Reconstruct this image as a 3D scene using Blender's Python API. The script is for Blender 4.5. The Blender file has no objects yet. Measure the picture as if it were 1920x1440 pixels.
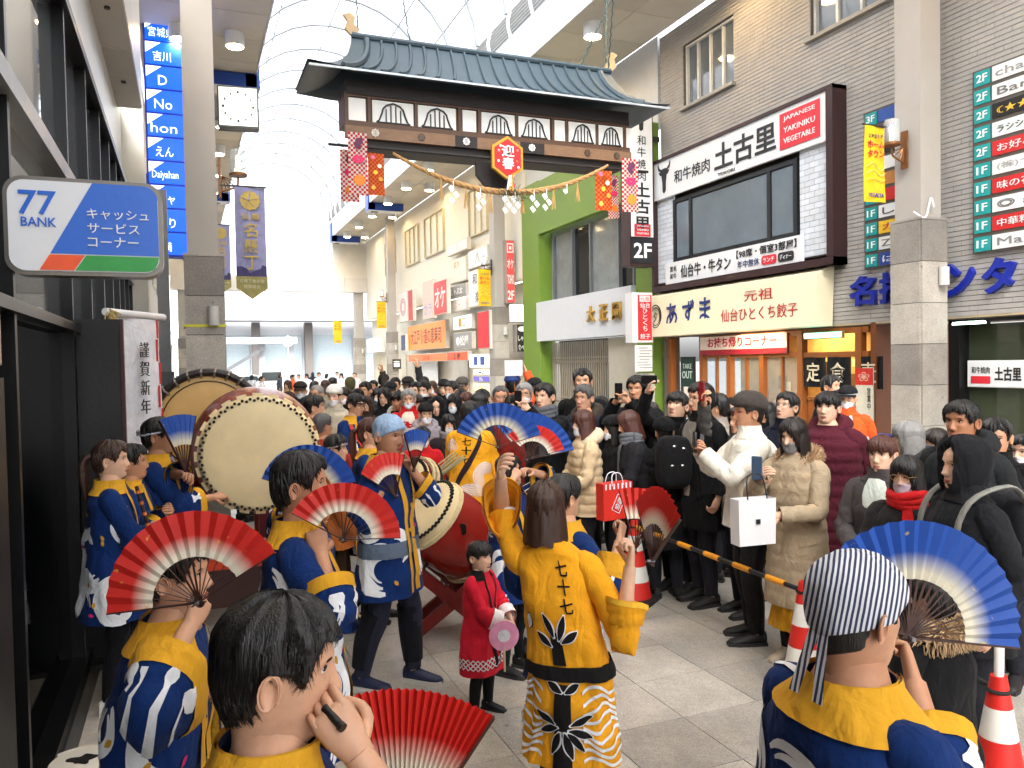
import bpy, math, random
import numpy as np
from mathutils import Matrix, Vector
rnd = random.Random(11)
rng = np.random.default_rng(11)
sc = bpy.context.scene
COL = sc.collection
PI = math.pi

# ---------------------------------------------------------------- camera
F, CAM_H = 1480.0, 2.05          # focal length in photograph pixels, camera height
_y = np.array([(350 - 960) / F, -(690 - 720) / F, -1.0]); _y /= np.linalg.norm(_y)
_u = np.array([-.018, 1, 0.0]); _u[2] = -(_u[0] * _y[0] + _u[1] * _y[1]) / _y[2]; _u /= np.linalg.norm(_u)
RW = np.array([np.cross(_y, _u), _y, _u])       # camera axes -> world axes (street runs along +Y)
CAMP = np.array([0, 0, CAM_H])
cam = bpy.data.cameras.new('camera'); cam.sensor_width = 36; cam.lens = F / 1920 * 36
cam.clip_start = .05; cam.clip_end = 900
camo = bpy.data.objects.new('camera', cam); COL.objects.link(camo)
_m = Matrix(RW.tolist()).to_4x4(); _m.translation = Vector(CAMP); camo.matrix_world = _m
sc.camera = camo

# ---------------------------------------------------------------- light
world = bpy.data.worlds.new('World'); sc.world = world; world.use_nodes = True
nt = world.node_tree; nt.nodes.clear()
sky = nt.nodes.new('ShaderNodeTexSky'); sky.sky_type = 'NISHITA'; sky.sun_disc = False
sky.sun_elevation = math.radians(48); sky.sun_rotation = math.radians(205); sky.dust_density = 4.0; sky.air_density = 1.0
hs = nt.nodes.new('ShaderNodeHueSaturation'); hs.inputs['Saturation'].default_value = .18
bg = nt.nodes.new('ShaderNodeBackground'); bg.inputs['Strength'].default_value = .15
wo = nt.nodes.new('ShaderNodeOutputWorld')
nt.links.new(sky.outputs[0], hs.inputs['Color']); nt.links.new(hs.outputs[0], bg.inputs['Color']); nt.links.new(bg.outputs[0], wo.inputs[0])
sl = bpy.data.lights.new('sun', 'SUN'); sl.energy = 1.1; sl.angle = math.radians(30); sl.color = (1, .96, .9)
so = bpy.data.objects.new('sun', sl); COL.objects.link(so)
so.rotation_euler = (math.radians(90 - 48), 0, math.radians(180 - 205)); so.location = (0, 0, 30)
sc.view_settings.view_transform = 'Standard'; sc.view_settings.look = 'None'
sc.view_settings.gamma = 1; sc.view_settings.use_curve_mapping = False
sc.view_settings.exposure = 2.17
sc.cycles.use_denoising = True
sc.cycles.max_bounces = 8; sc.cycles.diffuse_bounces = 4; sc.cycles.transparent_max_bounces = 10
sc.cycles.sample_clamp_indirect = 6.0
sc.cycles.use_adaptive_sampling = True; sc.cycles.adaptive_threshold = .02

# ---------------------------------------------------------------- where things stand
def ray(x, y): return RW @ np.array([(x - 960) / F, -(y - 720) / F, -1.0])
def onX(x, y, X): r = ray(x, y); return CAMP + r * (X / r[0])
def onY(x, y, Y): r = ray(x, y); return CAMP + r * (Y / r[1])
def onD(x, y, d): return CAMP + ray(x, y) * d

# ---------------------------------------------------------------- materials
def lin(c):
    return tuple((v / 255 / 12.92 if v / 255 <= .04045 else ((v / 255 + .055) / 1.055) ** 2.4) for v in c)
_mc = {}
def mat(c, rough=.6, metal=0.0, noise=.12, scale=6.0, bump=.05, emit=0.0, kind='', alpha=1.0, name=None):
    """c = sRGB 0-255; noise = mottling of the colour; kind picks a special node set"""
    key = (tuple(c), rough, metal, noise, scale, bump, emit, kind, alpha)
    if key in _mc: return _mc[key]
    m = bpy.data.materials.new(name or (kind or 'surface') + '_%d' % len(_mc)); m.use_nodes = True
    n, l = m.node_tree.nodes, m.node_tree.links
    b = n['Principled BSDF']; out = n['Material Output']
    col = lin(c) + (1,)
    b.inputs['Base Color'].default_value = col
    b.inputs['Roughness'].default_value = rough; b.inputs['Metallic'].default_value = metal
    tc = n.new('ShaderNodeTexCoord')
    if noise > 0 or bump > 0:
        nz = n.new('ShaderNodeTexNoise'); nz.inputs['Scale'].default_value = scale; nz.inputs['Detail'].default_value = 6
        nz.inputs['Roughness'].default_value = .65
        l.new(tc.outputs['Object'], nz.inputs['Vector'])
    if noise > 0:
        mr = n.new('ShaderNodeMapRange'); mr.inputs['To Min'].default_value = 1 - noise; mr.inputs['To Max'].default_value = 1 + noise
        mr.inputs['From Min'].default_value = .25; mr.inputs['From Max'].default_value = .75
        l.new(nz.outputs['Fac'], mr.inputs['Value'])
        mx = n.new('ShaderNodeVectorMath'); mx.operation = 'SCALE'; mx.inputs[0].default_value = col[:3]
        l.new(mr.outputs['Result'], mx.inputs['Scale']); l.new(mx.outputs[0], b.inputs['Base Color'])
        last = mx.outputs[0]
    if bump > 0:
        bp = n.new('ShaderNodeBump'); bp.inputs['Strength'].default_value = bump; bp.inputs['Distance'].default_value = .02
        nb = n.new('ShaderNodeTexNoise'); nb.inputs['Scale'].default_value = scale * 6; nb.inputs['Detail'].default_value = 4
        l.new(tc.outputs['Object'], nb.inputs['Vector'])
        l.new(nb.outputs['Fac'], bp.inputs['Height']); l.new(bp.outputs[0], b.inputs['Normal'])
    if emit > 0:
        b.inputs['Emission Color'].default_value = col; b.inputs['Emission Strength'].default_value = emit
    if kind == 'cloth':
        b.inputs['Sheen Weight'].default_value = .03; b.inputs['Sheen Roughness'].default_value = .5
        b.inputs['Specular IOR Level'].default_value = .2
        nz2 = n.new('ShaderNodeTexNoise'); nz2.inputs['Scale'].default_value = 7; nz2.inputs['Detail'].default_value = 5; nz2.inputs['Distortion'].default_value = 1.6; nz2.inputs['Roughness'].default_value = .45
        mp = n.new('ShaderNodeMapping'); mp.inputs['Scale'].default_value = (1.3, 1.3, .8); l.new(tc.outputs['Object'], mp.inputs[0]); l.new(mp.outputs[0], nz2.inputs['Vector'])
        bw = n.new('ShaderNodeBump'); bw.inputs['Strength'].default_value = .55; bw.inputs['Distance'].default_value = .035; l.new(nz2.outputs['Fac'], bw.inputs['Height'])
        if bump > 0: l.new(bp.outputs[0], bw.inputs['Normal'])
        l.new(bw.outputs[0], b.inputs['Normal'])
    if kind == 'skin':
        b.inputs['Subsurface Weight'].default_value = .12; b.inputs['Subsurface Radius'].default_value = (.02, .008, .005)
        b.inputs['Subsurface Scale'].default_value = .3
    if kind == 'hair':
        w = n.new('ShaderNodeTexNoise'); w.inputs['Scale'].default_value = 55; w.inputs['Detail'].default_value = 3
        mp = n.new('ShaderNodeMapping'); mp.inputs['Scale'].default_value = (5, 5, .5)
        l.new(tc.outputs['Object'], mp.inputs[0]); l.new(mp.outputs[0], w.inputs['Vector'])
        bp2 = n.new('ShaderNodeBump'); bp2.inputs['Strength'].default_value = .35; bp2.inputs['Distance'].default_value = .01
        l.new(w.outputs['Fac'], bp2.inputs['Height']); l.new(bp2.outputs[0], b.inputs['Normal'])
    if kind == 'granite':
        ge = n.new('ShaderNodeNewGeometry'); l.new(ge.outputs['Position'], nz.inputs['Vector'])
        st = n.new('ShaderNodeTexNoise'); st.inputs['Scale'].default_value = 1.1; st.inputs['Detail'].default_value = 7; st.inputs['Roughness'].default_value = .7; l.new(ge.outputs['Position'], st.inputs['Vector'])
        sr = n.new('ShaderNodeMapRange'); sr.inputs['From Min'].default_value = .35; sr.inputs['From Max'].default_value = .65; sr.inputs['To Min'].default_value = .74; sr.inputs['To Max'].default_value = 1.08; l.new(st.outputs['Fac'], sr.inputs['Value'])
        gv = n.new('ShaderNodeTexVoronoi'); gv.inputs['Scale'].default_value = 3.1; l.new(ge.outputs['Position'], gv.inputs['Vector'])
        gr = n.new('ShaderNodeMapRange'); gr.inputs['From Min'].default_value = .035; gr.inputs['From Max'].default_value = .06; gr.inputs['To Min'].default_value = .55; gr.inputs['To Max'].default_value = 1.0; l.new(gv.outputs['Distance'], gr.inputs['Value'])
        sg_ = n.new('ShaderNodeMath'); sg_.operation = 'MULTIPLY'; l.new(sr.outputs[0], sg_.inputs[0]); l.new(gr.outputs[0], sg_.inputs[1])
        s0 = n.new('ShaderNodeVectorMath'); s0.operation = 'SCALE'; l.new(last, s0.inputs[0]); l.new(sg_.outputs[0], s0.inputs['Scale']); last = s0.outputs[0]
        rr_ = n.new('ShaderNodeMapRange'); rr_.inputs['To Min'].default_value = rough - .18; rr_.inputs['To Max'].default_value = rough + .15; l.new(st.outputs['Fac'], rr_.inputs['Value']); l.new(rr_.outputs[0], b.inputs['Roughness'])
        v = n.new('ShaderNodeTexVoronoi'); v.inputs['Scale'].default_value = 160
        l.new(tc.outputs['Object'], v.inputs['Vector'])
        oi = n.new('ShaderNodeObjectInfo')
        r1 = n.new('ShaderNodeMapRange'); r1.inputs['To Min'].default_value = .82; r1.inputs['To Max'].default_value = 1.14
        l.new(oi.outputs['Random'], r1.inputs['Value'])
        sp = n.new('ShaderNodeSeparateColor'); l.new(v.outputs['Color'], sp.inputs[0])
        r2 = n.new('ShaderNodeMapRange'); r2.inputs['To Min'].default_value = .72; r2.inputs['To Max'].default_value = 1.2
        l.new(sp.outputs[0], r2.inputs['Value'])
        mm = n.new('ShaderNodeMath'); mm.operation = 'MULTIPLY'; l.new(r1.outputs[0], mm.inputs[0]); l.new(r2.outputs[0], mm.inputs[1])
        s2 = n.new('ShaderNodeVectorMath'); s2.operation = 'SCALE'; l.new(last, s2.inputs[0]); l.new(mm.outputs[0], s2.inputs['Scale'])
        l.new(s2.outputs[0], b.inputs['Base Color'])
    if kind == 'tint':     # neighbours differ a little
        oi = n.new('ShaderNodeObjectInfo')
        r1 = n.new('ShaderNodeMapRange'); r1.inputs['To Min'].default_value = .88; r1.inputs['To Max'].default_value = 1.1
        l.new(oi.outputs['Random'], r1.inputs['Value'])
        s2 = n.new('ShaderNodeVectorMath'); s2.operation = 'SCALE'; l.new(last, s2.inputs[0]); l.new(r1.outputs[0], s2.inputs['Scale'])
        l.new(s2.outputs[0], b.inputs['Base Color'])
    if kind == 'wood':
        w = n.new('ShaderNodeTexNoise'); w.inputs['Scale'].default_value = 9; w.inputs['Detail'].default_value = 5
        mp = n.new('ShaderNodeMapping'); mp.inputs['Scale'].default_value = (1, 8, 8)
        l.new(tc.outputs['Object'], mp.inputs[0]); l.new(mp.outputs[0], w.inputs['Vector'])
        r1 = n.new('ShaderNodeMapRange'); r1.inputs['To Min'].default_value = .65; r1.inputs['To Max'].default_value = 1.25
        l.new(w.outputs['Fac'], r1.inputs['Value'])
        s2 = n.new('ShaderNodeVectorMath'); s2.operation = 'SCALE'; l.new(last, s2.inputs[0]); l.new(r1.outputs[0], s2.inputs['Scale'])
        l.new(s2.outputs[0], b.inputs['Base Color'])
    if kind == 'glass':    # clear window pane
        b.inputs['Base Color'].default_value = col; b.inputs['Roughness'].default_value = rough
        tr = n.new('ShaderNodeBsdfTransparent'); tr.inputs[0].default_value = (.85, .9, .92, 1)
        ms = n.new('ShaderNodeMixShader'); ms.inputs[0].default_value = alpha
        l.new(tr.outputs[0], ms.inputs[1]); l.new(b.outputs[0], ms.inputs[2]); l.new(ms.outputs[0], out.inputs[0])
    if kind == 'roofing':  # frosted arcade roof sheet
        tr = n.new('ShaderNodeBsdfTransparent'); tl = n.new('ShaderNodeBsdfTranslucent'); tl.inputs[0].default_value = (.95, .97, 1, 1)
        ms = n.new('ShaderNodeMixShader'); ms.inputs[0].default_value = .35
        l.new(tr.outputs[0], ms.inputs[1]); l.new(tl.outputs[0], ms.inputs[2]); l.new(ms.outputs[0], out.inputs[0])
    _mc[key] = m
    return m

def cloth(c, rough=.85, **k): return mat(c, rough=rough, kind='cloth', noise=k.pop('noise', .14), scale=k.pop('scale', 9), bump=k.pop('bump', .12), **k)

def fan_mat(inner, outer, fleck):
    m = bpy.data.materials.new('fan_paper'); m.use_nodes = True
    n, l = m.node_tree.nodes, m.node_tree.links; b = n['Principled BSDF']; b.inputs['Roughness'].default_value = .6
    tc = n.new('ShaderNodeTexCoord'); vl = n.new('ShaderNodeVectorMath'); vl.operation = 'LENGTH'
    l.new(tc.outputs['Object'], vl.inputs[0])
    rp = n.new('ShaderNodeValToRGB'); l.new(vl.outputs['Value'], rp.inputs[0])
    e = rp.color_ramp.elements
    e[0].position = .175; e[0].color = lin(inner) + (1,); e[1].position = .228; e[1].color = lin(outer) + (1,)
    nz = n.new('ShaderNodeTexNoise'); nz.inputs['Scale'].default_value = 16; nz.inputs['Detail'].default_value = 5
    l.new(tc.outputs['Object'], nz.inputs['Vector'])
    r2 = n.new('ShaderNodeValToRGB'); r2.color_ramp.elements[0].position = .66; r2.color_ramp.elements[1].position = .70
    l.new(nz.outputs['Fac'], r2.inputs[0])
    mx = n.new('ShaderNodeMix'); mx.data_type = 'RGBA'
    l.new(r2.outputs[0], mx.inputs['Factor']); l.new(rp.outputs[0], mx.inputs['A']); mx.inputs['B'].default_value = lin(fleck) + (1,)
    l.new(mx.outputs['Result'], b.inputs['Base Color'])
    tl = n.new('ShaderNodeBsdfTranslucent'); l.new(mx.outputs['Result'], tl.inputs[0])
    ms = n.new('ShaderNodeMixShader'); ms.inputs[0].default_value = .25
    l.new(b.outputs[0], ms.inputs[1]); l.new(tl.outputs[0], ms.inputs[2]); l.new(ms.outputs[0], n['Material Output'].inputs[0])
    return m

# ---------------------------------------------------------------- mesh helpers
def catmull(P, k):
    P = np.asarray(P, float); n = len(P)
    if n < 3:
        t = np.linspace(0, 1, k * (n - 1) + 1)[:, None]; return P[0] * (1 - t) + P[-1] * t
    Q = np.vstack([2 * P[0] - P[1], P, 2 * P[-1] - P[-2]]); out = []
    for i in range(1, n):
        p0, p1, p2, p3 = Q[i - 1], Q[i], Q[i + 1], Q[i + 2]
        for j in range(k):
            t = j / k
            out.append(.5 * (2 * p1 + (p2 - p0) * t + (2 * p0 - 5 * p1 + 4 * p2 - p3) * t * t + (3 * p1 - p0 - 3 * p2 + p3) * t ** 3))
    out.append(P[-1]); return np.array(out)
def unit(v): v = np.asarray(v, float); return v / (np.linalg.norm(v) + 1e-12)
def frames(P):
    P = np.asarray(P, float); T = np.gradient(P, axis=0); T /= np.linalg.norm(T, axis=1)[:, None] + 1e-12
    up = np.array([0, 0, 1.0]) if abs(T[0][2]) < .9 else np.array([0, -1.0, 0])
    A = []; a = unit(np.cross(up, T[0]))
    for t in T:
        a = unit(a - t * (a @ t)); A.append(a)
    A = np.array(A); B = np.cross(T, A); return T, A, B

class MB:
    def __init__(s): s.v = []; s.f = []; s.m = []; s.n = 0
    def add(s, V, Fc, mi=0, M=None):
        V = np.asarray(V, float)
        if M is not None: V = V @ np.array(M)[:3, :3].T + np.array(M)[:3, 3]
        s.v.append(V); s.f += [tuple(int(i) + s.n for i in f) for f in Fc]; s.m += [mi] * len(Fc); s.n += len(V); return s
    def box(s, c, d, mi=0, M=None, rz=0, bev=0):
        x, y, z = [v / 2 for v in d]
        V = np.array([(a * x, b * y, e * z) for e in (-1, 1) for a, b in ((-1, -1), (1, -1), (1, 1), (-1, 1))])
        if rz: cs, sn = math.cos(rz), math.sin(rz); V = V @ np.array([[cs, -sn, 0], [sn, cs, 0], [0, 0, 1]]).T
        return s.add(V + np.array(c), [(3, 2, 1, 0), (4, 5, 6, 7), (0, 1, 5, 4), (1, 2, 6, 5), (2, 3, 7, 6), (3, 0, 4, 7)], mi, M)
    def bar(s, a, b, w, h=None, mi=0):           # straight beam from a to b
        a, b = np.array(a, float), np.array(b, float); h = h or w; t = unit(b - a)
        up = np.array([0, 0, 1.0]) if abs(t[2]) < .95 else np.array([0, 1.0, 0])
        x = unit(np.cross(t, up)); y = np.cross(x, t)
        V = [p + x * i * w / 2 + y * j * h / 2 for p in (a, b) for i, j in ((-1, -1), (1, -1), (1, 1), (-1, 1))]
        return s.add(V, [(0, 1, 2, 3), (7, 6, 5, 4), (0, 4, 5, 1), (1, 5, 6, 2), (2, 6, 7, 3), (3, 7, 4, 0)], mi)
    def prism(s, pts, y0, y1, mi=0, M=None):     # polygon in x,z pushed from y0 to y1
        n = len(pts); V = [(x, y0, z) for x, z in pts] + [(x, y1, z) for x, z in pts]
        Fc = [tuple(range(n)), tuple(range(2 * n - 1, n - 1, -1))] + [(i, i + n, (i + 1) % n + n, (i + 1) % n) for i in range(n)]
        return s.add(V, Fc, mi, M)
    def grid(s, G, mi=0, wrap=False, cap0=False, cap1=False, M=None, flip=False):
        G = np.asarray(G, float); k, n = G.shape[:2]; Fc = []
        for i in range(k - 1):
            for j in range(n if wrap else n - 1):
                q = (i * n + j, i * n + (j + 1) % n, (i + 1) * n + (j + 1) % n, (i + 1) * n + j)
                Fc.append(q[::-1] if flip else q)
        if cap0: Fc.append(tuple(range(n))[::-1] if not flip else tuple(range(n)))
        if cap1: Fc.append(tuple((k - 1) * n + j for j in range(n)) if not flip else tuple((k - 1) * n + j for j in range(n))[::-1])
        return s.add(G.reshape(-1, 3), Fc, mi, M)
    def tube(s, P, r, n=8, mi=0, cap=True, k=0, M=None, sq=1.0):
        P = np.asarray(P, float); r = np.broadcast_to(np.asarray(r, float), (len(P),))
        if k: R = catmull(np.column_stack([P, r]), k); P, r = R[:, :3], R[:, 3]
        T, A, B = frames(P); a = np.linspace(0, 2 * PI, n, endpoint=False)
        G = P[:, None] + r[:, None, None] * (A[:, None] * np.cos(a)[None, :, None] + sq * B[:, None] * np.sin(a)[None, :, None])
        return s.grid(G, mi, True, cap, cap, M)
    def lathe(s, prof, n=24, mi=0, M=None):      # (r, z) about local z
        a = np.linspace(0, 2 * PI, n, endpoint=False)
        G = [[(r * math.cos(t), r * math.sin(t), z) for t in a] for r, z in prof]
        return s.grid(G, mi, True, prof[0][0] > 1e-4, prof[-1][0] > 1e-4, M)
    def ell(s, c, r, nu=12, nv=8, mi=0, R=None):
        a = np.linspace(0, 2 * PI, nu, endpoint=False); b = np.linspace(-PI / 2 + .02, PI / 2 - .02, nv)
        G = np.array([[(math.cos(t) * math.cos(u) * r[0], math.sin(t) * math.cos(u) * r[1], math.sin(u) * r[2]) for t in a] for u in b])
        if R is not None: G = G @ np.asarray(R).T
        return s.grid(G + np.array(c), mi, True, True, True)
    def mesh(s, name, mats, smooth=True, ang=40):
        me = bpy.data.meshes.new(name); V = np.vstack(s.v) if s.v else np.zeros((0, 3))
        me.from_pydata(V.tolist(), [], s.f)
        for m in (mats if isinstance(mats, (list, tuple)) else [mats]): me.materials.append(m)
        if len(set(s.m)) > 1: me.polygons.foreach_set('material_index', s.m)
        if smooth:
            me.shade_smooth(); me.set_sharp_from_angle(angle=math.radians(ang))
        me.update(); return me
    def build(s, name, mats, parent=None, smooth=True, ang=40, loc=None, **props):
        return link(name, s.mesh(name, mats, smooth, ang), parent, loc, **props)

def link(name, me, parent=None, loc=None, **props):
    o = bpy.data.objects.new(name, me); COL.objects.link(o)
    if parent is not None: o.parent = parent
    if loc is not None: o.location = loc
    for k, v in props.items(): o[k] = v
    return o
def thing(name, label, cat, loc=(0, 0, 0), rz=0, group=None, M=None, kind=None):
    o = bpy.data.objects.new(name, None); o.empty_display_size = .1; COL.objects.link(o)
    if M is not None: o.matrix_world = M
    else: o.location = tuple(float(v) for v in loc); o.rotation_euler = (0, 0, rz)
    if kind: o['kind'] = kind
    else: o['label'] = label; o['category'] = cat
    if group: o['group'] = group
    return o
def struct(name, mb, mats, parent=None, **k):
    o = mb.build(name, mats, parent, **k)
    if parent is None: o['kind'] = 'structure'
    return o
def tree(o, loc, label=None, rz=None, group=None):      # a copy of a thing with its parts and sub-parts
    c = o.copy(); COL.objects.link(c); c.location = tuple(float(v) for v in loc)
    if rz is not None: c.rotation_euler = (0, 0, rz)
    if label: c['label'] = label
    if group: c['group'] = group
    for ch in o.children:
        d = ch.copy(); COL.objects.link(d); d.parent = c
        for g in ch.children:
            e = g.copy(); COL.objects.link(e); e.parent = d
    return c

_tmp = {}
def text_mesh(s, size, bold=0.0, ext=.003, res=2, vert=False, line=1.0, sx=1.0, shear=0.0):
    cu = bpy.data.curves.new('t', 'FONT'); cu.body = '\n'.join(s) if vert else s
    cu.size = size; cu.extrude = ext; cu.offset = bold * size; cu.resolution_u = res; cu.space_line = line; cu.shear = shear
    cu.align_x = 'CENTER'; cu.align_y = 'CENTER'
    ob = bpy.data.objects.new('t', cu)
    me = bpy.data.meshes.new_from_object(ob)
    V = np.zeros(len(me.vertices) * 3); me.vertices.foreach_get('co', V); V = V.reshape(-1, 3)
    if len(V):                                           # centre it on what is drawn
        V[:, :2] -= (V[:, :2].max(0) + V[:, :2].min(0)) / 2
    V[:, 0] *= sx
    V2 = np.column_stack([V[:, 0], -V[:, 2], V[:, 1]]); me.vertices.foreach_set('co', V2.ravel()); me.update()
    bpy.data.objects.remove(ob); bpy.data.curves.remove(cu)
    return me
def text(s, size, m, parent, loc=(0, 0, 0), name='lettering', fit=None, rot=0.0, **k):
    """writing in the parent's x,z plane, reading from -y; fit = (width, height)"""
    me = text_mesh(s, size, **k)
    V = np.zeros(len(me.vertices) * 3); me.vertices.foreach_get('co', V); V = V.reshape(-1, 3)
    if fit and len(V):
        d = V.max(0) - V.min(0); V[:, 0] *= fit[0] / max(d[0], 1e-6); V[:, 2] *= fit[1] / max(d[2], 1e-6)
    if rot: c, q = math.cos(rot), math.sin(rot); V[:, [0, 2]] = V[:, [0, 2]] @ np.array([[c, q], [-q, c]])
    me.vertices.foreach_set('co', V.ravel()); me.update()
    me.materials.append(m); return link(name, me, parent, loc)
def rrect(w, h, r, n=6):
    P = []
    for cx, cz, a0 in ((w / 2 - r, -h / 2 + r, -90), (w / 2 - r, h / 2 - r, 0), (-w / 2 + r, h / 2 - r, 90), (-w / 2 + r, -h / 2 + r, 180)):
        for i in range(n + 1): a = math.radians(a0 + 90 * i / n); P.append((cx + r * math.cos(a), cz + r * math.sin(a)))
    return P
RIGHT, FACING, LEFT = -PI / 2, 0.0, PI / 2       # turn of a thing on the right wall, square to the street, on the left wall
# ================================================================ ground and paving
GRAN = mat((178, 172, 162), .36, noise=.12, scale=2.2, bump=.04, kind='granite')
mb = MB(); mb.box((60, 150, -.08), (600, 700, .1)); struct('ground', mb, mat((120, 120, 122), .85, noise=.2, scale=.4), smooth=False)
mb = MB(); mb.box((4.6, 17.7, -.021), (10.9, 58.4, .018)); pav = struct('pavement', mb, mat((92, 90, 86), .9), smooth=False)
SX, SG = .522, .005
mb = MB(); h = .012
mb.box((0, 0, -h / 2), (SX - SG, SX - SG, h)); slab_me = mb.mesh('paving_slab', GRAN, False)
count = 0; far = MB()
for i in range(-4, 17):
    for j in range(-26, 79):
        x, y = 1.01 + SX * (i + .5), 4.29 + SX * (j + .5)
        if x < -.75 or x > 9.7 or y > 44.5: continue
        if 1.4 < y < 9.9 and x < 4.4 and x > -.6 and count < 300:
            o = link('paving_slab', slab_me, pav, (x, y, rnd.uniform(-.0015, .001))); count += 1
        else:
            far.box((x, y, -h / 2 + rnd.uniform(-.001, .001)), (SX - SG, SX - SG, h))
far.build('paving_slabs', GRAN, pav, False, kind='stuff')
mb = MB(); mb.box((-.52, 4.0, .003), (.16, 18, .006)); mb.build('kerb_stone', mat((185, 178, 168), .7, noise=.2, scale=20), pav, False)
mb = MB(); mb.box((-.405, 4.0, .002), (.05, 18, .006)); mb.build('brass_strip', mat((150, 98, 52), .45, .6), pav, False)

# ================================================================ arcade roof: canopies, arches, sheets
WHITE = mat((222, 224, 226), .45, noise=.05, scale=3)
CREAM = mat((205, 200, 188), .6, noise=.06, scale=2)
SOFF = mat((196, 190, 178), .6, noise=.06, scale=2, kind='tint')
BLUE = mat((24, 70, 160), .4, noise=.08)
DKM = mat((52, 50, 48), .45, .3)
STEEL = mat((120, 122, 126), .4, .5)
LAMP = mat((255, 232, 188), .5, noise=0, bump=0, emit=14)
EDGE_L, EDGE_R, Y0, Y1 = 1.77, 7.55, -9.0, 45.3
VC, VR, SPR = (EDGE_L + EDGE_R) / 2, (EDGE_R - EDGE_L) / 2 - .05, 10.6
def canopy(side):
    e = EDGE_R if side > 0 else EDGE_L; wall = 9.72 if side > 0 else -.78
    t = thing('arcade_canopy', 'long flat canopy with white fascia panels above the %s' % ('grey brick restaurant building' if side > 0 else 'bank and the square clock'), 'canopy', ((e + wall) / 2, (Y0 + Y1) / 2, 9.1), 0)
    L = Y1 - Y0; W = abs(wall - e)
    mb = MB(); mb.box((0, 0, .52), (W - .1, L, .86)); mb.build('roof_slab', CREAM, t, False)
    sg = side
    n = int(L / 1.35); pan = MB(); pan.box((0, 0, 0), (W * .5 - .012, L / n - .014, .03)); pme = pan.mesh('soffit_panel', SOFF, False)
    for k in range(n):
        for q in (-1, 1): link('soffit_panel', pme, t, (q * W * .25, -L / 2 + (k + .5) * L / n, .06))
    fas = MB(); fas.box((0, 0, 0), (.03, L / n - .016, .44)); fme = fas.mesh('fascia_panel', mat((214, 220, 226), .4, noise=.04, kind='tint'), False)
    for k in range(n):
        for q in (.23, .69): link('fascia_panel', fme, t, (-sg * (W / 2 - .02), -L / 2 + (k + .5) * L / n, q))
    for k in range(8):
        lv = MB(); lv.bar((-sg * (W / 2 - .08 - .0 * k), -L / 2, .98 + k * .085), (-sg * (W / 2 - .08), L / 2, .98 + k * .085), .06, .03)
        lv.build('louvre', mat((150, 152, 154), .5, .2), t, False)
    br = MB(); br.tube([(-sg * (W / 2 - .05), 0, .93), (-sg * (W / 2 + .02), 0, 1.3), (-sg * (W / 2 - .1), 0, 1.72)], .045, 6, k=4)
    bme = br.mesh('louvre_bracket', WHITE)
    for k in range(n): link('louvre_bracket', bme, t, (0, -L / 2 + k * L / n, 0))
    cyl = MB(); cyl.lathe([(.17, -.26), (.2, -.26), (.2, .05)], 20); cme = cyl.mesh('lamp_housing', WHITE)
    dsc = MB(); dsc.lathe([(.001, -.268), (.165, -.268)], 20); dme = dsc.mesh('lamp_lens', LAMP)
    ys = np.arange(-.4, 45, 3.05)
    for k, y in enumerate(ys):
        for q in ((-.25, .18) if k % 2 == 0 else (-.25,)):
            a = link('lamp_housing', cme, t, (sg * q * W, y - (Y0 + Y1) / 2, .02)); link('lamp_lens', dme, a)
    for y in (20.5, 34.6, 44.0):
        b = MB(); b.box((-sg * .35, y - (Y0 + Y1) / 2, -.14), (W * .72, .62, .32)); b.box((-sg * (W / 2 - .1), y - (Y0 + Y1) / 2, .22), (.32, .62, 1.0))
        bb = b.build('bracket_beam', BLUE, t, False)
        b = MB(); b.box((-sg * .35, y - (Y0 + Y1) / 2, -.31), (W * .72 - .02, .6, .02)); b.build('cover_plate', WHITE, bb, False)
        b = MB(); b.lathe([(.16, 0), (.16, -.03), (.05, -.035)], 20, M=Matrix.Translation((-sg * .8, y - (Y0 + Y1) / 2, -.32))); b.build('loudspeaker_disc', STEEL, bb)
    return t
canopy(1); canopy(-1)

vt = thing('vaulted_roof', 'bright translucent barrel vault roof over the whole arcade street', 'roof', (VC, 0, SPR))
na = 14; ang = np.linspace(0, PI, na + 1)
def arc(r): return np.column_stack([-r * np.cos(ang), np.zeros(na + 1), r * np.sin(ang) * .93])
rib = MB(); rib.tube(arc(VR), .06, 6); rme = rib.mesh('arch_rib', mat((146, 152, 158), .5, .1))
ys = np.arange(Y0, Y1 + .1, 2.09)
for y in ys: link('arch_rib', rme, vt, (0, y, 0))
A = arc(VR + .06); RM = mat((240, 244, 248), .3, noise=0, bump=0, kind='roofing')
for k in range(0, na, 2):
    g = MB(); g.grid([A[k:k + 3] + [0, -1.035, 0], A[k:k + 3] + [0, 1.035, 0]])
    gm = g.mesh('roof_sheet', RM)
    for y in ys[:-1]: link('roof_sheet', gm, vt, (0, y + 1.045, 0))
for k in (2, 4, 7, 10, 12):
    g = MB(); g.bar((A[k][0] * .985, Y0, A[k][2] * .985), (A[k][0] * .985, Y1, A[k][2] * .985), .03)
    g.build('purlin', STEEL, vt, False)
g = MB(); bead = np.random.default_rng(3)
for k in (2, 4, 7, 10, 12):
    for y in np.arange(Y0, Y1, 2.09): g.box((A[k][0] * .97, y, A[k][2] * .97), (.06, .08, .06))
g.build('clamp', mat((150, 152, 154), .5), vt, False, kind='stuff')

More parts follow.
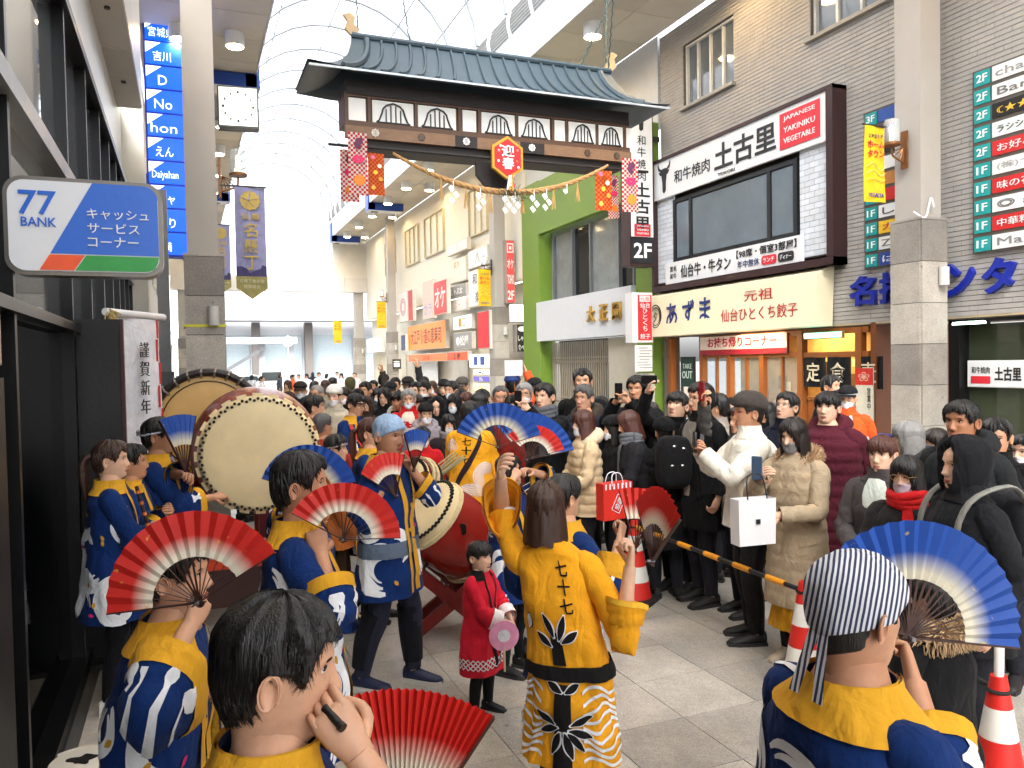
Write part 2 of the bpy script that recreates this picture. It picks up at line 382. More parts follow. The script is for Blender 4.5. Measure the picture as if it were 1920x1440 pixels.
# end frame of the arcade and the pillars
GRS = mat((172, 166, 156), .5, noise=.1, scale=3, bump=.03, kind='granite'); GRD = mat((142, 136, 128), .55, noise=.1, scale=3, bump=.03, kind='granite')
PIL = mat((164, 159, 152), .5, noise=.05, scale=1.5)
def pillar(loc, w, l, gtop, label, rows=7, lamp=False, side=1):
    t = thing('arcade_pillar', label, 'pillar', loc, 0, 'pillars carrying the arcade canopy')
    mb = MB(); mb.box((w / 2, l / 2, (9.1 + gtop) / 2), (w - .09, l - .09, 9.1 - gtop)); mb.build('shaft', PIL, t, False)
    mb = MB(); mb.box((w / 2, l / 2, gtop / 2), (w - .03, l - .03, gtop)); mb.build('core', mat((70, 66, 60), .9), t, False)
    hs = np.linspace(0, gtop, rows + 1)
    for k in range(rows):
        hh = hs[k + 1] - hs[k] - .008; z = (hs[k] + hs[k + 1]) / 2; m = GRD if k % 3 == 0 else GRS
        f = MB(); f.box((w / 2, 0, z), (w, .03, hh)); f.build('granite_slab', m, t, False)
        f = MB(); f.box((0 if side > 0 else w, l / 2, z), (.03, l - .035, hh)); f.build('granite_slab', m, t, False)
    f = MB(); f.box((w / 2, l / 2, gtop + .02), (w + .02, l + .02, .03)); f.build('cap', GRS, t, False)
    f = MB(); f.lathe([(.05, -.12), (.065, -.12), (.065, .12), (.05, .12)], 12, M=Matrix.Translation((w * .72, -.07, gtop - .75))); f.build('wall_light', mat((190, 190, 188), .4), t)
    return t
t = pillar((9.0, 7.6, 0), .46, .5, 3.84, 'stone clad pillar standing before the two storey tenant directory')
g = MB(); g.tube([(-.02, .1, 3.95), (.03, -.03, 3.85), (.1, -.03, 4.0), (.16, -.02, 4.12), (.2, -.03, 4.0)], .012, 6, k=4); g.build('white_cord', WHITE, t)
pillar((9.0, 23.2, 0), .46, .5, 3.79, 'stone clad pillar beside the green framed shopfront')
pillar((9.0, 37.3, 0), .46, .5, 3.6, 'stone clad pillar with a black information sign on it')
pillar((9.0, 45.5, 0), .6, .6, 3.6, 'wide stone pillar under the end beam of the arcade')
t = pillar((0, 10.7, 0), .46, .5, 3.45, 'stone clad pillar rising behind the great drums', side=-1)
g = MB(); g.box((.23, .25, 2.58), (.50, .54, .035)); g.build('yellow_tape', mat((206, 200, 40), .5), t, False)
for y in (25.6, 39.5): pillar((0, y, 0), .46, .5, 3.45, 'stone clad pillar standing in line behind the drum pillar', side=-1)
t = thing('end_beam', 'pale panelled beam crossing the street at the arcade end', 'beam', (4.6, 45.6, 6.2))
for k in range(8):
    g = MB(); g.box((-4.65 + 1.31 * k, 0, .42), (1.29, .5, .82)); g.build('panel', mat((208, 204, 196), .6, noise=.04, kind='tint'), t, False)
g = MB(); g.box((4.4, .05, 2.7), (2.3, .3, 3.8)); g.box((-4.5, .05, 2.7), (2.0, .3, 3.8)); g.build('side_panel', CREAM, t, False)
t = pillar((-.4, 45.5, 0), .6, .6, 3.6, 'wide stone pillar at the left foot of the end beam', side=-1)

# ================================================================ left: bank
bk = thing('bank_building', 'dark glazed bank frontage with steel mullions and white upper wall', 'building', (-.72, 0, 0), LEFT)   # local x = +Y, y = into the building
GL = mat((10, 12, 15), .04, noise=0, bump=0, name='dark_glass'); GL.node_tree.nodes['Principled BSDF'].inputs['Specular IOR Level'].default_value = .6
GLU = mat((196, 202, 208), .03, .85, noise=0, bump=0, name='mirror_glass')
FR = mat((30, 30, 31), .35, .6); FRL = mat((150, 150, 148), .35, .5); BLK = mat((9, 9, 10), .45)
for (a, b_) in ((-8, -3), (-3, 1.0)):
    g = MB(); g.box(((a + b_) / 2, .1, 3), (b_ - a - .02, .1, 6)); g.build('wall_panel', mat((9, 9, 10), .35), bk, False)
xs = [1.0, 2.3, 3.55, 4.05, 6.0, 7.2, 8.3, 9.3, 10.2, 11.0, 11.8, 12.6]
for a, b_ in zip(xs[:-1], xs[1:]):
    for z0, z1, gm in ((.12, 2.3, GL), (2.36, 3.25, GLU), (3.36, 4.45, GLU)):
        g = MB(); g.box(((a + b_) / 2, .05, (z0 + z1) / 2), (b_ - a - .05, .014, z1 - z0)); g.build('pane', gm, bk, False)
for a in xs:
    g = MB(); g.box((a, .03, 2.25), (.05, .12, 4.4)); g.build('mullion', FR, bk, False)
for z, hh, m in ((3.3, .1, FRL), (2.33, .055, FR), (4.48, .07, FR), (.07, .1, FR)):
    g = MB(); g.box((6.8, .02, z), (11.6, .16, hh)); g.build('transom', m, bk, False)
g = MB(); g.box((2.5, .21, 5.1), (21, .3, 1.3)); g.build('upper_wall', mat((206, 208, 212), .35, noise=.03), bk, False)
for k in range(9):
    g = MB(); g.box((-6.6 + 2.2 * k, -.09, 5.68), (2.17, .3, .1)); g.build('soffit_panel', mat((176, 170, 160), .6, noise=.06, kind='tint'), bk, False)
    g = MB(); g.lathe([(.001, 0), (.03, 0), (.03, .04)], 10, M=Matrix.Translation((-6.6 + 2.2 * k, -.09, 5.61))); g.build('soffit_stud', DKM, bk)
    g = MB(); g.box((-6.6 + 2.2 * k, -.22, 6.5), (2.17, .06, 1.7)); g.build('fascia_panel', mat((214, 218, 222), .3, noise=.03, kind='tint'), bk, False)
g = MB(); g.box((12.95, .02, 3.0), (.55, .5, 6)); g.build('corner_column', mat((200, 198, 188), .6, noise=.05), bk, False)
g = MB(); g.box((6, 2.2, 2.2), (14, .1, 4.4)); g.build('back_wall', mat((40, 38, 36), .8), bk, False)
g = MB(); g.box((3.1, -.03, 1.0), (1.0, .06, 2.05)); g.build('black_panel', BLK, bk, False)
g = MB(); g.box((2.75, -.03, 2.45), (1.7, .05, .75)); g.build('metal_panel', mat((176, 150, 128), .35, .7), bk, False)

def flat_sign(name, label, loc, rz, w, h, d, face, frame, cat='sign', group=None, border=.03, face_emit=0, rad=0):
    """box sign: frame body and a face plate proud of it; local z measured from the sign's centre"""
    t = thing(name, label, cat, loc, rz, group)
    g = MB()
    if rad: g.prism(rrect(w, h, rad), 0, d)
    else: g.box((0, d / 2, 0), (w, d, h))
    g.build('frame', frame, t, bool(rad))
    g = MB()
    if rad: g.prism(rrect(w - 2 * border, h - 2 * border, rad - border * .6), -.008, .002)
    else: g.box((0, -.004, 0), (w - 2 * border, .012, h - 2 * border))
    g.build('face', face, t, False); return t
# the 77 bank sign
t = flat_sign('bank_sign', 'rounded blue and white 77 BANK cash corner sign on the dark frontage', (-.40, 4.0, 2.685), 0, .63, .43, .12, mat((222, 226, 232), .3, noise=.02), mat((112, 108, 102), .35, .5), border=.018, rad=.075)
B77 = mat((22, 98, 205), .35, noise=.03)
def poly(t, pts, m, name, y=-.012, y2=-.007): g = MB(); g.prism(pts, y, y2); return g.build(name, m, t, False)
rr = rrect(.594, .394, .062, 8)
poly(t, [(.032, .197), (.236, .197)] + [p for p in reversed(rr) if p[0] > .2 and p[1] > .1][1:-1] + [(.297, -.12), (-.14, -.12)], B77, 'blue_field')
poly(t, [(-.143, -.125), (-.005, -.125), (-.05, -.193), (-.183, -.193)], mat((232, 84, 30), .4), 'orange_stripe')
poly(t, [(0, -.125), (.297, -.125), (.292, -.15), (.278, -.178), (.255, -.19), (.23, -.193), (-.045, -.193)], mat((30, 150, 62), .4), 'green_stripe')
text('77', .15, B77, t, (-.183, -.012, .098), fit=(.145, .105), bold=.012, shear=.05)
text('BANK', .06, B77, t, (-.18, -.012, .015), fit=(.135, .04), bold=.008)
WT = mat((236, 238, 240), .5, noise=0, bump=0)
for k, (s_, w_) in enumerate((('キャッシュ', .25), ('サービス', .21), ('コーナー', .205))):
    text(s_, .06, WT, t, (.008 + w_ / 2, -.016, .06 - .062 * k), fit=(w_, .045))

# black partition and the red-white checked banner on a stand beside it
t = thing('partition_board', 'tall plain black partition board standing by the bank glass', 'partition', (-.56, 6.2, 0), 0)
g = MB(); g.box((0, 0, 1.2), (.28, .06, 2.4)); g.build('board', BLK, t, False)
g = MB(); g.box((.145, -.01, 1.2), (.02, .09, 2.4)); g.build('edge_strip', mat((60, 20, 26), .5), t, False)
g = MB(); g.box((0, 0, .02), (.3, .4, .04)); g.build('foot', DKM, t, False)
t = thing('hanging_banner', 'white banner with red checked borders hanging by the black partition', 'banner', (-.36, 6.95, 0), 1.08)
n = 14
G = np.array([[(x, .03 * math.sin(x * 9 + z * 1.5), z) for x in np.linspace(-.3, .3, n)] for z in np.linspace(.35, 2.45, 24)])
g = MB(); g.grid(G); g.build('cloth', cloth((226, 228, 234)), t)
RED = mat((206, 36, 34), .7, noise=.06)
for k in range(11):
    for q, s_ in ((-.29, 0), (-.25, 1), (.25, 1), (.29, 0)):
        if (k + s_) % 2 == 0:
            z = .4 + k * .19; y = .03 * math.sin(q * 9 + (z + .09) * 1.5) - .004
            g = MB(); g.box((q, y, z + .09), (.042, .002, .18), rz=.2); g.build('red_check', RED, t, False)
for k, s_ in enumerate('謹賀新年'): text(s_, .13, mat((60, 58, 60), .7), t, (.0, -.06, 2.2 - .15 * k), fit=(.13, .12))
text('仙台名懸丁', .06, mat((90, 88, 90), .7), t, (0, -.06, 1.55), fit=(.3, .05))
g = MB(); g.tube([(-.4, 0, 2.48), (.4, 0, 2.48)], .03, 10); g.build('top_roller', WHITE, t)
g = MB(); g.tube([(0, .06, 0), (0, .06, 2.5)], .015, 8); g.box((0, .06, .02), (.6, .5, .03)); g.build('stand', STEEL, t)
g = MB()
for k in range(26): a = rnd.uniform(0, 6.3); g.tube([(-.38, -.02, 2.5), (-.38 + .08 * math.cos(a), -.05 + .05 * math.sin(a), 2.38 + rnd.uniform(-.12, .1))], [.006, .003], 4)
g.build('straw_ornament', mat((170, 150, 92), .9), t)

# ---- left buildings beyond the bank
lb = thing('white_shop_building', 'pale building beyond the bank carrying the glowing blue tenant sign', 'building', (-.75, 13.3, 0), LEFT)
g = MB(); g.box((16, .6, 4.6), (32, 1.0, 9.2)); g.build('wall', mat((186, 184, 178), .6, noise=.05), lb, False)
for k in range(9):
    g = MB(); g.box((2.4 + 3.4 * k, .08, 1.35), (2.6, .06, 2.5)); g.build('shop_window', GL, lb, False)
    g = MB(); g.box((2.4 + 3.4 * k, .08, 5.2), (2.3, .06, 1.5)); g.build('window', GLU, lb, False)
t = thing('steel_post', 'slim grey steel post rising beside the drum pillar', 'post', (-.30, 13.4, 0), 0)
g = MB(); g.box((0, 0, 2.4), (.17, .17, 4.8)); g.build('shaft', STEEL, t, False)
g = MB(); g.box((0, -.02, 1.0), (.24, .24, 2.0)); g.build('base_cover', mat((92, 94, 98), .4, .3), t, False)
# glowing blue tenant sign
EB = mat((4, 84, 222), .4, noise=0, bump=0, emit=.32); EW = mat((235, 245, 255), .4, noise=0, bump=0, emit=.4)
t = thing('tenant_sign', 'tall glowing blue stacked tenant sign half hidden behind a pillar', 'sign', (-.12, 18.0, 0), 0)
g = MB(); g.box((0, .16, 6.85), (1.06, .3, 4.95)); g.build('box', mat((20, 50, 160), .4), t, False)
rows = ['宮城県', '吉川', 'D', 'No', 'hon', 'えん', 'Daiyahan', 'チャ', 'ほり', '満']
for k, s_ in enumerate(rows):
    z = 9.05 - .49 * k
    g = MB(); g.box((0, 0, z), (.98, .03, .45)); rp = g.build('lit_panel', EB, t, False)
    g = MB(); g.prism([(-.49, z - .02 + .02), (-.49, z + .22), (-.2, z + .22)], -.024, -.018); g.build('corner_flash', EW, rp, False)
    text(s_, .2, EW, rp, (-.18, -.03, z - .06), fit=(min(.5, .17 * len(s_)), .2))
g = MB(); g.box((-.55, .2, 6.0), (.1, .2, .2)); g.build('wall_bracket', BLUE, t, False)
# square clock, lantern and purple banners on the drum pillar
ck = thing('street_clock', 'square white faced clock in a dark frame on the drum pillar', 'clock', (.73, 11.2, 5.52), -.12)
g = MB(); g.box((0, .08, 0), (.52, .16, .54)); g.build('case', mat((74, 78, 70), .4, .2), ck, False)
g = MB(); g.box((0, -.004, 0), (.48, .012, .5)); g.build('face', mat((248, 250, 244), .4, noise=0, bump=0, emit=.25), ck, False)
g = MB(); g.box((0, -.02, -.31), (.5, .05, .04)); g.build('light_bar', DKM, ck, False)
g = MB(); g.box((-.3, .1, 0), (.2, .1, .3)); g.build('arm', STEEL, ck, False)
for k in range(12):
    a = k * PI / 6; g = MB(); g.box((.19 * math.sin(a), -.013, .19 * math.cos(a)), (.02 if k % 3 else .03, .004, .035)); g.build('hour_mark', DKM, ck, False)
g = MB(); g.bar((0, -.018, 0), (.1, -.018, -.03), .014, .004); g.build('hour_hand', DKM, ck, False); g = MB(); g.bar((0, -.021, 0), (-.14, -.021, .02), .01, .004); g.build('minute_hand', DKM, ck, False)
GLA = mat((225, 230, 232), .15, noise=0, bump=0, kind='glass', alpha=.28)
BRZ = mat((128, 84, 48), .4, .5)
def lantern(loc, label, side, dark=False):
    """glass cylinder lantern on a curved bracket; side = +1 reaches to +x"""
    t = thing('wall_lantern', label, 'lantern', loc, 0, 'lanterns on the arcade pillars'); m = DKM if dark else BRZ
    g = MB(); g.lathe([(.09, 0), (.1, .02), (.1, .28), (.085, .31)], 16, M=Matrix.Translation((side * .22, 0, .02))); g.build('glass', GLA, t)
    g = MB(); g.lathe([(.115, -.03), (.115, 0), (.1, .01)], 16, M=Matrix.Translation((side * .22, 0, .02))); g.build('holder', m, t)
    g = MB(); g.lathe([(.03, 0), (.035, .2), (.02, .24)], 10, M=Matrix.Translation((side * .22, 0, .03))); g.build('bulb', mat((255, 240, 210), .5, noise=0, bump=0, emit=.2), t)
    g = MB(); g.bar((side * .22, .09, 0), (side * .22, .09, .36), .02); g.tube([(side * .22, 0, -.02), (side * .2, 0, -.14), (side * .06, 0, -.2), (0, 0, -.22)], .014, 6, k=4)
    for k in range(5): a = .3 + k * .3; g.tube([(side * .02, 0, -.02), (side * .2 * math.cos(a), 0, -.02 - .2 * math.sin(a))], .006, 4)
    g.build('bracket', m, t)
    g = MB(); g.box((side * -.01, 0, -.05), (.03, .1, .5)); g.build('back_plate', m, t, False)
    return t
lantern((.47, 10.95, 4.55), 'glass cylinder lantern above the purple banner', 1)
lantern((8.98, 7.85, 4.85), 'glass cylinder lantern over the yellow banner by the restaurant sign', -1)
lantern((8.98, 23.4, 5.1), 'dark lantern over the yellow banner by the white sign panels', -1, True)
lantern((8.98, 37.5, 5.3), 'small lantern on the pillar with the information sign', -1)

def banner(name, label, loc, w, h, cloth_m, tip=0.0, wave=.015, rz=0, group=None):
    t = thing(name, label, 'banner', loc, rz, group); n, m_ = 9, 16
    X = np.linspace(-w / 2, w / 2, n); Z = np.linspace(0, -h, m_)
    G = [[(x, wave * math.sin(x / w * 5 + z * 3), z if z > -h + 1e-6 else -h - tip * (1 - abs(x) / (w / 2))) for x in X] for z in Z]
    g = MB(); g.grid(G); g.grid(np.array(G) + [0, .004, 0], flip=True); g.build('cloth', cloth_m, t)
    g = MB(); g.tube([(-w / 2 - .03, 0, .01), (w / 2 + .02, 0, .01)], .012, 6); g.build('rod', DKM, t)
    return t
PUR = cloth((142, 142, 178)); GOLD = mat((186, 160, 78), .6, noise=.15, scale=30); OLV = cloth((150, 142, 92))
def purple(loc, label, s=1.0):
    t = banner('street_banner', label, loc, .37 * s, 1.28 * s, PUR, .0, group='purple street banners')
    y = -.022
    g = MB(); g.prism([(.12 * s * math.cos(a) * (1 + .06 * math.cos(12 * a)), -.17 * s + .12 * s * math.sin(a) * (1 + .06 * math.cos(12 * a))) for a in np.linspace(0, 2 * PI, 49)[:-1]], y, y + .003); cr = g.build('crest', GOLD, t, False)
    for k in range(5):
        g = MB(); g.bar((-.02 + .0 * k, y - .004, -.17 * s), ((.1 * math.sin(k * 1.256)) * s, y - .004, (-.17 + .1 * math.cos(k * 1.256)) * s), .012, .002); g.build('crest_line', PUR, cr, False)
    text('仙臺', .09 * s, GOLD, t, (0, y, -.37 * s), fit=(.24 * s, .085 * s))
    for k, s_ in enumerate('名懸丁'): text(s_, .17 * s, GOLD, t, (0, y, (-.54 - .21 * k) * s), fit=(.17 * s, .18 * s), bold=.01)
    hz = [(-.185, -1.13), (.185, -1.13), (.185, -1.0), (.13, -.98), (.11, -1.03), (.03, -1.06), (-.02, -1.09), (-.06, -1.03), (-.13, -1.0), (-.185, -1.01)]
    poly(t, [(a * s, b * s) for a, b in hz], cloth((70, 66, 104)), 'printed_scene', y + .002, y + .005)
    poly(t, [(-.19 * s, -1.13 * s), (-.19 * s, -1.28 * s), (0, -1.42 * s), (.19 * s, -1.28 * s), (.19 * s, -1.13 * s)], OLV, 'pointed_tail', y, y + .004)
    text('名懸丁商店街', .05 * s, mat((210, 205, 170), .7), t, (0, y - .004, -1.19 * s), fit=(.3 * s, .045 * s))
    text('振興組合', .05 * s, mat((210, 205, 170), .7), t, (0, y - .004, -1.26 * s), fit=(.2 * s, .045 * s))
    g = MB(); g.bar((-.35 * s, .02, .01), (-.15 * s, .02, .01), .02); g.build('arm', DKM, t, False)
    return t
purple((.80, 10.6, 4.33), 'purple hanging banner with gold crest and gold writing')
purple((.72, 17.5, 5.0), 'purple hanging banner half hidden behind the drum pillar', 1.0)
YEL = cloth((212, 174, 34))
def yellow(loc, label, s=1.0):
    t = banner('street_banner', label, loc, .42 * s, 1.15 * s, YEL, 0, group='yellow home town banners'); y = -.022
    text('このまちが', .07 * s, mat((40, 44, 90), .6), t, (0, y, -.15 * s), fit=(.28 * s, .06 * s))
    R2 = mat((205, 40, 48), .6)
    text('ホーム', .12 * s, R2, t, (0, y, -.28 * s), fit=(.33 * s, .11 * s), bold=.02); text('タウン', .12 * s, R2, t, (0, y, -.42 * s), fit=(.33 * s, .11 * s), bold=.02)
    for k in range(3):
        g = MB(); g.tube([(-.19 * s, y, (-.62 - .1 * k) * s), (-.05 * s, y, (-.56 - .12 * k) * s), (.08 * s, y, (-.68 - .08 * k) * s), (.19 * s, y, (-.6 - .1 * k) * s)], .008 * s, 4, k=4, sq=.3); g.build('white_ribbon_print', mat((240, 232, 190), .7), t)
    text('VEGALTA', .07 * s, mat((40, 60, 140), .6), t, (0, y, -1.05 * s), fit=(.3 * s, .06 * s), bold=.01)
    return t
p = onY(1640, 237, 7.75); yellow(tuple(p), 'yellow home town banner on the pillar by the tenant directory', .85)
yellow((8.72, 23.3, 4.98), 'yellow home town banner before the white sign panels')
yellow((8.7, 37.4, 5.05), 'yellow home town banner near the orange sushi signboard', 1.1)
yellow((8.1, 45.9, 4.6), 'pale yellow home town banner hanging under the end beam', 1.1)
# ================================================================ right side: grey brick building with the restaurants
WX = 9.7
TILE = mat((164, 161, 157), .6, noise=.14, scale=2.5, bump=.03)
JOINT = mat((104, 98, 92), .9)
br = thing('brick_building', 'grey brick building with yakiniku and gyoza restaurant signs', 'building', (WX, 0, 0), RIGHT)     # local x = -Y, y into the building
# world Y ranges of openings (y0, y1, z0, z1)
OPEN = [(12.28, 13.92, 7.24, 8.55), (8.3, 10.31, 7.29, 8.9), (5.2, 14.75, 0, 2.52), (9.6, 14.72, 3.5, 6.25)]
g = MB()
g.box((9.0, .17, 9.6), (24.0, .3, 1.2)); 
def wallrect(g, y0, y1, z0, z1, d=.3): g.box((-(y0 + y1) / 2, d / 2 + .012, (z0 + z1) / 2), (y1 - y0, d, z1 - z0))
wallrect(g, -9, 5.2, 0, 9.0); wallrect(g, 5.2, 14.8, 2.52, 7.24); wallrect(g, 5.2, 8.3, 7.24, 9.0); wallrect(g, 10.31, 12.28, 7.24, 9.0); wallrect(g, 13.92, 14.8, 7.24, 9.0)
wallrect(g, 8.3, 10.31, 7.24, 7.29); wallrect(g, 8.3, 10.31, 8.9, 9.0); wallrect(g, 12.28, 13.92, 8.55, 9.0); wallrect(g, 14.62, 14.8, 0, 2.52)
g.build('wall', JOINT, br, False)
g = MB(); TH, TW = .068, .236; row = 0; z = 2.56
while z < 9.0:
    y = 5.2 - (row % 2) * TW / 2
    while y < 14.7:
        a, b_ = max(y, 5.2), min(y + TW - .003, 14.78)
        segs = [(a, b_)]
        for o in OPEN:
            if z < o[3] - .01 and z + TH > o[2] + .01: segs = [s_ for u, v in segs for s_ in ((u, min(v, o[0])), (max(u, o[1]), v)) if s_[1] - s_[0] > .012]
        for a, b_ in segs:
            q = rnd.uniform(-.002, .002)
            g.box((-(a + b_) / 2, .004 + q, z + TH / 2 - .004), (b_ - a, .02, TH - .009))
        y += TW
    z += TH; row += 1
g.build('brick_tiles', TILE, br, False, kind='stuff')
WF = mat((205, 205, 202), .4, .2); PANE = mat((96, 104, 112), .05, .0, noise=.15, scale=1.2, bump=0, name='window_glass')
PANE.node_tree.nodes['Principled BSDF'].inputs['Specular IOR Level'].default_value = 1.0
def window(par, y0, y1, z0, z1, n, frame, pane, inset=.1, sill=True, name='window'):
    w = MB(); c = -(y0 + y1) / 2; W, H = y1 - y0, z1 - z0
    for q in (-1, 1): w.box((c + q * (W / 2 - .025), inset, (z0 + z1) / 2), (.05, .1, H)); w.box((c, inset, (z0 + z1) / 2 + q * (H / 2 - .025)), (W - .1, .1, .05))
    for k in range(1, n): w.box((c - W / 2 + k * W / n, inset + .005, (z0 + z1) / 2), (.05, .08, H - .1))
    o = w.build(name, frame, par, False)
    for k in range(n):
        p = MB(); p.box((c - W / 2 + (k + .5) * W / n, inset + .02, (z0 + z1) / 2), (W / n - .04, .012, H - .08)); p.build('pane', pane, o, False)
    if sill: p = MB(); p.box((c, -.03, z0 - .04), (W + .16, .14, .06)); p.build('sill', mat((150, 146, 138), .5), o, False)
    return o
window(br, 12.3, 13.9, 7.26, 8.53, 4, WF, PANE); window(br, 8.32, 10.29, 7.31, 8.88, 4, WF, PANE)
# shop interior and timber front (gyoza shop), lobby beside it
WOOD = mat((146, 84, 34), .5, noise=.12, scale=3, bump=.05, kind='wood'); WOODD = mat((120, 66, 26), .5, kind='wood')
g = MB(); g.box((-11.9, 1.9, 1.3), (5.2, .1, 2.6)); g.build('interior_wall', mat((196, 150, 84), .8, noise=.35, scale=3), br, False)
g = MB(); g.box((-10.0, 1.0, 2.56), (9.4, 2.0, .05)); g.build('interior_ceiling', mat((196, 176, 140), .8), br, False)
g = MB(); g.box((-10.0, 1.0, -.015), (9.4, 2.0, .03)); g.build('interior_floor', mat((92, 78, 62), .6), br, False)
g = MB(); g.box((-9.05, 1.0, 1.3), (.1, 2.0, 2.6)); g.build('party_wall', WOODD, br, False)
for y in (14.55, 13.42, 12.55, 11.6, 10.62, 9.35): g = MB(); g.box((-y, .06, 1.25), (.12, .12, 2.5)); g.build('timber_post', WOOD, br, False)
for y0, y1, z in ((10.62, 13.42, 2.1), (9.1, 10.62, 2.08), (10.62, 13.42, .92), (9.1, 13.42, 2.46)):
    g = MB(); g.box((-(y0 + y1) / 2, .07, z), (y1 - y0 - .12, .1, .09)); g.build('timber_rail', WOOD, br, False)
for y0, y1 in ((10.62, 11.6), (11.6, 12.55), (12.55, 13.42)):
    g = MB(); g.box((-(y0 + y1) / 2, .08, .45), (y1 - y0 - .12, .06, .86)); g.build('timber_panel', WOODD, br, False)
    g = MB(); g.box((-(y0 + y1) / 2, .07, 1.52), (.045, .06, 1.1)); g.build('glazing_bar', WOOD, br, False)
g = MB(); g.box((-12.0, .09, 1.52), (2.75, .01, 1.1)); g.build('shop_pane', mat((220, 225, 225), .05, noise=0, bump=0, kind='glass', alpha=.18), br, False)
for k in range(26):
    y, z = rnd.uniform(10.7, 13.3), rnd.uniform(1.0, 2.0); m = rnd.choice([(236, 220, 170), (210, 60, 40), (240, 236, 220), (60, 44, 30), (230, 180, 70), (120, 84, 40)])
    g = MB(); g.box((-y, 1.75, z), (rnd.uniform(.08, .3), .02, rnd.uniform(.1, .3))); g.build('menu_card', mat(m, .7), br, False)
for k in range(9):
    y = 10.8 + .3 * k; g = MB(); g.lathe([(.05, 0), (.06, .04), (.06, .2), (.02, .24), (.02, .3)], 10, M=Matrix.Translation((-y, .7, 1.0))); g.build('bottle', mat(rnd.choice([(60, 90, 60), (180, 120, 40), (200, 200, 190)]), .2), br)
g = MB(); g.box((-12, .75, .48), (2.8, .5, .96)); g.build('counter', WOOD, br, False)
g = MB(); g.box((-9.85, .09, 1.35), (1.35, .06, .05)); g.build('door_rail', WOOD, br, False)
g = MB(); g.box((-9.85, .1, .66), (1.35, .04, 1.3)); g.build('door_panel', WOOD, br, False)
al = bpy.data.lights.new('shop_light', 'AREA'); al.shape = 'RECTANGLE'; al.size = 3.5; al.size_y = 1.2; al.energy = 38; al.color = (1, .78, .45)
ao = bpy.data.objects.new('shop_light', al); COL.objects.link(ao); ao.location = (WX + 1.0, 11.6, 2.5)
# noren curtains, tube light and take-out board
for (y0, y1, ch) in ((10.04, 10.56, '定'), (9.5, 10.02, '食'), (8.86, 9.42, '麦')):
    t = thing('noren_curtain', {'定': 'black noren curtain with the first white character over the shop door', '食': 'black noren curtain with a white meal character over the door', '麦': 'black noren curtain with a white barley character by the pillar'}[ch], 'curtain', (WX + .02, (y0 + y1) / 2, 2.04), RIGHT, 'noren curtains over the gyoza shop door')
    G = [[(x, .02 * math.sin(x * 14), z) for x in np.linspace(-.26, .26, 12)] for z in np.linspace(0, -.5, 6)]
    g = MB(); g.grid(G, flip=True); g.grid(np.array(G) + [0, .004, 0]); g.build('cloth', cloth((22, 24, 28)), t)
    text(ch, .3, mat((216, 206, 180), .7), t, (0, -.028, -.25), fit=(.3, .32), bold=.01)
t = flat_sign('tube_light', 'green tinted fluorescent tube light over the gyoza shop door', (WX - .04, 10.05, 2.4), RIGHT, .85, .12, .05, mat((120, 235, 215), .5, noise=0, bump=0, emit=2.0), mat((140, 120, 70), .5), 'lamp', border=.02)
t = flat_sign('takeout_sign', 'white sign with red takeout corner writing over the shop window', (WX - .02, 12.15, 2.30), RIGHT, 2.5, .36, .05, mat((222, 214, 208), .6), mat((120, 20, 36), .5), border=.0)
text('お持ち帰りコーナー', .2, mat((176, 24, 60), .6), t, (0, -.014, .06), fit=(2.0, .2), bold=.02)
g = MB(); g.box((0, -.012, -.13), (2.5, .008, .1)); g.build('red_band', mat((150, 20, 44), .6), t, False)
t = flat_sign('chalk_board', 'dark green takeout chalkboard poster beside the gyoza shop window', (WX - .03, 13.85, 1.62), RIGHT, .5, .95, .03, mat((22, 52, 44), .7), mat((30, 28, 26), .6), 'board')
text('TAKE', .12, mat((180, 200, 190), .7), t, (0, -.012, .28), fit=(.32, .1)); text('OUT', .14, mat((180, 200, 190), .7), t, (0, -.012, .1), fit=(.36, .16), bold=.02)
g = MB(); g.box((0, -.014, -.28), (.24, .006, .26)); nb = g.build('notice', mat((226, 210, 200), .7), t, False)
t = flat_sign('paper_notice', 'white paper notice with a red emblem on the shop front', (WX - .02, 9.2, 1.45), RIGHT, .34, .82, .01, mat((214, 212, 196), .8), WHITE, 'notice', border=.0)
g = MB(); g.box((0, -.012, .28), (.34, .006, .26)); g.build('red_top', mat((196, 40, 34), .7), t, False)
text('❀', .2, mat((220, 170, 150), .7), t, (0, -.018, .28), fit=(.22, .14)); text('営業中', .07, mat((60, 50, 50), .7), t, (.09, -.012, -.06), vert=True, fit=(.07, .34))
# あずま awning
AW = mat((226, 218, 186), .55, noise=.04)
t = thing('restaurant_awning', 'cream fascia awning with big blue hiragana over the gyoza shop', 'awning', (WX, 12.32, 2.54), RIGHT)
g = MB(); W2 = 2.5
g.add([(-W2, -.42, 0), (W2, -.42, 0), (W2, -.05, 0), (-W2, -.05, 0), (-W2, -.34, .86), (W2, -.34, .86), (W2, -.0, 1.0), (-W2, 0, 1.0), (W2 - .0, -.05, 0), (-W2, -.05, 0)],
      [(0, 1, 5, 4), (4, 5, 6, 7), (1, 2, 6, 5), (3, 0, 4, 7), (0, 3, 2, 1)]); g.build('casing', AW, t, False)
NAVY = mat((26, 52, 112), .5); REDW = mat((178, 44, 44), .5)
def awt(s_, x, z, fit, m, **k): return text(s_, .4, m, t, (x, -.432 + .08 * z / .86, z), fit=fit, **k)
awt('あ', -1.55, .42, (.4, .5), NAVY, bold=.015); awt('ず', -.97, .44, (.4, .5), NAVY, bold=.015); awt('ま', -.42, .45, (.36, .5), NAVY, bold=.015)
awt('元祖', 1.1, .62, (.75, .2), REDW); awt('仙台ひとくち餃子', 1.1, .3, (2.0, .24), REDW)
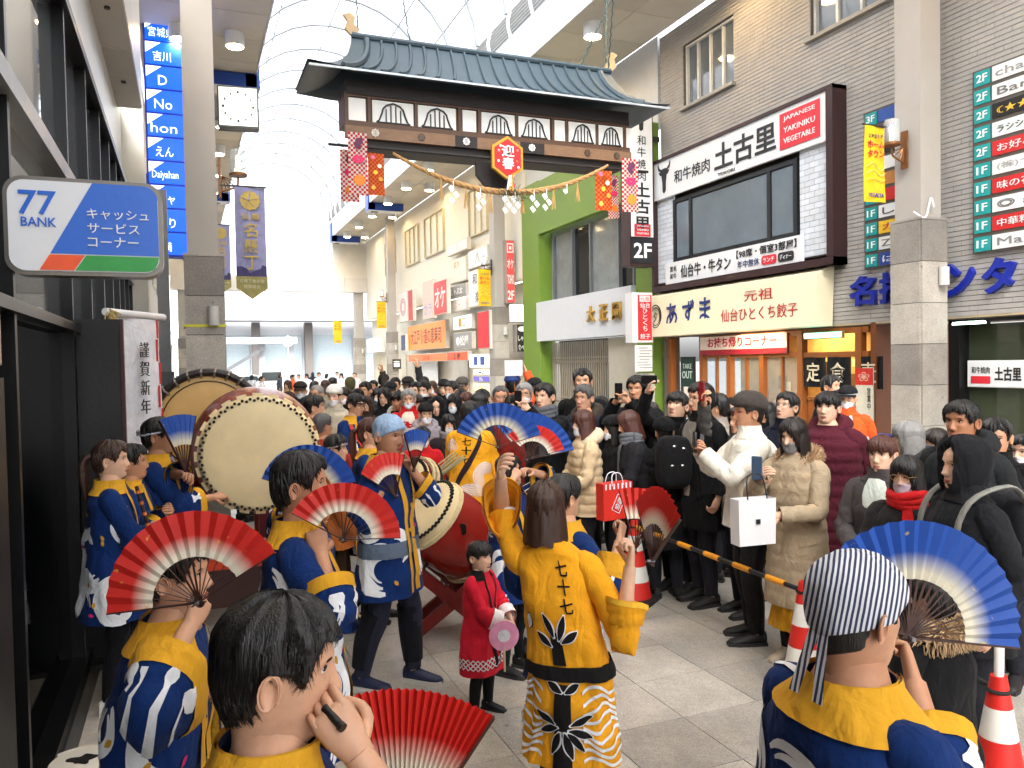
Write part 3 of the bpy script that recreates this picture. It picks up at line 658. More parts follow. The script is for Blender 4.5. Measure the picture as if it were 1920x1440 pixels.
for r_, w_ in ((.24, .014), (.19, .01)):
    g = MB(); g.tube([(-2.15 + r_ * math.cos(a) * .85, -.435 + .04, .43 + r_ * math.sin(a)) for a in np.linspace(0, 2 * PI, 33)], w_, 5); g.build('emblem_ring', DKM, t)
text('夕', .22, DKM, t, (-2.15, -.4, .42), fit=(.16, .22), name='emblem')
# 土古里 signboard with window
t = thing('restaurant_signboard', 'big framed yakiniku restaurant signboard with bull head and window', 'signboard', (WX, 12.14, 3.5), RIGHT)
MAR = mat((50, 26, 28), .45, noise=.1); SW = mat((222, 224, 226), .4, noise=.03); BK = mat((26, 28, 32), .5, noise=.05)
W2, Hh, D = 2.6, 2.8, .3
g = MB(); g.box((W2 - .07, -D / 2, Hh / 2), (.14, D, Hh)); g.box((-W2 + .04, -D / 2, Hh / 2), (.08, D, Hh)); g.box((0, -D / 2, Hh - .03), (5.2, D + .004, .06)); g.box((0, -D / 2, .06), (5.2, D + .004, .12)); g.build('frame', MAR, t, False)
g = MB(); g.box((-.05, -D + .06, Hh - .45), (4.95, .06, .78)); g.build('name_board', SW, t, False)
g = MB(); g.box((-.12, -D + .06, .35), (4.0, .06, .44)); g.build('lower_board', SW, t, False)
for x in (-2.2, 2.1):
    wl = .66 if x < 0 else .68
    g = MB(); g.box((x, -.12, 1.1), (wl, .1, 1.85)); pn = g.build('brick_panel', JOINT, t, False)
    for r_ in range(19):
        off = 0 if r_ % 2 else -.11
        for q in range(5):
            a, b_ = x - wl / 2 + off + q * .22, x - wl / 2 + off + q * .22 + .212; a, b_ = max(a, x - wl / 2), min(b_, x + wl / 2)
            if b_ - a > .03: gg = MB(); gg.box(((a + b_) / 2, -.175, .24 + r_ * .096), (b_ - a, .02, .088)); gg.build('brick', mat((206, 212, 220), .5, noise=.05, kind='tint'), pn, False)
g = MB(); g.box((-.1, -.12, 1.2), (3.6, .06, 1.3)); g.build('window_backing', MAR, t, False)
FROST = mat((104, 116, 126), .12, noise=.25, scale=.7, bump=0, name='frosted_glass')
for x0, x1 in ((-1.82, -1.38), (-1.26, .95), (1.07, 1.6)):
    g = MB(); g.box(((x0 + x1) / 2, -.17, 1.22), (x1 - x0, .012, 1.12)); g.build('pane', FROST, t, False)
for x in (-1.88, -1.32, 1.01, 1.66): g = MB(); g.box((x, -.17, 1.22), (.09, .06, 1.3)); g.build('mullion', BK, t, False)
for z in (.6, 1.84): g = MB(); g.box((-.1, -.17, z), (3.6, .055, .08)); g.build('window_rail', BK, t, False)
Yf = -D + .02
def bull(par, x, z, s, y, m):
    P = [(-.02, -.5), (.12, -.42), (.14, -.1), (.2, .14), (.3, .16), (.42, .28), (.3, .28), (.26, .3), (.42, .34), (.5, .5), (.44, .6), (.4, .46), (.22, .36), (0, .38), (-.22, .36), (-.4, .46), (-.44, .6), (-.5, .5), (-.42, .34), (-.26, .3), (-.3, .28), (-.42, .28), (-.3, .16), (-.2, .14), (-.14, -.1), (-.12, -.42)]
    g = MB(); g.prism([(x + a * s * .8, z + b * s) for a, b in P], y, y + .006); return g.build('bull_head_logo', m, par, False)
bull(t, -2.12, Hh - .45, .6, Yf, BK)
text('和牛焼肉', .3, BK, t, (-1.15, Yf, Hh - .5), fit=(1.2, .26))
text('土古里', .5, BK, t, (.45, Yf, Hh - .44), fit=(1.7, .5), bold=.02); text('TOKORI', .08, BK, t, (-.05, Yf, Hh - .77), fit=(.5, .06))
g = MB(); g.box((1.86, Yf, Hh - .44), (.92, .008, .6)); g.build('red_plate', mat((206, 44, 56), .5), t, False)
for k, s_ in enumerate(('JAPANESE', 'YAKINIKU', 'VEGETABLE')): text(s_, .12, WT, t, (1.86, Yf - .008, Hh - .25 - .18 * k), fit=(.72, .09))
text('仙台牛・牛タン', .25, BK, t, (-.75, Yf, .34), fit=(1.6, .26), bold=.01); text('黒毛', .1, BK, t, (-1.82, Yf, .43), fit=(.24, .11)); text('和牛', .1, BK, t, (-1.82, Yf, .28), fit=(.24, .11))
text('【98席・個室3部屋】', .16, BK, t, (1.0, Yf, .45), fit=(1.55, .15), bold=.01); text('年中無休', .15, mat((50, 60, 110), .5), t, (.55, Yf, .26), fit=(.6, .14))
for x, c, s_ in ((1.1, (206, 44, 56), 'ランチ'), (1.52, (30, 30, 34), 'ディナー')):
    g = MB(); g.prism([(x + a, .255 + b) for a, b in rrect(.38, .16, .05, 3)], Yf - .004, Yf + .004); g.build('tag', mat(c, .5), t, False); text(s_, .09, WT, t, (x, Yf - .008, .255), fit=(.28, .08))
# projecting vertical sign 2F and gyoza sign below
t = thing('projecting_sign', 'tall white projecting yakiniku sign marked 2F at its foot', 'sign', (9.06, 14.55, 4.05), 0)
g = MB(); g.box((0, .2, 1.72), (.6, .36, 3.44)); g.build('box', MAR, t, False)
g = MB(); g.box((0, .012, 2.0), (.54, .014, 2.76)); g.build('face', SW, t, False)
g = MB(); g.box((0, .012, .33), (.56, .014, .52)); g.build('foot_plate', BK, t, False)
bull(t, 0, 3.1, .5, -.004, BK)
for k, s_ in enumerate('和牛焼肉'): text(s_, .22, BK, t, (0, -.002, 2.66 - .25 * k), fit=(.2, .2))
for k, s_ in enumerate('土古里'): text(s_, .4, BK, t, (0, -.002, 1.62 - .36 * k), fit=(.38, .3), bold=.02)
g = MB(); g.box((0, -.002, .76), (.4, .006, .26)); g.build('red_plate', mat((206, 44, 56), .5), t, False)
for k, s_ in enumerate(('JAPANESE', 'YAKINIKU', 'VEGETABLE')): text(s_, .06, WT, t, (0, -.009, .84 - .075 * k), fit=(.3, .04))
text('2F', .36, WT, t, (0, -.002, .33), fit=(.44, .32), bold=.02)
g = MB(); g.box((.45, .3, 2.8), (.34, .1, .1)); g.build('wall_arm', DKM, t, False); g = MB(); g.box((.45, .3, .8), (.34, .1, .1)); g.build('wall_arm', DKM, t, False)
t = thing('projecting_sign', 'small white and red projecting gyoza sign below the 2F sign', 'sign', (9.0, 14.5, 2.42), 0)
g = MB(); g.box((0, .15, .53), (.5, .28, 1.06)); g.build('box', SW, t, False)
g = MB(); g.box((.06, .004, .53), (.34, .012, .96)); g.build('red_face', mat((196, 36, 44), .5), t, False)
g = MB(); g.box((.06, -.003, .93), (.26, .006, .13)); g.build('white_plate', SW, t, False)
text('元祖', .12, REDW, t, (.06, -.008, .93), fit=(.22, .1)); text('仙台', .12, WT, t, (.06, -.006, .79), fit=(.24, .11))
for k, s_ in enumerate('ひとくち'): text(s_, .13, WT, t, (.06, -.006, .67 - .125 * k), fit=(.11, .11))
text('餃子', .12, WT, t, (.06, -.006, .13), fit=(.24, .11))
t = flat_sign('menu_board', 'white menu sheet hanging under the small gyoza sign', (9.02, 14.5, 2.08), 0, .42, .56, .03, mat((214, 216, 216), .6), WHITE, 'board', border=.01)
for k in range(8): g = MB(); g.box((rnd.uniform(-.04, .04), -.012, .22 - .06 * k), (rnd.uniform(.2, .34), .004, .014)); g.build('printed_line', mat((110, 112, 116), .7), t, False)
# blue 3-D letters
LB = mat((22, 40, 150), .35, noise=.05)
t = thing('wall_lettering', 'chunky blue raised katakana letters on the grey brick wall', 'sign', (WX, 8.4, 3.05), RIGHT)
for s_, y, w_ in (('名', 9.2, .5), ('掛', 8.62, .5), ('丁', 8.1, .4), ('ン', 7.55, .42), ('タ', 7.0, .45), ('ー', 6.42, .45), ('ル', 5.9, .45)):
    text(s_, .5, LB, t, (8.4 - y, -.02, 0), fit=(w_, .46 if s_ != 'ー' else .09), bold=.03, ext=.06)
# tenant directories
TEAL = mat((24, 150, 150), .45, noise=.05)
def directory(loc, label, rowsd, w, h):
    t = thing('tenant_directory', label, 'directory', loc, RIGHT)
    g = MB(); g.box((0, .0, 0), (w, .08, h)); g.build('frame', mat((96, 90, 84), .4, .4), t, False); n = len(rowsd); hh = h / n
    for k, (fl, s_, bgc, fgc) in enumerate(rowsd):
        z = h / 2 - (k + .5) * hh
        g = MB(); g.box((-w / 2 + .03 + .11, -.045, z), (.22, .014, hh * .78)); fp = g.build('floor_plate', TEAL, t, False); text(fl, .12, WT, fp, (-w / 2 + .14, -.056, z), fit=(.15, .1), bold=.01)
        g = MB(); g.box((.125, -.045, z), (w - .31, .014, hh * .78)); np_ = g.build('name_plate', mat(bgc, .45, noise=.03), t, False)
        if s_: text(s_, .12, mat(fgc, .5, noise=0, bump=0), np_, (-w / 2 + .3 + min(.06 * len(s_) + .1, w / 2 - .2), -.056, z), fit=(min(.12 * len(s_) + .1, w - .45), .1))
    return t
W_, K_, R_ = (226, 228, 228), (24, 24, 26), (196, 36, 40)
directory((WX - .02, 6.65, 4.55), 'large tenant directory of stacked name plates on the brick wall', [('2F', 'charcoal', W_, (150, 150, 150)), ('2F', 'Bar A', W_, (110, 110, 110)), ('2F', '☾★★★', K_, (220, 180, 60)), ('2F', 'ﾗｼｼﾞ館', W_, (50, 80, 70)), ('2F', 'お好み 鳥', R_, W_), ('1F', '(株)つばめ', W_, (170, 170, 170)), ('1F', '味の花', R_, W_), ('1F', '◎ an', W_, (120, 120, 120)), ('1F', '中華料理', R_, W_), ('1F', 'Mac', W_, (130, 130, 130))], 1.4, 2.38)
directory((WX - .02, 8.75, 4.55), 'narrow tenant directory partly hidden behind the pillar and yellow banner', [('3F', '', (40, 80, 160), W_), ('2F', 'bar', (90, 60, 120), W_), ('2F', '', K_, W_), ('2F', '', W_, W_), ('2F', '', (180, 120, 60), W_), ('2F', '', R_, W_), ('1F', 'し', W_, (80, 80, 80)), ('1F', 'カ', (230, 190, 40), R_), ('1F', 'ZU', W_, (120, 120, 120)), ('1F', 'は', (40, 70, 150), W_)], .8, 2.36)
# lobby entrance right of the pillar
g = MB(); g.box((-6.5, .25, 1.25), (2.3, .012, 2.4)); g.build('lobby_pane', mat((60, 66, 50), .06, noise=.2, scale=1, bump=0), br, False)
g = MB(); g.box((-7.72, .15, 1.25), (.16, .2, 2.5)); g.box((-6.6, .15, 2.5), (2.4, .2, .05)); g.build('lobby_frame', BLK, br, False)
for k in range(8): g = MB(); g.box((-6.2 + rnd.uniform(-.1, .1), .235, 2.0 - .18 * k), (rnd.uniform(.3, .6), .006, .05)); g.build('etched_line', mat((40, 44, 34), .4), br, False)
t = flat_sign('window_sign', 'white yakiniku sign standing in the dark lobby window', (WX + .16, 7.2, 1.78), RIGHT, .8, .36, .03, SW, SW, border=.01)
text('土古里', .2, BK, t, (.18, -.012, 0), fit=(.36, .18), bold=.03); text('和牛焼肉', .1, BK, t, (-.2, -.012, .05), fit=(.26, .09)); g = MB(); g.box((-.2, -.012, -.08), (.28, .006, .1)); g.build('red_plate', mat((206, 44, 56), .5), t, False)
t = flat_sign('ceiling_light_bar', 'short bright light bar over the dark lobby window', (WX + .06, 7.5, 2.47), RIGHT, .5, .05, .08, mat((220, 255, 235), .5, noise=0, bump=0, emit=3), DKM, 'lamp', border=.005)

# ================================================================ green framed shop
gb = thing('green_shop_building', 'closed shop with a bright green frame and white name band', 'building', (WX, 0, 0), RIGHT)
GRN = mat((108, 138, 48), .5, noise=.06); LG = mat((198, 202, 208), .45, noise=.04); GRY = mat((150, 152, 156), .5, noise=.06)
g = MB(); g.box((-18.6, .2, 8.2), (7.3, .3, 1.9)); g.build('upper_wall', mat((196, 200, 206), .5, noise=.06), gb, False)
window(gb, 18.6, 20.7, 7.75, 8.85, 2, mat((150, 150, 152), .4, .3), GL, .0, False)
g = MB(); g.box((-21.6, .1, 3.65), (1.2, .5, 7.3)); g.build('frame_post', GRN, gb, False)
g = MB(); g.box((-15.3, .02, 2.7), (.7, .34, 5.4)); g.build('frame_post', GRN, gb, False)
g = MB(); g.add([(-21.02, -.149, 5.75), (-14.95, -.149, 5.75), (-14.95, -.149, 7.26), (-21.02, -.149, 7.26), (-21.02, .05, 5.75), (-14.95, .05, 5.75), (-14.95, .05, 7.26), (-21.02, .05, 7.26)], [(0, 1, 2, 3), (5, 4, 7, 6), (4, 0, 3, 7), (1, 5, 6, 2), (4, 5, 1, 0), (3, 2, 6, 7)]); g.build('frame_lintel', GRN, gb, False)
g = MB(); g.box((-18.3, .32, 4.75), (5.6, .1, 2.2)); g.build('window_recess', GRY, gb, False)
for k, (a, b_) in enumerate(((20.5, 19.4), (19.35, 18.35), (18.3, 16.9), (16.85, 16.2), (16.15, 15.75))):
    g = MB(); g.box((-(a + b_) / 2, .18 + .03 * (k % 2), 4.72), (a - b_ - .02, .012, 1.86)); g.build('pane', GL if k in (1, 3) else mat((120, 126, 126), .08, .0, noise=.3, scale=2.2, bump=.02, name='hazy_glass'), gb, False)
for y in (20.55, 19.37, 18.33, 16.87, 16.17): g = MB(); g.box((-y, .15, 4.72), (.06, .1, 1.9)); g.build('mullion', STEEL, gb, False)
g = MB(); g.box((-18.35, .0, 3.2), (5.3, .5, 1.12)); g.build('name_band', LG, gb, False)
for s_, y in (('大', 17.6), ('正', 16.95), ('園', 16.3)): text(s_, .42, mat((190, 150, 66), .35, .6), gb, (-y, -.29, 3.22), fit=(.38, .4), bold=.02, ext=.03)
g = MB(); g.box((-18.35, .5, 1.32), (5.3, .06, 2.64)); g.build('dark_entrance', mat((46, 44, 42), .6), gb, False)
SH = mat((168, 158, 142), .4, .3)
for k in range(30):
    y = 20.7 - k * .118; g = MB(); g.bar((-y, .12, .05), (-y, .12, 2.58), .03, .03); g.build('gate_bar', SH, gb, False)
for k in range(29):
    y = 20.7 - k * .118
    for z in (.9, 2.0): g = MB(); g.bar((-y, .09, z), (-(y - .118), .09, z + .16), .014); g.bar((-y, .1, z + .16), (-(y - .118), .1, z), .014); g.build('gate_lattice', SH, gb, False)
g = MB(); g.box((-16.5, .0, 1.3), (1.3, .1, 2.6)); g.build('side_wall', mat((176, 172, 158), .6, noise=.08), gb, False)
t = flat_sign('meter_box', 'pale grey meter cabinet by the foot of the green post', (9.28, 15.0, 1.2), RIGHT, .5, 1.1, .16, mat((196, 194, 184), .5), mat((180, 178, 170), .5), 'cabinet', border=.01)
g = MB(); g.box((.18, -.015, 0), (.02, .02, .1)); g.build('latch', DKM, t, False)

# ================================================================ far right shops
fb = thing('white_shop_building', 'long cream building crowded with restaurant signs beyond the green shop', 'building', (WX, 0, 0), RIGHT)
IV = mat((226, 222, 208), .55, noise=.04)
g = MB(); g.box((-34, .2, 6.9), (23.2, .3, 4.5)); g.box((-34, .5, 2.3), (23.2, .3, 4.6)); g.build('wall', IV, fb, False)
for k, (y0, y1) in enumerate(((25.5, 27.4), (30.5, 33.2), (34.2, 36.4), (38.5, 40.5))): window(fb, y0, y1, 6.6, 8.3, 3, mat((190, 180, 150), .5), mat((200, 194, 170), .3, noise=.1), .0, False)
for y0, y1 in ((22.6, 24.9), (25.4, 28.2), (28.7, 33.0), (33.6, 36.5), (38, 41), (41.6, 44.8)):
    g = MB(); g.box((-(y0 + y1) / 2, .3, 1.3), (y1 - y0, .04, 2.5)); g.build('shop_front', mat(rnd.choice([(236, 226, 196), (220, 214, 200), (200, 190, 170)]), .3, noise=.2, scale=1.5), fb, False)
def far_sign(name, label, x0, yt, yb, x1, X, bgc, lines, fg, emit=0.0, group='shop signs on the far cream building', cat='sign', d=.15):
    """x0/x1 left and right edges, yt/yb top and bottom at the left edge, on the plane X"""
    a, b_, c = onX(x0, yt, X), onX(x0, yb, X), onX(x1, (yt + yb) / 2, X)
    w, h = abs(a[1] - c[1]), a[2] - b_[2]
    t = flat_sign(name, label, (X, (a[1] + c[1]) / 2, (a[2] + b_[2]) / 2), RIGHT, w, h, d, mat(bgc, .5, noise=.05, emit=emit), mat((206, 200, 188), .5), cat, None, border=.03)
    n = len(lines)
    for k, s_ in enumerate(lines):
        if s_: text(s_, .3, mat(fg, .5, noise=0, bump=0), t, (0, -.012, h / 2 - (k + .5) * h / n), fit=(min(w * .8, h / n * .75 * len(s_)), h / n * .6), bold=.015)
    return t
X = 9.5
far_sign('shop_sign', 'orange sushi restaurant signboard with brown brush writing', 764, 612, 658, 836, X, (232, 128, 58), ['大江戸 伊達の恵寿司'], (120, 50, 26), .15)
far_sign('shop_sign', 'narrow orange fascia strip under the orange sushi signboard', 766, 665, 679, 838, X, (228, 110, 50), ['うまい鮨'], (200, 60, 30), .1)
far_sign('shop_sign', 'dark orange fascia box beside the orange strip', 838, 660, 677, 877, X - .1, (214, 84, 34), ['上 握'], (90, 30, 20), .05)
far_sign('shop_sign', 'red karaoke sign with two white katakana letters', 813, 530, 592, 838, X - .5, (206, 60, 52), ['オケ'], (240, 236, 230), .1)
far_sign('shop_sign', 'white framed sign panel with pale red poster below the upper windows', 792, 530, 600, 812, X, (226, 190, 180), ['', 'カラ'], (150, 160, 190))
far_sign('shop_sign', 'slim red vertical sign beside the pale poster panel', 765, 545, 603, 774, X - .2, (190, 50, 44), [''], (255, 255, 255))
far_sign('shop_sign', 'white poster panel with pale circle print next to the slim red sign', 748, 550, 606, 764, X, (232, 224, 222), ['◎'], (200, 170, 180))
far_sign('shop_sign', 'white upper panel with faint grey mark over the food poster', 838, 462, 482, 876, X - .1, (226, 226, 222), ['一番'], (200, 200, 200))
far_sign('shop_sign', 'food poster panel with orange band on the white sign block', 840, 492, 535, 874, X - .1, (232, 222, 204), ['炙り', ''], (206, 170, 120))
far_sign('shop_sign', 'grey panel with white shabu writing on the white sign block', 840, 540, 562, 874, X - .1, (150, 150, 150), ['しゃぶ太'], (244, 244, 240))
far_sign('shop_sign', 'white lower panel with small red mark on the white sign block', 840, 565, 588, 874, X - .1, (232, 230, 226), ['ぶ・'], (206, 180, 180))
far_sign('shop_sign', 'white panel with mountain line mark on the sign block', 878, 472, 506, 914, X - .1, (232, 232, 228), ['∧'], (180, 180, 180))
far_sign('shop_sign', 'white panel with brush writing behind the yellow banner', 878, 510, 578, 914, X - .1, (232, 232, 228), ['和し', '楽'], (110, 110, 110))
far_sign('shop_sign', 'red fried chicken sign with white bucket panel', 895, 585, 655, 918, X - .6, (196, 30, 36), [''], (255, 255, 255), .1)
far_sign('shop_sign', 'grey teahouse sign with white round mark and writing', 850, 625, 656, 885, X, (150, 148, 146), ['◉松屋'], (240, 240, 236))
far_sign('shop_sign', 'small white lit sign with yellow and blue squares', 850, 594, 620, 884, X, (238, 236, 230), ['■□'], (220, 150, 50), .3)
far_sign('shop_sign', 'white lit signboard with pale writing near the arcade end', 688, 636, 662, 716, X, (244, 240, 228), ['トリコ酒場'], (190, 180, 150), .35)
far_sign('shop_sign', 'blue narrow sign by the orange sushi signboard', 752, 628, 658, 760, X - .2, (44, 50, 100), [''], (255, 255, 255))
k_ = far_sign('vending_display', 'brightly lit stack of advertising panels by the far pillar', 880, 664, 690, 918, X - .3, (250, 250, 248), ['■ ■'], (60, 90, 180), .5)
for j, (yt, yb, c) in enumerate(((692, 703, (240, 238, 220)), (704, 716, (84, 76, 150)), (717, 733, (240, 222, 150)))):
    far_sign('advert_panel', ['cream lit advert panel under the bright stack', 'violet lit advert panel with white writing', 'yellow lit advert panel low on the bright stack'][j], 888, yt, yb, 918, X - .3, c, [['▬ ◢'], ['きん'], ['へん']][j], (250, 250, 250) if j == 1 else (60, 60, 60), .35)
# vertical signs facing up the street next to the green post
def up_sign(label, x0, x1, yt, yb, Y, bgc, lines, fg, emit=0.0, d=.3, name='projecting_sign'):
    a, b_, c = onY(x0, yt, Y), onY(x1, yt, Y), onY((x0 + x1) / 2, yb, Y); w, h = b_[0] - a[0], a[2] - c[2]
    t = flat_sign(name, label, ((a[0] + b_[0]) / 2, Y, (a[2] + c[2]) / 2), 0, w, h, d, mat(bgc, .5, noise=.04, emit=emit), mat((150, 140, 130), .5), border=.02); n = len(lines)
    for k, s_ in enumerate(lines):
        if s_: text(s_, .3, mat(fg, .5, noise=0, bump=0), t, (0, -.012, h / 2 - (k + .5) * h / n), fit=(w * .75, h / n * .6), bold=.015)
    return t
up_sign('tall red projecting sign marked 2F beside the green post', 948, 964, 450, 568, 23.0, (206, 70, 66), ['▣', 'オケ', 'TOHO', '2F'], (244, 236, 232), .1)
up_sign('glowing white box sign with orange edges beside the green post', 955, 990, 570, 604, 23.0, (252, 246, 234), [''], (255, 255, 255), .8)
up_sign('black and white shabu restaurant box sign by the green post', 968, 990, 608, 660, 22.9, (40, 38, 38), ['●', 'しゃぶ', '食べ放'], (240, 240, 236))
up_sign('black information sign with a white i on the far pillar', 735, 752, 673, 692, 37.2, (54, 50, 48), ['i'], (236, 236, 232), d=.05, name='information_sign')
t = thing('shutter', 'half closed white rolling shutter under the orange fascia', 'shutter', (9.72, 33.5, 0), RIGHT)
for k in range(20): g = MB(); g.box((0, .02 * (k % 2) * .3, .06 + .12 * k), (3.4, .03, .11)); g.build('slat', WHITE, t, False)

# ================================================================ outside the arcade
mb = MB(); mb.box((4, 58, -.012), (60, 22, .012)); struct('road', mb, mat((108, 108, 110), .9, noise=.1), smooth=False)
ob = thing('station_building', 'pale concrete building with tall dark columns across the road', 'building', (12, 74, 0))
g = MB(); g.box((0, 4, 7), (44, 6, 14)); g.build('wall', mat((206, 208, 212), .6, noise=.06), ob, False)
for k in range(9):
    g = MB(); g.box((-20 + 4.6 * k, .2, 3), (.7, .8, 6)); g.build('column', mat((110, 104, 100), .6), ob, False)
    g = MB(); g.box((-17.7 + 4.6 * k, .9, 2.6), (3.6, .1, 4.6)); g.build('window', mat((176, 190, 196), .2), ob, False)
g = MB(); g.box((0, -1.2, 6.3), (44, 3.2, .5)); g.build('porch_roof', mat((190, 190, 190), .5), ob, False)
ob = thing('glass_building', 'light blue glass building across the road behind the van', 'building', (-12, 70, 0))
g = MB(); g.box((0, 4, 9), (26, 6, 18)); g.build('wall', mat((200, 208, 214), .5, noise=.06), ob, False)
for k in range(7):
    for q in range(4): g = MB(); g.box((-10.5 + 3.4 * k, .9, 2.4 + 4 * q), (2.6, .1, 2.8)); g.build('window', mat((190, 204, 212), .2), ob, False)
ob = thing('stair_structure', 'pale pedestrian stair and deck with a sloping brace across the road', 'stairs', (3.2, 66, 0))
g = MB(); g.box((0, 0, 4.1), (10, 2.4, .5)); g.build('deck', mat((214, 216, 218), .6), ob, False)
for x in (-4.4, -1.2, 2.4, 4.6): g = MB(); g.box((x, 0, 2), (.5, .5, 4)); g.build('column', mat((170, 172, 176), .6), ob, False)
g = MB(); g.bar((-1.0, -.6, 1.4), (2.3, -.6, 3.4), .4, .25); g.build('brace', mat((96, 98, 100), .6), ob, False)
# van and car
def vehicle(loc, rz, label, body, van):
    t = thing('parked_van' if van else 'parked_car', label, 'van' if van else 'car', loc, rz); L, W, H = (3.6, 1.5, 1.85) if van else (4.2, 1.7, 1.5)
    P = [(-L / 2, .25), (-L / 2, .85), (-L / 2 + .25, 1.05), (-L / 2 + .75, H - .1), (-L / 2 + 1.1, H), (L / 2 - .25, H), (L / 2, 1.0), (L / 2, .25)] if van else [(-L / 2, .25), (-L / 2, .75), (-L / 2 + .9, .95), (-L / 2 + 1.5, H - .05), (-L / 2 + 2.0, H), (L / 2 - .9, H - .08), (L / 2, .95), (L / 2, .25)]
    R = Matrix.Rotation(PI / 2, 4, 'Z')
    g = MB(); g.prism(P, -W / 2, W / 2, M=R); b = g.build('body', mat(body, .25, noise=.02), t, False)
    g = MB(); q = P[2], P[3]
    nx, nz = 0, 0
    s0, s1 = np.array(q[0]), np.array(q[1]); nrm = np.array([-(s1 - s0)[1], (s1 - s0)[0]]); nrm /= np.linalg.norm(nrm); c0, c1 = s0 + .1 * (s1 - s0) + nrm * .01, s0 + .92 * (s1 - s0) + nrm * .01
    g.add([(W * .44, c0[0], c0[1]), (-W * .44, c0[0], c0[1]), (-W * .4, c1[0], c1[1]), (W * .4, c1[0], c1[1])], [(0, 1, 2, 3), (3, 2, 1, 0)]); g.build('windscreen', mat((50, 60, 60), .08), b, False)
    for sx in (-1, 1):
        g = MB(); g.box((sx * (W / 2 - .22), -L / 2 - .01, .78), (.3, .05, .16)); g.build('headlight', mat((235, 236, 232), .2), t, False)
        g = MB(); g.box((sx * (W / 2 + .006), .4, 1.25 if not van else 1.4), (.012, L * .55, .4)); g.build('side_window', mat((40, 46, 50), .1), t, False)
        g = MB(); g.box((sx * (W / 2 + .09), -L / 2 + .95, 1.05), (.14, .08, .14)); g.build('mirror', mat(body, .3), t, False)
        for y in (-L / 2 + .7, L / 2 - .7):
            g = MB(); g.lathe([(.18, -.09), (.29, -.09), (.29, .09), (.18, .09)], 18, M=Matrix.Translation((sx * (W / 2 - .06), y, .29)) @ Matrix.Rotation(PI / 2, 4, 'Y')); wh = g.build('wheel', mat((22, 22, 22), .8), t)
            g = MB(); g.lathe([(.001, .02), (.18, .02), (.18, -.02)], 14, M=Matrix.Translation((sx * (W / 2 + .02), y, .29)) @ Matrix.Rotation(PI / 2, 4, 'Y')); g.build('rim', STEEL, wh)
    g = MB(); g.box((0, -L / 2 - .012, .42), (W * .8, .03, .2)); g.build('grille', mat((70, 70, 66), .5), t, False)
    g = MB(); g.box((0, -L / 2 - .03, .42), (.36, .02, .18)); g.build('number_plate', mat((210, 196, 70), .5), t, False)
    return t
p = onD(510, 720, 52); vehicle((p[0], p[1], 0), -.1, 'white boxy van facing up the street beyond the arcade end', (236, 236, 230), True)
p = onD(455, 720, 54); vehicle((p[0], p[1], 0), .5, 'silver car half hidden behind the great drums', (200, 206, 208), False)
t = thing('street_lamp_post', 'white round traffic sign on a pole beyond the arcade end', 'traffic sign', tuple(onD(542, 720, 50) * [1, 1, 0]))
g = MB(); g.tube([(0, 0, 0), (0, 0, 4.0)], .05, 8); g.build('pole', mat((210, 210, 206), .5), t); g = MB(); g.lathe([(.001, -.02), (.34, -.02), (.34, .02), (.001, .02)], 20, M=Matrix.Translation((0, -.06, 3.6)) @ Matrix.Rotation(PI / 2, 4, 'X')); g.build('disc', mat((230, 226, 210), .5), t)
# ================================================================ hanging gate
gt = thing('hanging_gate', 'traditional roofed timber gate hanging across the arcade on chains', 'gate', (4.6, 11.55, 5.3))
BRN = mat((84, 58, 42), .55, noise=.12, kind='wood'); BRNL = mat((122, 92, 68), .55, noise=.12, kind='wood'); RF = mat((54, 70, 80), .45, noise=.12, scale=2, bump=.02); DK = mat((28, 22, 22), .6)
Lr, Le, zr, ze, yc = 2.2, 2.95, 1.64, .93, .32
def roof_pt(s, f, side):    # s 0 ridge..1 eave, f -1..1 along the length
    z = ze + (zr - ze) * (1 - s) ** 1.7 + .05 * max(0, abs(f) - .8) * 5 * s * s; hl = Lr + (Le - Lr) * s ** 1.8
    return (f * hl, yc - side * .68 * s, z)
for side, nm in ((1, 'front'), (-1, 'back')):
    G = np.array([[roof_pt(s, f, side) for f in np.linspace(-1, 1, 25)] for s in np.linspace(0, 1, 11)])
    g = MB(); g.grid(G, flip=side > 0); g.grid(G + [0, 0, -.05], flip=side < 0); ro = g.build('roof_slope', RF, gt)
    for k in range(19):
        f = -.9 + k * .1; P = [np.array(roof_pt(s, f * (1 - .05 * s), side)) + [0, -side * .01, .012] for s in np.linspace(.03, .93, 8)]
        g = MB(); g.tube(P, .022 if 0 < k < 18 else .05, 6); g.build('seam', RF, ro)
for q in (-1, 1):
    G = np.array([[np.array(roof_pt(s, q, 1)) * (1 - w) + np.array(roof_pt(s, q, -1)) * w for w in np.linspace(0, 1, 7)] for s in np.linspace(0, 1, 11)])
    g = MB(); g.grid(G, flip=q < 0); g.grid(G - [.01 * q, 0, .05], flip=q > 0); g.build('roof_hip', RF, gt)
    g = MB(); P = [(0, 0), (.12, .02), (.2, .1), (.16, .22), (.22, .3), (.12, .34), (.04, .28), (.06, .18), (0, .12)]
    g.prism([(q * (2.1 + a), zr + b) for a, b in P], yc - .03, yc + .03); g.build('ridge_ornament', mat((176, 150, 110), .5), gt, False)
g = MB(); g.tube([(-Lr, yc, zr + .02), (Lr, yc, zr + .02)], .05, 8); g.build('ridge', RF, gt)
g = MB(); g.bar((-Le + .02, yc - .685, ze - .025), (Le - .02, yc - .685, ze - .025), .03, .03); g.build('eave_trim', mat((176, 184, 190), .4, .3), gt, False)
g = MB(); g.box((0, .32, .79), (4.72, .62, .2)); g.build('eave_beam', DK, gt, False)
g = MB(); g.box((0, .32, .5), (4.74, .5, .42)); g.build('core', BRN, gt, False)
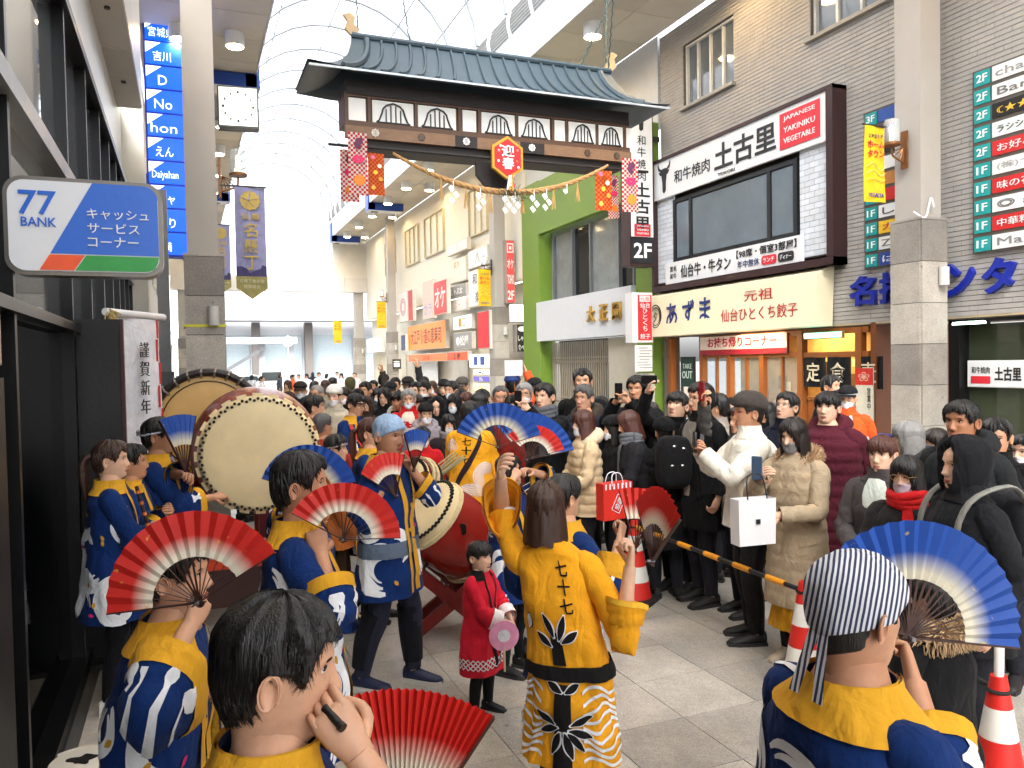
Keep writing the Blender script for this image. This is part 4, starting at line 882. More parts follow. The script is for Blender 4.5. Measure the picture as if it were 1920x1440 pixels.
for z, hh in ((.69, .06), (.27, .09)): g = MB(); g.box((0, .06, z), (4.76, .06, hh)); g.build('rail', BRN, gt, False)
def bell_outline(w, h, n=9):
    P = []
    for i in range(n): t_ = i / (n - 1); P.append((-w / 2 * (1 - t_ ** 1.6) if t_ < 1 else 0, h * (t_ ** .75)))
    L = [(-w / 2, 0), (-w * .42, h * .1), (-w * .34, h * .45), (-w * .3, h * .7), (-w * .2, h * .88), (0, h)]
    return L + [(-a, b) for a, b in reversed(L[:-1])]
IVO = mat((226, 228, 226), .5, noise=.03)
cells = [(-2.24, .24, 0), (-1.72, .6, 1), (-1.02, .6, 1), (-.5, .2, 0), (.04, .58, 1), (.7, .58, 1), (1.2, .2, 0), (1.62, .54, 1), (2.04 + .12, .2, 0)]
cells = [(-2.2, .26, 0), (-1.66, .62, 1), (-.98, .6, 1), (-.46, .22, 0), (.02, .56, 1), (.63, .56, 1), (1.08, .2, 0), (1.5, .5, 1), (2.03, .46, 1), (2.38 - .02, .12, 0)]
for x, w, bell in cells:
    g = MB(); g.box((x, .06, .48), (w, .03, .33)); p = g.build('plaster_panel', IVO, gt, False)
    if bell:
        O = bell_outline(w * .82, .29); P = [(x + a, .03, .325 + b) for a, b in O]
        g = MB(); g.tube(P + [P[0]], .014, 5)
        for q in (-.16, -.055, .055, .16):
            hh = .29 * (1 - (abs(q) / .42) ** 1.5) - .03; g.bar((x + q * w * 1.1, .03, .33), (x + q * w * 1.1, .03, .33 + hh), .016, .016)
        g.build('bell_window', BK, p)
for x in (-2.35, -2.02, -1.31, -.62, -.3, .33, .96, 1.21, 1.765, 2.29): g = MB(); g.box((x, .055, .48), (.05, .06, .36)); g.build('stud', BRN, gt, False)
for x0, x1, m in ((-2.38, -.72, BRNL), (-.72, -.36, DK), (-.36, .36, BRNL), (.36, .78, DK), (.78, 2.38, BRNL)): g = MB(); g.box(((x0 + x1) / 2, .03 + (.006 if m is DK else 0), .14), (x1 - x0, .1, .17)); g.build('beam_segment', m, gt, False)
for x, c in ((-1.95, (200, 196, 186)), (-1.25, (60, 50, 44)), (-.54, (216, 216, 212)), (.56, (216, 216, 212)), (1.55, (56, 46, 40)), (2.1, (60, 50, 44))):
    m = mat(c, .5); g = MB(); g.prism([(x + .055 * math.cos(a) * (1 + .12 * math.cos(8 * a)), .145 + .055 * math.sin(a) * (1 + .12 * math.cos(8 * a))) for a in np.linspace(0, 2 * PI, 33)[:-1]], -.03, -.018); e = g.build('crest', m, gt, False)
    for q in (-.022, 0, .022): g = MB(); g.box((x + q, -.033, .145), (.006, .004, .075)); g.build('crest_line', DK if c[0] > 100 else BRNL, e, False)
g = MB(); g.box((0, .3, .0), (4.5, .5, .12)); g.build('lower_beam', DK, gt, False)
g = MB(); g.tube([(-2.65, -.1, -.1), (2.65, -.1, -.1)], .022, 6); g.build('cross_pole', DK, gt)
for x in (-1.5, 0, 1.5): g = MB(); g.bar((x, .3, 0), (x, -.1, -.1), .02); g.build('pole_tie', DK, gt, False)
g = MB(); P = [(.0, -.12), (-.34, -.12), (-.34, -.32), (-.18, -.5), (.18, -.5), (.3, -.34), (.3, -.12)]; g.prism(P, .1, .16); g.build('back_board', DK, gt, False)
# suspension chains
for x, dx, dy, top in ((-2.1, -.25, -.6, 7.0), (-1.3, -.7, .3, 7.0), (1.6, .9, -.9, 3.9), (2.1, .35, .5, 3.9), (2.15, -.3, -1.0, 4.0)):
    a, b_ = np.array((x, yc, zr)), np.array((x + dx, yc + dy, zr + top - 1.6)); n = int(np.linalg.norm(b_ - a) / .075)
    g = MB()
    for k in range(n): p = a + (b_ - a) * (k + .5) / n; u = unit(b_ - a) * .045; g.tube([p - u, p + [.012 * (k % 2), .012 * ((k + 1) % 2), 0], p + u], .011, 5)
    g.build('chain', mat((70, 90, 92), .5, .5), gt)
# hexagonal new-spring plaque
t = thing('hexagon_plaque', 'red and gold hexagonal plaque with white new spring characters', 'plaque', (4.66, 11.33, 5.2))
hexa = lambda r, sx=.88: [(r * sx * math.sin(k * PI / 3), r * math.cos(k * PI / 3)) for k in range(6)]
g = MB(); g.prism(hexa(.335)[::-1], 0, .06); g.build('gold_rim', mat((198, 150, 52), .45, .3), t, False)
g = MB(); g.prism(hexa(.285)[::-1], -.012, .002); g.build('red_field', mat((196, 30, 36), .5), t, False)
text('迎', .2, WT, t, (0, -.018, .1), fit=(.21, .18), bold=.02); text('春', .2, WT, t, (0, -.018, -.09), fit=(.2, .18), bold=.02)
for a, b_, c in ((-.15, .1, (240, 160, 150)), (.16, .12, (236, 120, 110)), (-.16, -.06, (240, 236, 230)), (.15, -.05, (230, 100, 90)), (.17, -.14, (240, 232, 228)), (-.12, .17, (240, 220, 210))):
    g = MB(); g.prism([(a + .02 * math.cos(u), b_ + .02 * math.sin(u)) for u in np.linspace(2 * PI, 0, 11)[:-1]], -.018, -.012); g.build('blossom_dot', mat(c, .5), t, False)
# rope with straw tassels and paper streamers
t = thing('sacred_rope', 'thick twisted straw rope slung below the gate with pine sprig', 'rope', (4.6, 11.3, 5.1))
rp = lambda u: np.array((-1.75 + 3.55 * u, 0, .06 - .5 * (1 - (2 * u - 1) ** 2) + .1 * (u - .5)))
ROPE = mat((178, 138, 90), .9, noise=.25, scale=40, bump=.3)
for ph in (0, 2.094, 4.189):
    P = []; R = []
    for u in np.linspace(0, 1, 130):
        th = .016 + .024 * math.sin(PI * u) ** .8; a = u * 75 + ph; P.append(rp(u) + np.array((0, math.cos(a), math.sin(a))) * th * .62); R.append(th * .72)
    g = MB(); g.tube(P, R, 6); g.build('strand', ROPE, t)
STR = mat((190, 150, 90), .9, noise=.2)
for k, u in enumerate((.20, .31, .42, .57, .72, .84)):
    p = rp(u); g = MB()
    for q in range(14): a = rnd.uniform(0, 6.28); g.tube([p + [0, -.02, 0], p + [.012 * math.cos(a), -.02, -.12], p + [.035 * math.cos(a), -.02 + .03 * math.sin(a), -.3 - rnd.uniform(0, .05)]], [.005, .005, .003], 4)
    g.build('straw_tassel', STR, t)
PAP = mat((236, 238, 240), .7, noise=.03)
for k, u in enumerate((.25, .37, .49, .62, .68, .78, .53)):
    p = rp(u) + np.array((0, -.07, -.05)); g = MB(); s = .075 if k != 5 else .06
    for q in range(3 if k not in (5,) else 1):
        c = p + np.array((.035 * (1 if q % 2 else -1), -.004 * q, -.07 - q * .085)); g.add([c + [-s * .6, 0, s * .2], c + [s * .1, 0, -s * .75], c + [s * .75, 0, -.1 * s], c + [0, 0, s * .75], c + [-s * .6, .004, s * .2], c + [s * .1, .004, -s * .75], c + [s * .75, .004, -.1 * s], c + [0, .004, s * .75]], [(0, 1, 2, 3), (7, 6, 5, 4)])
    g.bar(p + [0, 0, .05], p + [0, 0, -.1], .012, .004); g.build('paper_streamer', PAP, t, False)
g = MB()
for k in range(160): a, b_ = rnd.gauss(0, .14), rnd.gauss(0, .05); p = np.array((.12 + a, -.05 + rnd.uniform(-.05, .03), -.47 + b_)); g.tube([p, p + [rnd.gauss(0, .05), rnd.gauss(0, .02), rnd.gauss(.0, .05)]], .003, 3)
g.build('pine_sprig', mat((38, 62, 34), .8), t, False)
for k in range(7): g = MB(); g.tube([(.05 + rnd.gauss(0, .03), -.09, -.2), (.05 + rnd.gauss(0, .06), -.1, -.38 + rnd.uniform(-.06, .06))], .014, 5); g.build('festive_cord', mat(rnd.choice([(206, 40, 40), (240, 236, 230), (200, 150, 60)]), .6), t)
# checked bunting cloths at both ends
def checked(loc, w, h, label, c1, c2, rz=0, deco=True):
    t = thing('checked_banner', label, 'banner', loc, rz, 'checked new year cloths on the gate'); nx = 8; s = w / nx; nz = int(h / s)
    for m, par in ((mat(c1, .75, noise=.05), 0), (mat(c2, .75, noise=.05), 1)):
        g = MB()
        for i in range(nx):
            for j in range(nz):
                if (i + j) % 2 == par: x0, z0 = -w / 2 + i * s, -j * s; f = lambda x, z: .012 * math.sin(x * 20 + z * 3); g.add([(x0, f(x0, z0), z0 - s), (x0 + s, f(x0 + s, z0), z0 - s), (x0 + s, f(x0 + s, z0), z0), (x0, f(x0, z0), z0)], [(0, 1, 2, 3), (3, 2, 1, 0)])
        g.build('checks', m, t)
    if deco:
        y = -.02
        poly(t, [(a * w, -h * .17 + b * w) for a, b in [(-.1, .25), (.22, .3), (.28, .05), (.12, -.1), (.16, -.28), (-.08, -.3), (-.22, -.1)]], mat((92, 36, 70), .7), 'shuttlecock_print', y, y + .003)
        for k in range(6): a = k * 1.05; poly(t, [(w * (.13 * math.cos(a) * 1.6 + .13 * math.cos(u)), -h * .42 + w * (.13 * math.sin(a) + .1 * math.sin(u))) for u in np.linspace(2 * PI, 0, 11)[:-1]], mat((208, 40, 96), .7), 'plum_blossom_print', y - .0005 * k, y + .003)
        poly(t, [(w * (.05 + .3 * math.cos(u)), -h * .75 + w * .28 * math.sin(u)) for u in np.linspace(2 * PI, 0, 19)[:-1]], mat((216, 126, 40), .7), 'orange_print', y, y + .003)
    else:
        for a, b_, c in ((-.2, .1, (226, 110, 140)), (.2, .3, (250, 230, 200)), (-.05, .45, (240, 190, 60)), (.25, .6, (240, 160, 60)), (-.2, .8, (240, 190, 80))): poly(t, [(w * (a + .13 * math.cos(u)), -h * b_ + w * .13 * math.sin(u)) for u in np.linspace(2 * PI, 0, 13)[:-1]], mat(c, .7), 'dot_print', -.018, -.015)
RW_, OR_ = ((206, 44, 44), (232, 226, 222)), ((214, 62, 32), (228, 132, 52))
def ck_(x0, x1, yt, yb, Y, lab, cc, deco): a, b_, c = onY(x0, yt, Y), onY(x1, yt, Y), onY((x0 + x1) / 2, yb, Y); checked(((a[0] + b_[0]) / 2, Y, a[2]), b_[0] - a[0], a[2] - c[2], lab, cc[0], cc[1], 0, deco)
ck_(652, 688, 247, 368, 11.25, 'red and white checked cloth hanging over the gate left end', RW_, True)
ck_(637, 672, 280, 382, 11.9, 'red and white checked cloth behind the gate left end', RW_, True)
ck_(689, 720, 286, 368, 11.45, 'orange checked cloth beside the red one at the gate left end', OR_, False)
ck_(1116, 1147, 318, 398, 11.45, 'orange checked cloth at the gate right end', OR_, False)
ck_(1140, 1160, 328, 412, 11.7, 'half hidden red checked cloth behind the orange one', RW_, True)
ck_(1166, 1196, 296, 400, 11.25, 'red and white checked cloth next to the tall projecting sign', RW_, True)
# ================================================================ people
def sstep(x): x = np.clip(x, 0, 1); return x * x * (3 - 2 * x)
def gau(x, s): return np.exp(-(x / s) ** 2)
HZ = np.array([-.20, -.165, -.135, -.118, -.104, -.088, -.07, -.048, -.02, .01, .035, .06, .085, .102, .112, .116])
HF = np.array([.040, .044, .052, .068, .084, .090, .0905, .0905, .0915, .089, .0945, .090, .074, .052, .028, .002])
HB = np.array([.075, .070, .068, .068, .070, .074, .080, .088, .097, .102, .104, .100, .084, .060, .034, .002])
HW = np.array([.062, .057, .055, .052, .052, .056, .0615, .067, .072, .0755, .077, .0745, .062, .044, .024, .002])
ZS = np.linspace(-.2, .116, 400); HFs, HBs, HWs = np.interp(ZS, HZ, HF), np.interp(ZS, HZ, HB), np.interp(ZS, HZ, HW)
ker = np.hanning(27); ker /= ker.sum()
def smo(a): return np.convolve(np.pad(a, 13, mode='edge'), ker, 'valid')
HFs, HBs = smo(HFs), smo(HBs); HWs = smo(HWs)
for a in (HFs, HBs, HWs): a[-14:] = a[-15] * np.sqrt(np.clip(1 - (np.arange(1, 15) / 14.0) ** 2, 0, 1))
def head_surf(az, z, nose=1.0, feat=1.0):
    """az 0 = front, + = the person's own left (+x); arrays; returns points (front is -y)"""
    f, b, w = np.interp(z, ZS, HFs), np.interp(z, ZS, HBs), np.interp(z, ZS, HWs)
    s, c = np.sin(az), np.cos(az)
    x = w * np.sign(s) * np.abs(s) ** .92
    y = np.where(c > 0, -f * np.abs(c) ** .88, b * np.abs(c) ** .95)
    fr = sstep((c + .1) / .6); ax = np.abs(x)
    d = nose * .024 * gau(x, .0085 + .005 * sstep((.0 - z) / .04)) * np.interp(z, [-.052, -.043, -.033, -.01, .022, .034], [0, .55, 1, .62, .18, 0])
    d += nose * .006 * gau(ax - .011, .007) * gau(z + .037, .009)
    d += feat * (-.010 * gau(ax - .031, .016) * gau(z - .008, .012) + .0045 * gau(x, .022) * gau(z + .066, .005) + .005 * gau(x, .019) * gau(z + .077, .005) - .0035 * gau(x, .02) * gau(z + .0715, .003)
         + .007 * gau(x, .02) * gau(z + .101, .012) + .005 * gau(ax - .045, .016) * gau(z + .018, .018) + .004 * gau(ax - .028, .018) * gau(z - .031, .008) - .003 * gau(x, .03) * gau(z + .055, .005))
    return np.stack([x, y - d * fr, z + 0 * x], -1)
def head_grid(na, nz, z0=-.2, z1=.116):
    s = np.linspace(-PI, PI, na, endpoint=False); az = s - .5 * np.sin(s)
    t = np.linspace(0, 1, nz); z = z0 + (z1 - z0) * (t + .06 * np.sin(2 * PI * t) * 0); z[-6:] = z1 - (z1 - z[-6]) * (np.linspace(1, 0, 6) ** 1.8)
    return np.meshgrid(az, z)
def wob(az, z, seed, f=9.0): r = np.random.default_rng(seed); p = r.uniform(0, 6.28, 6); return (np.sin(az * f + p[0] + 9 * z) + .7 * np.sin(az * f * 1.9 + p[1] - 30 * z) + .5 * np.sin(az * f * 3.1 + 60 * z + p[2])) / 2.2
def shell(mb, region, th, na=44, nz=34, under=.007, smoothnose=True, seed=0, wobble=0.0, freq=9.0, z0=-.2, z1=.116, mi=0, T=None, top=0.0):
    AZ, Z = head_grid(na, nz, z0, z1); P = head_surf(AZ, Z, .35 if smoothnose else 1, .4)
    r = region(AZ, Z); k = sstep(r)
    off = k * (th + top * sstep((Z - .02) / .08) + wobble * wob(AZ, Z, seed, freq)) - under * (1 - k)
    N = P - np.array([0, .008, -.01]) * 1.0; N[..., 2] = np.where(Z < .03, N[..., 2] * .15, N[..., 2] - .025); N /= np.linalg.norm(N, axis=-1, keepdims=True) + 1e-9
    G = P + N * off[..., None]
    return mb.grid(G if T is None else T(G), mi, True, False, True)
def hair_region(style, seed=0):
    r = np.random.default_rng(seed); part = r.uniform(-.5, .5)
    def zline(az):
        az = np.asarray(az, float); a = np.abs(az)
        front = {'short': .062, 'fringe': .030, 'bob': .034, 'long': .055, 'bald': .085, 'thin': .074, 'up': .066}.get(style, .06)
        f2 = front + .008 * np.sin(7 * az + part * 5) + (.012 * np.abs(az - part) if style == 'long' else 0)
        side = {'bob': -.10, 'long': -.08, 'bald': .02, 'thin': -.0}.get(style, -.015)
        back = {'bob': -.15, 'long': -.17}.get(style, -.088)
        if style in ('bob', 'long'): zl = np.interp(a, [0, .55, .8, 1.0, 1.6, 3.2], [0, 0, -.03, side, back, back]) + np.where(a < .8, f2 * (1 - a / .8), 0)
        else: zl = np.where(a < .8, f2, np.interp(a, [.8, 1.05, 1.2, 1.42, 1.75, 2.0, 3.2], [front, .03, side + .004, .014, .014, -.06, back]))
        return zl
    reg = lambda az, z: (z - zline(az)) / .012 + .5
    reg.zline = zline
    return reg
def ik(S, T, l1, l2, pole):
    S, T = np.array(S, float), np.array(T, float); d = T - S; L = np.linalg.norm(d); L2 = min(L, (l1 + l2) * .995); u = d / (L + 1e-9); T = S + u * L2
    a = (l1 * l1 - l2 * l2 + L2 * L2) / (2 * L2); h = math.sqrt(max(l1 * l1 - a * a, 0)); p = np.array(pole, float); p = unit(p - u * (p @ u)); return S + u * a + p * h, T
def finger_hand(mb, W, fd, pn, side, curl=.5, s=1.0, mi=0, spread=.1, seg=6):
    """five-fingered hand: W wrist, fd towards the fingers, pn out of the palm, side +1 = left hand"""
    fd = unit(fd); pn = unit(np.array(pn) - fd * (np.array(pn) @ fd)); sd = np.cross(fd, pn) * side       # sd points to the thumb side
    L = lambda a, b, c: np.array(W) + (fd * a + sd * b + pn * c) * s
    G = []
    for a, w, t in ((-.01, .026, .022), (.012, .030, .019), (.04, .037, .0165), (.07, .040, .0145), (.086, .038, .012), (.093, .03, .007)):
        G.append([L(a, w * math.cos(u) + .002, t * math.sin(u)) for u in np.linspace(0, 2 * PI, 12, endpoint=False)])
    mb.grid(np.array(G)[:, ::-1] if side < 0 else np.array(G), mi, True, True, True)
    for k, (b, ln, r) in enumerate(((.028, .072, .0088), (.0095, .080, .0092), (-.0095, .074, .0088), (-.027, .058, .0078))):
        c = curl * (1 + .12 * k); P = [L(.075, b, 0), L(.088, b, 0)]; a, pz, ang = .088, 0.0, 0.0; bb = b
        for q, fr in enumerate((.45, .3, .25)):
            ang += c * (1.05, 1.25, .7)[q]; a += ln * fr * math.cos(ang); pz += ln * fr * math.sin(ang); bb += spread * b * fr; P.append(L(a, bb, pz))
        mb.tube(P, [r * s, r * s * 1.04, r * s * .98, r * s * .9, r * s * .7], seg, mi, k=2)
    c = .35 + curl * .8
    P = [L(.012, .02, .006), L(.032, .045, .012 + .012 * curl), L(.056, .058 - .012 * curl, .018 + .03 * curl), L(.080, .056 - .03 * curl, .02 + .045 * curl)]
    mb.tube(P, [.014 * s, .0125 * s, .0105 * s, .008 * s], seg, mi, k=2)
SKINS = [mat((208, 160, 130), .5, noise=.11, scale=26, bump=.02, kind='skin'), mat((192, 140, 108), .5, noise=.12, scale=26, bump=.02, kind='skin'), mat((220, 176, 148), .5, noise=.09, scale=26, bump=.02, kind='skin'), mat((166, 112, 80), .5, noise=.06, scale=14, bump=.02, kind='skin')]
EYEW = mat((214, 208, 200), .3, noise=0, bump=0); EYED = mat((22, 15, 12), .2, noise=0, bump=0); LIP = mat((160, 84, 74), .5, noise=0, bump=0); BROW = mat((34, 26, 22), .8, noise=0, bump=0)
HAIRC = {'black': (20, 17, 16), 'brown': (58, 36, 26), 'reddish': (74, 38, 28), 'grey': (138, 136, 134), 'dgrey': (78, 76, 76), 'white': (206, 204, 200), 'soft': (34, 26, 22)}
def hairmat(c): return mat(HAIRC[c], .42, noise=.2, scale=30, bump=.01, kind='hair')

def sell(mb, c, r, e=.55, nu=24, nv=16):       # box-like ellipsoid
    f = lambda v: np.sign(v) * np.abs(v) ** e
    A, B = np.meshgrid(np.linspace(0, 2 * PI, nu, endpoint=False), np.linspace(-PI / 2 + .03, PI / 2 - .03, nv))
    mb.grid(np.stack([r[0] * f(np.cos(A)) * f(np.cos(B)), r[1] * f(np.sin(A)) * f(np.cos(B)), r[2] * f(np.sin(B))], -1) + np.array(c), 0, True, True, True)
class Body:
    """turns on its own upright axis; rings of a garment can be read back for prints"""
    def __init__(s, rings, lean=(0, 0), s_=1.0, fold=.006, seed=0, puff=0.0, px=2.3):
        s.R = np.array(rings, float); s.lean = lean; s.s = s_; s.fold = fold; s.puff = puff; s.px = px
        r = np.random.default_rng(seed); s.ph = r.uniform(0, 6.28, 8)
    def at(s, a, z, off=0.0):
        a, z = np.broadcast_arrays(np.asarray(a, float), np.asarray(z, float)); R = s.R
        i = np.argsort(R[:, 0]); f = lambda k: np.interp(z, R[i, 0], R[i, k])
        zz = z; rx, ry, yo = f(1), f(2), f(3); c, q = np.cos(a), np.sin(a); p = 2 / s.px
        low = np.clip((1.25 - z) / .5, 0, 1)
        rd_ = lambda t: 1 - 2 * np.abs(np.sin(t))
        d = s.fold * (low * (1.1 * rd_(2.5 * a + s.ph[0] + 1.6 * z) + .9 * rd_(4.5 * a + s.ph[1] - 2.4 * z + .4 * np.sin(7 * z)) + .5 * np.sin(17 * a + s.ph[5])) + .7 * np.sin(16 * z + 2.3 * a + s.ph[2]) + .5 * np.sin(29 * z - 2 * a + s.ph[3]) + .4 * np.sin(47 * z + 3 * a + s.ph[6]) * np.sin(2 * a + s.ph[4]))
        if s.puff: d = d * .5 + s.puff * (np.abs(np.sin(z * PI / .085)) ** .6 - .5)
        x = (rx + d + off) * np.sign(c) * np.abs(c) ** p; y = (ry + d + off) * np.sign(q) * np.abs(q) ** p + yo
        up = np.clip(z - .9, 0, None); return np.stack([x + s.lean[0] * up, y + s.lean[1] * up, z], -1) * s.s
    def mesh(s, mb, z0, z1, na=36, nz=22, mi=0, cap=True, off=0.0):
        A, Z = np.meshgrid(np.linspace(0, 2 * PI, na, endpoint=False), np.linspace(z0, z1, nz)); mb.grid(s.at(A, Z, off), mi, True, cap, cap)
    def patch(s, mb, f, pts, off=.006, mi=0):     # polygon strip given as rows of (a, z)
        G = np.array([[s.at(a, z, off) for a, z in row] for row in pts]); mb.grid(G, mi); mb.grid(G, mi, flip=True)
RG = {  # z, half width, half depth, y offset
 'coat': [(.0, .2, .15, 0), (.40, .235, .175, .01), (.75, .215, .16, .01), (.90, .205, .15, .01), (1.05, .19, .14, .005), (1.22, .2, .145, 0), (1.33, .195, .13, 0), (1.385, .165, .11, .0), (1.425, .115, .09, .0), (1.455, .078, .078, -.005), (1.50, .074, .076, -.012), (1.54, .072, .075, -.018)],
 'happi': [(.0, .2, .15, 0), (.55, .262, .2, .0), (.8, .238, .175, .0), (.98, .215, .155, .0), (1.22, .205, .145, 0), (1.33, .198, .128, 0), (1.385, .168, .11, .0), (1.425, .12, .09, 0), (1.455, .085, .08, 0), (1.5, .075, .08, -.01), (1.54, .072, .078, -.015)]}
def tri_count(): return 0

def person(px, py, d, label, face=None, hair='short', hc='black', skin=0, top=(30, 30, 34), style='coat', hem=.72, pants=(28, 28, 34), shoes=(30, 28, 28), mask=None, glasses=None, hat=None, stat=None,
           lean=(0, 0), hy=0, hp=0, hr=0, armL='down', armR='down', girth=1.0, q=1, puff=0.0, neck=None, seed=None, group=None, skirt=None, sleeve=None, inner=None, legs=None, child=False, curlL=.55, curlR=.55, dz=0.0, hand_s=1.0, palmL=None, palmR=None, fdL=None, fdR=None, shirt=None, band=None, collar=None, headk=1.0, wide=None):
    """px,py = top of the head in the photograph, d = distance; face = compass turn (0 looks back up the street at the camera side, + turns to the viewer's right)"""
    seed = seed if seed is not None else int(px * 7 + py)
    rr = random.Random(seed); T = onD(px, py, d); hatadd = {'beanie': .03, 'hood': .03, 'cap': .025, 'bandana': .01, 'peaked': .03}.get(hat, .018)
    st = stat or T[2] - hatadd - dz; S_ = st / 1.70
    if face is None: face = 0
    yaw = math.radians(face - 22.4)
    t = thing('person', label, 'person', (T[0], T[1], dz), yaw, group)
    # keep the head under its pixel although the body leans
    ca, sa = math.cos(yaw), math.sin(yaw); lx, ly = lean[0] * .7 * S_, lean[1] * .7 * S_
    t.location.x -= lx * ca - ly * sa; t.location.y -= lx * sa + ly * ca
    hc_ = np.array([lean[0] * .68, lean[1] * .68 - .012, 1.586]) * S_
    hk = S_ * headk * (1.16 if child else 1.0)
    ry, rp, ro = math.radians(hy), math.radians(hp), math.radians(hr)
    RH = np.array(Matrix.Rotation(ry, 3, 'Z') @ Matrix.Rotation(rp, 3, 'X') @ Matrix.Rotation(ro, 3, 'Y'))
    piv = np.array([0, .015, -.10])
    hv = np.array([rr.uniform(.93, 1.05), rr.uniform(.96, 1.03), rr.uniform(.95, 1.05)]) * .97
    def TH(G): return (((np.asarray(G) * hv - piv) @ RH.T) + piv) * hk + hc_
    na, nz = {0: (28, 24), 1: (38, 32), 2: (60, 56), 3: (96, 96)}[q]
    body = MB()
    AZ, Z = head_grid(na, nz); body.grid(TH(head_surf(AZ, Z)), 0, True, False, True)
    for sx in (-1, 1):
        G = []; covered = hair in ('bob', 'long') or hat == 'hood'
        for u in np.linspace(0, 2 * PI, 14 if q > 1 else 9, endpoint=False):
            e = np.array([sx * (.075 + .012 * (.5 + .5 * math.cos(u - .6))), .012 + .017 * math.cos(u), -.008 + .031 * math.sin(u)]); G.append([e + [0, 0, 0], e * [1, 1, 1] + [sx * .010, .006, 0], np.array([sx * .080, .012 + .008 * math.cos(u), -.008 + .017 * math.sin(u)])])
        G = np.transpose(np.array(G), (1, 0, 2))
        if not covered: body.grid(TH(G), 0, True, False, True, flip=sx < 0)
        if q >= 2 and not covered: body.tube(TH([[sx * (.086 + .006 * math.cos(u)), .012 + .016 * math.cos(u + .3), -.008 + .029 * math.sin(u + .3)] for u in np.linspace(-1.2, 3.6, 12)]), .0034 * hk, 6, 0)
        ey = head_surf(np.array([0.0]), np.array([.008]), 0)[0]; ex = sx * .031; yy = float(head_surf(np.array([sx * .36]), np.array([.008]))[0][1])
        body.ell(TH([[ex, yy + .0015, .008]])[0], np.array([.0135, .006, .0054]) * hk, 10, 6, 1, RH)
        body.ell(TH([[ex + .001, yy - .0022, .0082]])[0], np.array([.0060, .0035, .0054]) * hk, 8, 6, 2, RH)
        lid = [[ex + w * .0145, yy - .0055 + .0045 * w * w, .0118 + .0025 * (1 - w * w)] for w in np.linspace(-1, 1, 6)]; body.tube(TH(lid), .0021 * hk, 4, 2)
        br = [[ex + sx * .001 + w * .017, yy - .0125 + .005 * w * w + .003 * (w * sx > 0) * abs(w), .0265 + .004 * (1 - w * w) + .001 * w * sx] for w in np.linspace(-1, 1, 6)]; bk_ = hk * (.75 if hair in ('bob', 'long', 'tail') else 1.1); body.tube(TH(br), [.0012 * bk_, .0026 * bk_, .003 * bk_, .003 * bk_, .0024 * bk_, .001 * bk_], 5, 3, sq=.8)
    if not mask:
        ym = lambda x, z: float(head_surf(np.array([math.asin(np.clip(x / .06, -1, 1))]), np.array([z]))[0][1])
        for zc, hgt in ((-.0665, .0042), (-.0765, .005)):
            G = []
            for x in np.linspace(-.0235, .0235, 9):
                k = math.sqrt(max(0, 1 - (x / .0236) ** 2)); G.append([[x, ym(x, zc) - .0012, zc + hgt * k], [x, ym(x, zc) - .0038 * k - .001, zc], [x, ym(x, zc) - .0012, zc - hgt * k]])
            body.grid(TH(np.array(G)), 4)
        body.tube(TH([[x, ym(x, -.0715) - .0022, -.0716] for x in np.linspace(-.024, .024, 7)]), .0011 * hk, 4, 2)
    # trunk under the clothes
    kc = .74 * min(girth, 1); core = Body([(z, rx * kc, ry_ * kc, yo) for z, rx, ry_, yo in RG['coat']], lean, S_, .0, seed); core.mesh(body, .82, 1.5, 14, 8, 0)
    # arms
    l1, l2 = .285 * S_, .255 * S_; hands = {}
    g_ = girth
    sl = MB(); slv = {}
    swide = wide if wide is not None else (.10 if style == 'happi' else 0)
    bare = sleeve if sleeve is not None else (.55 if style == 'happi' else .97)        # where the sleeve stops on the forearm
    for sx, pose, curl, palm, fdir in ((1, armL, curlL, palmL, fdL), (-1, armR, curlR, palmR, fdR)):
        Sx = np.array([sx * .178 * (.5 + .5 * g_) + lean[0] * .48, lean[1] * .48, 1.352]) * S_
        if isinstance(pose, str):
            tg, pole = {'down': ((.235, -.03, .86), (.3, 1, -.2)), 'front': ((.07, -.27, 1.0), (.9, .5, -.8)), 'hold': ((.06, -.30, 1.08), (.9, .4, -.9)), 'pocket': ((.2, -.06, .93), (1, .8, 0)), 'phone': ((.055, -.36, 1.50), (.7, -.1, -1)),
                        'phone_low': ((.05, -.34, 1.32), (.8, .1, -1)), 'phone_up': ((.1, -.30, 1.74), (.8, -.2, -.6)), 'chest': ((.04, -.22, 1.2), (.9, .3, -.8)), 'side': ((.3, -.16, 1.1), (.5, 1, -.4)), 'up': ((.2, -.12, 1.93), (1, -.2, 0))}[pose]
            tg = np.array(tg) * [sx, 1, 1]; pole = np.array(pole, float) * [sx, 1, 1]; tg = tg + [lean[0] * max(0, tg[2] - .9) * .9, lean[1] * max(0, tg[2] - .9) * .9, 0]; tg = tg * S_
        elif pose[0] == 'W':
            w_ = np.array(pose[1], float) - np.array(t.location); tg = np.array([w_[0] * ca + w_[1] * sa, -w_[0] * sa + w_[1] * ca, w_[2]]); tg = tg - unit(tg - Sx) * .075 * S_; pole = np.array(pose[2], float)
        else: tg, pole = np.array(pose[0], float) * S_, np.array(pose[1], float)
        E, Wp = ik(Sx, tg, l1, l2, pole)
        r_ = np.array([.05, .052, .047, .042, .040, .030, .026]) * S_
        pth = [Sx + [-sx * .05 * S_, 0, .0], Sx, (Sx * .6 + E * .4), E * .93 + Sx * .07, E * .85 + Wp * .15, E * .4 + Wp * .6, Wp]; body.tube(pth, r_, 10, 0, k=2)
        fd = unit(Wp - E); fd = unit(fdir) if fdir is not None else fd; pn = palm if palm is not None else ((-sx, -.2, 0) if abs(fd[2]) > .6 and fd[2] < 0 else (-sx * .8, .2, .3) if fd[2] > .4 else (-sx * .7, 0, -.8))
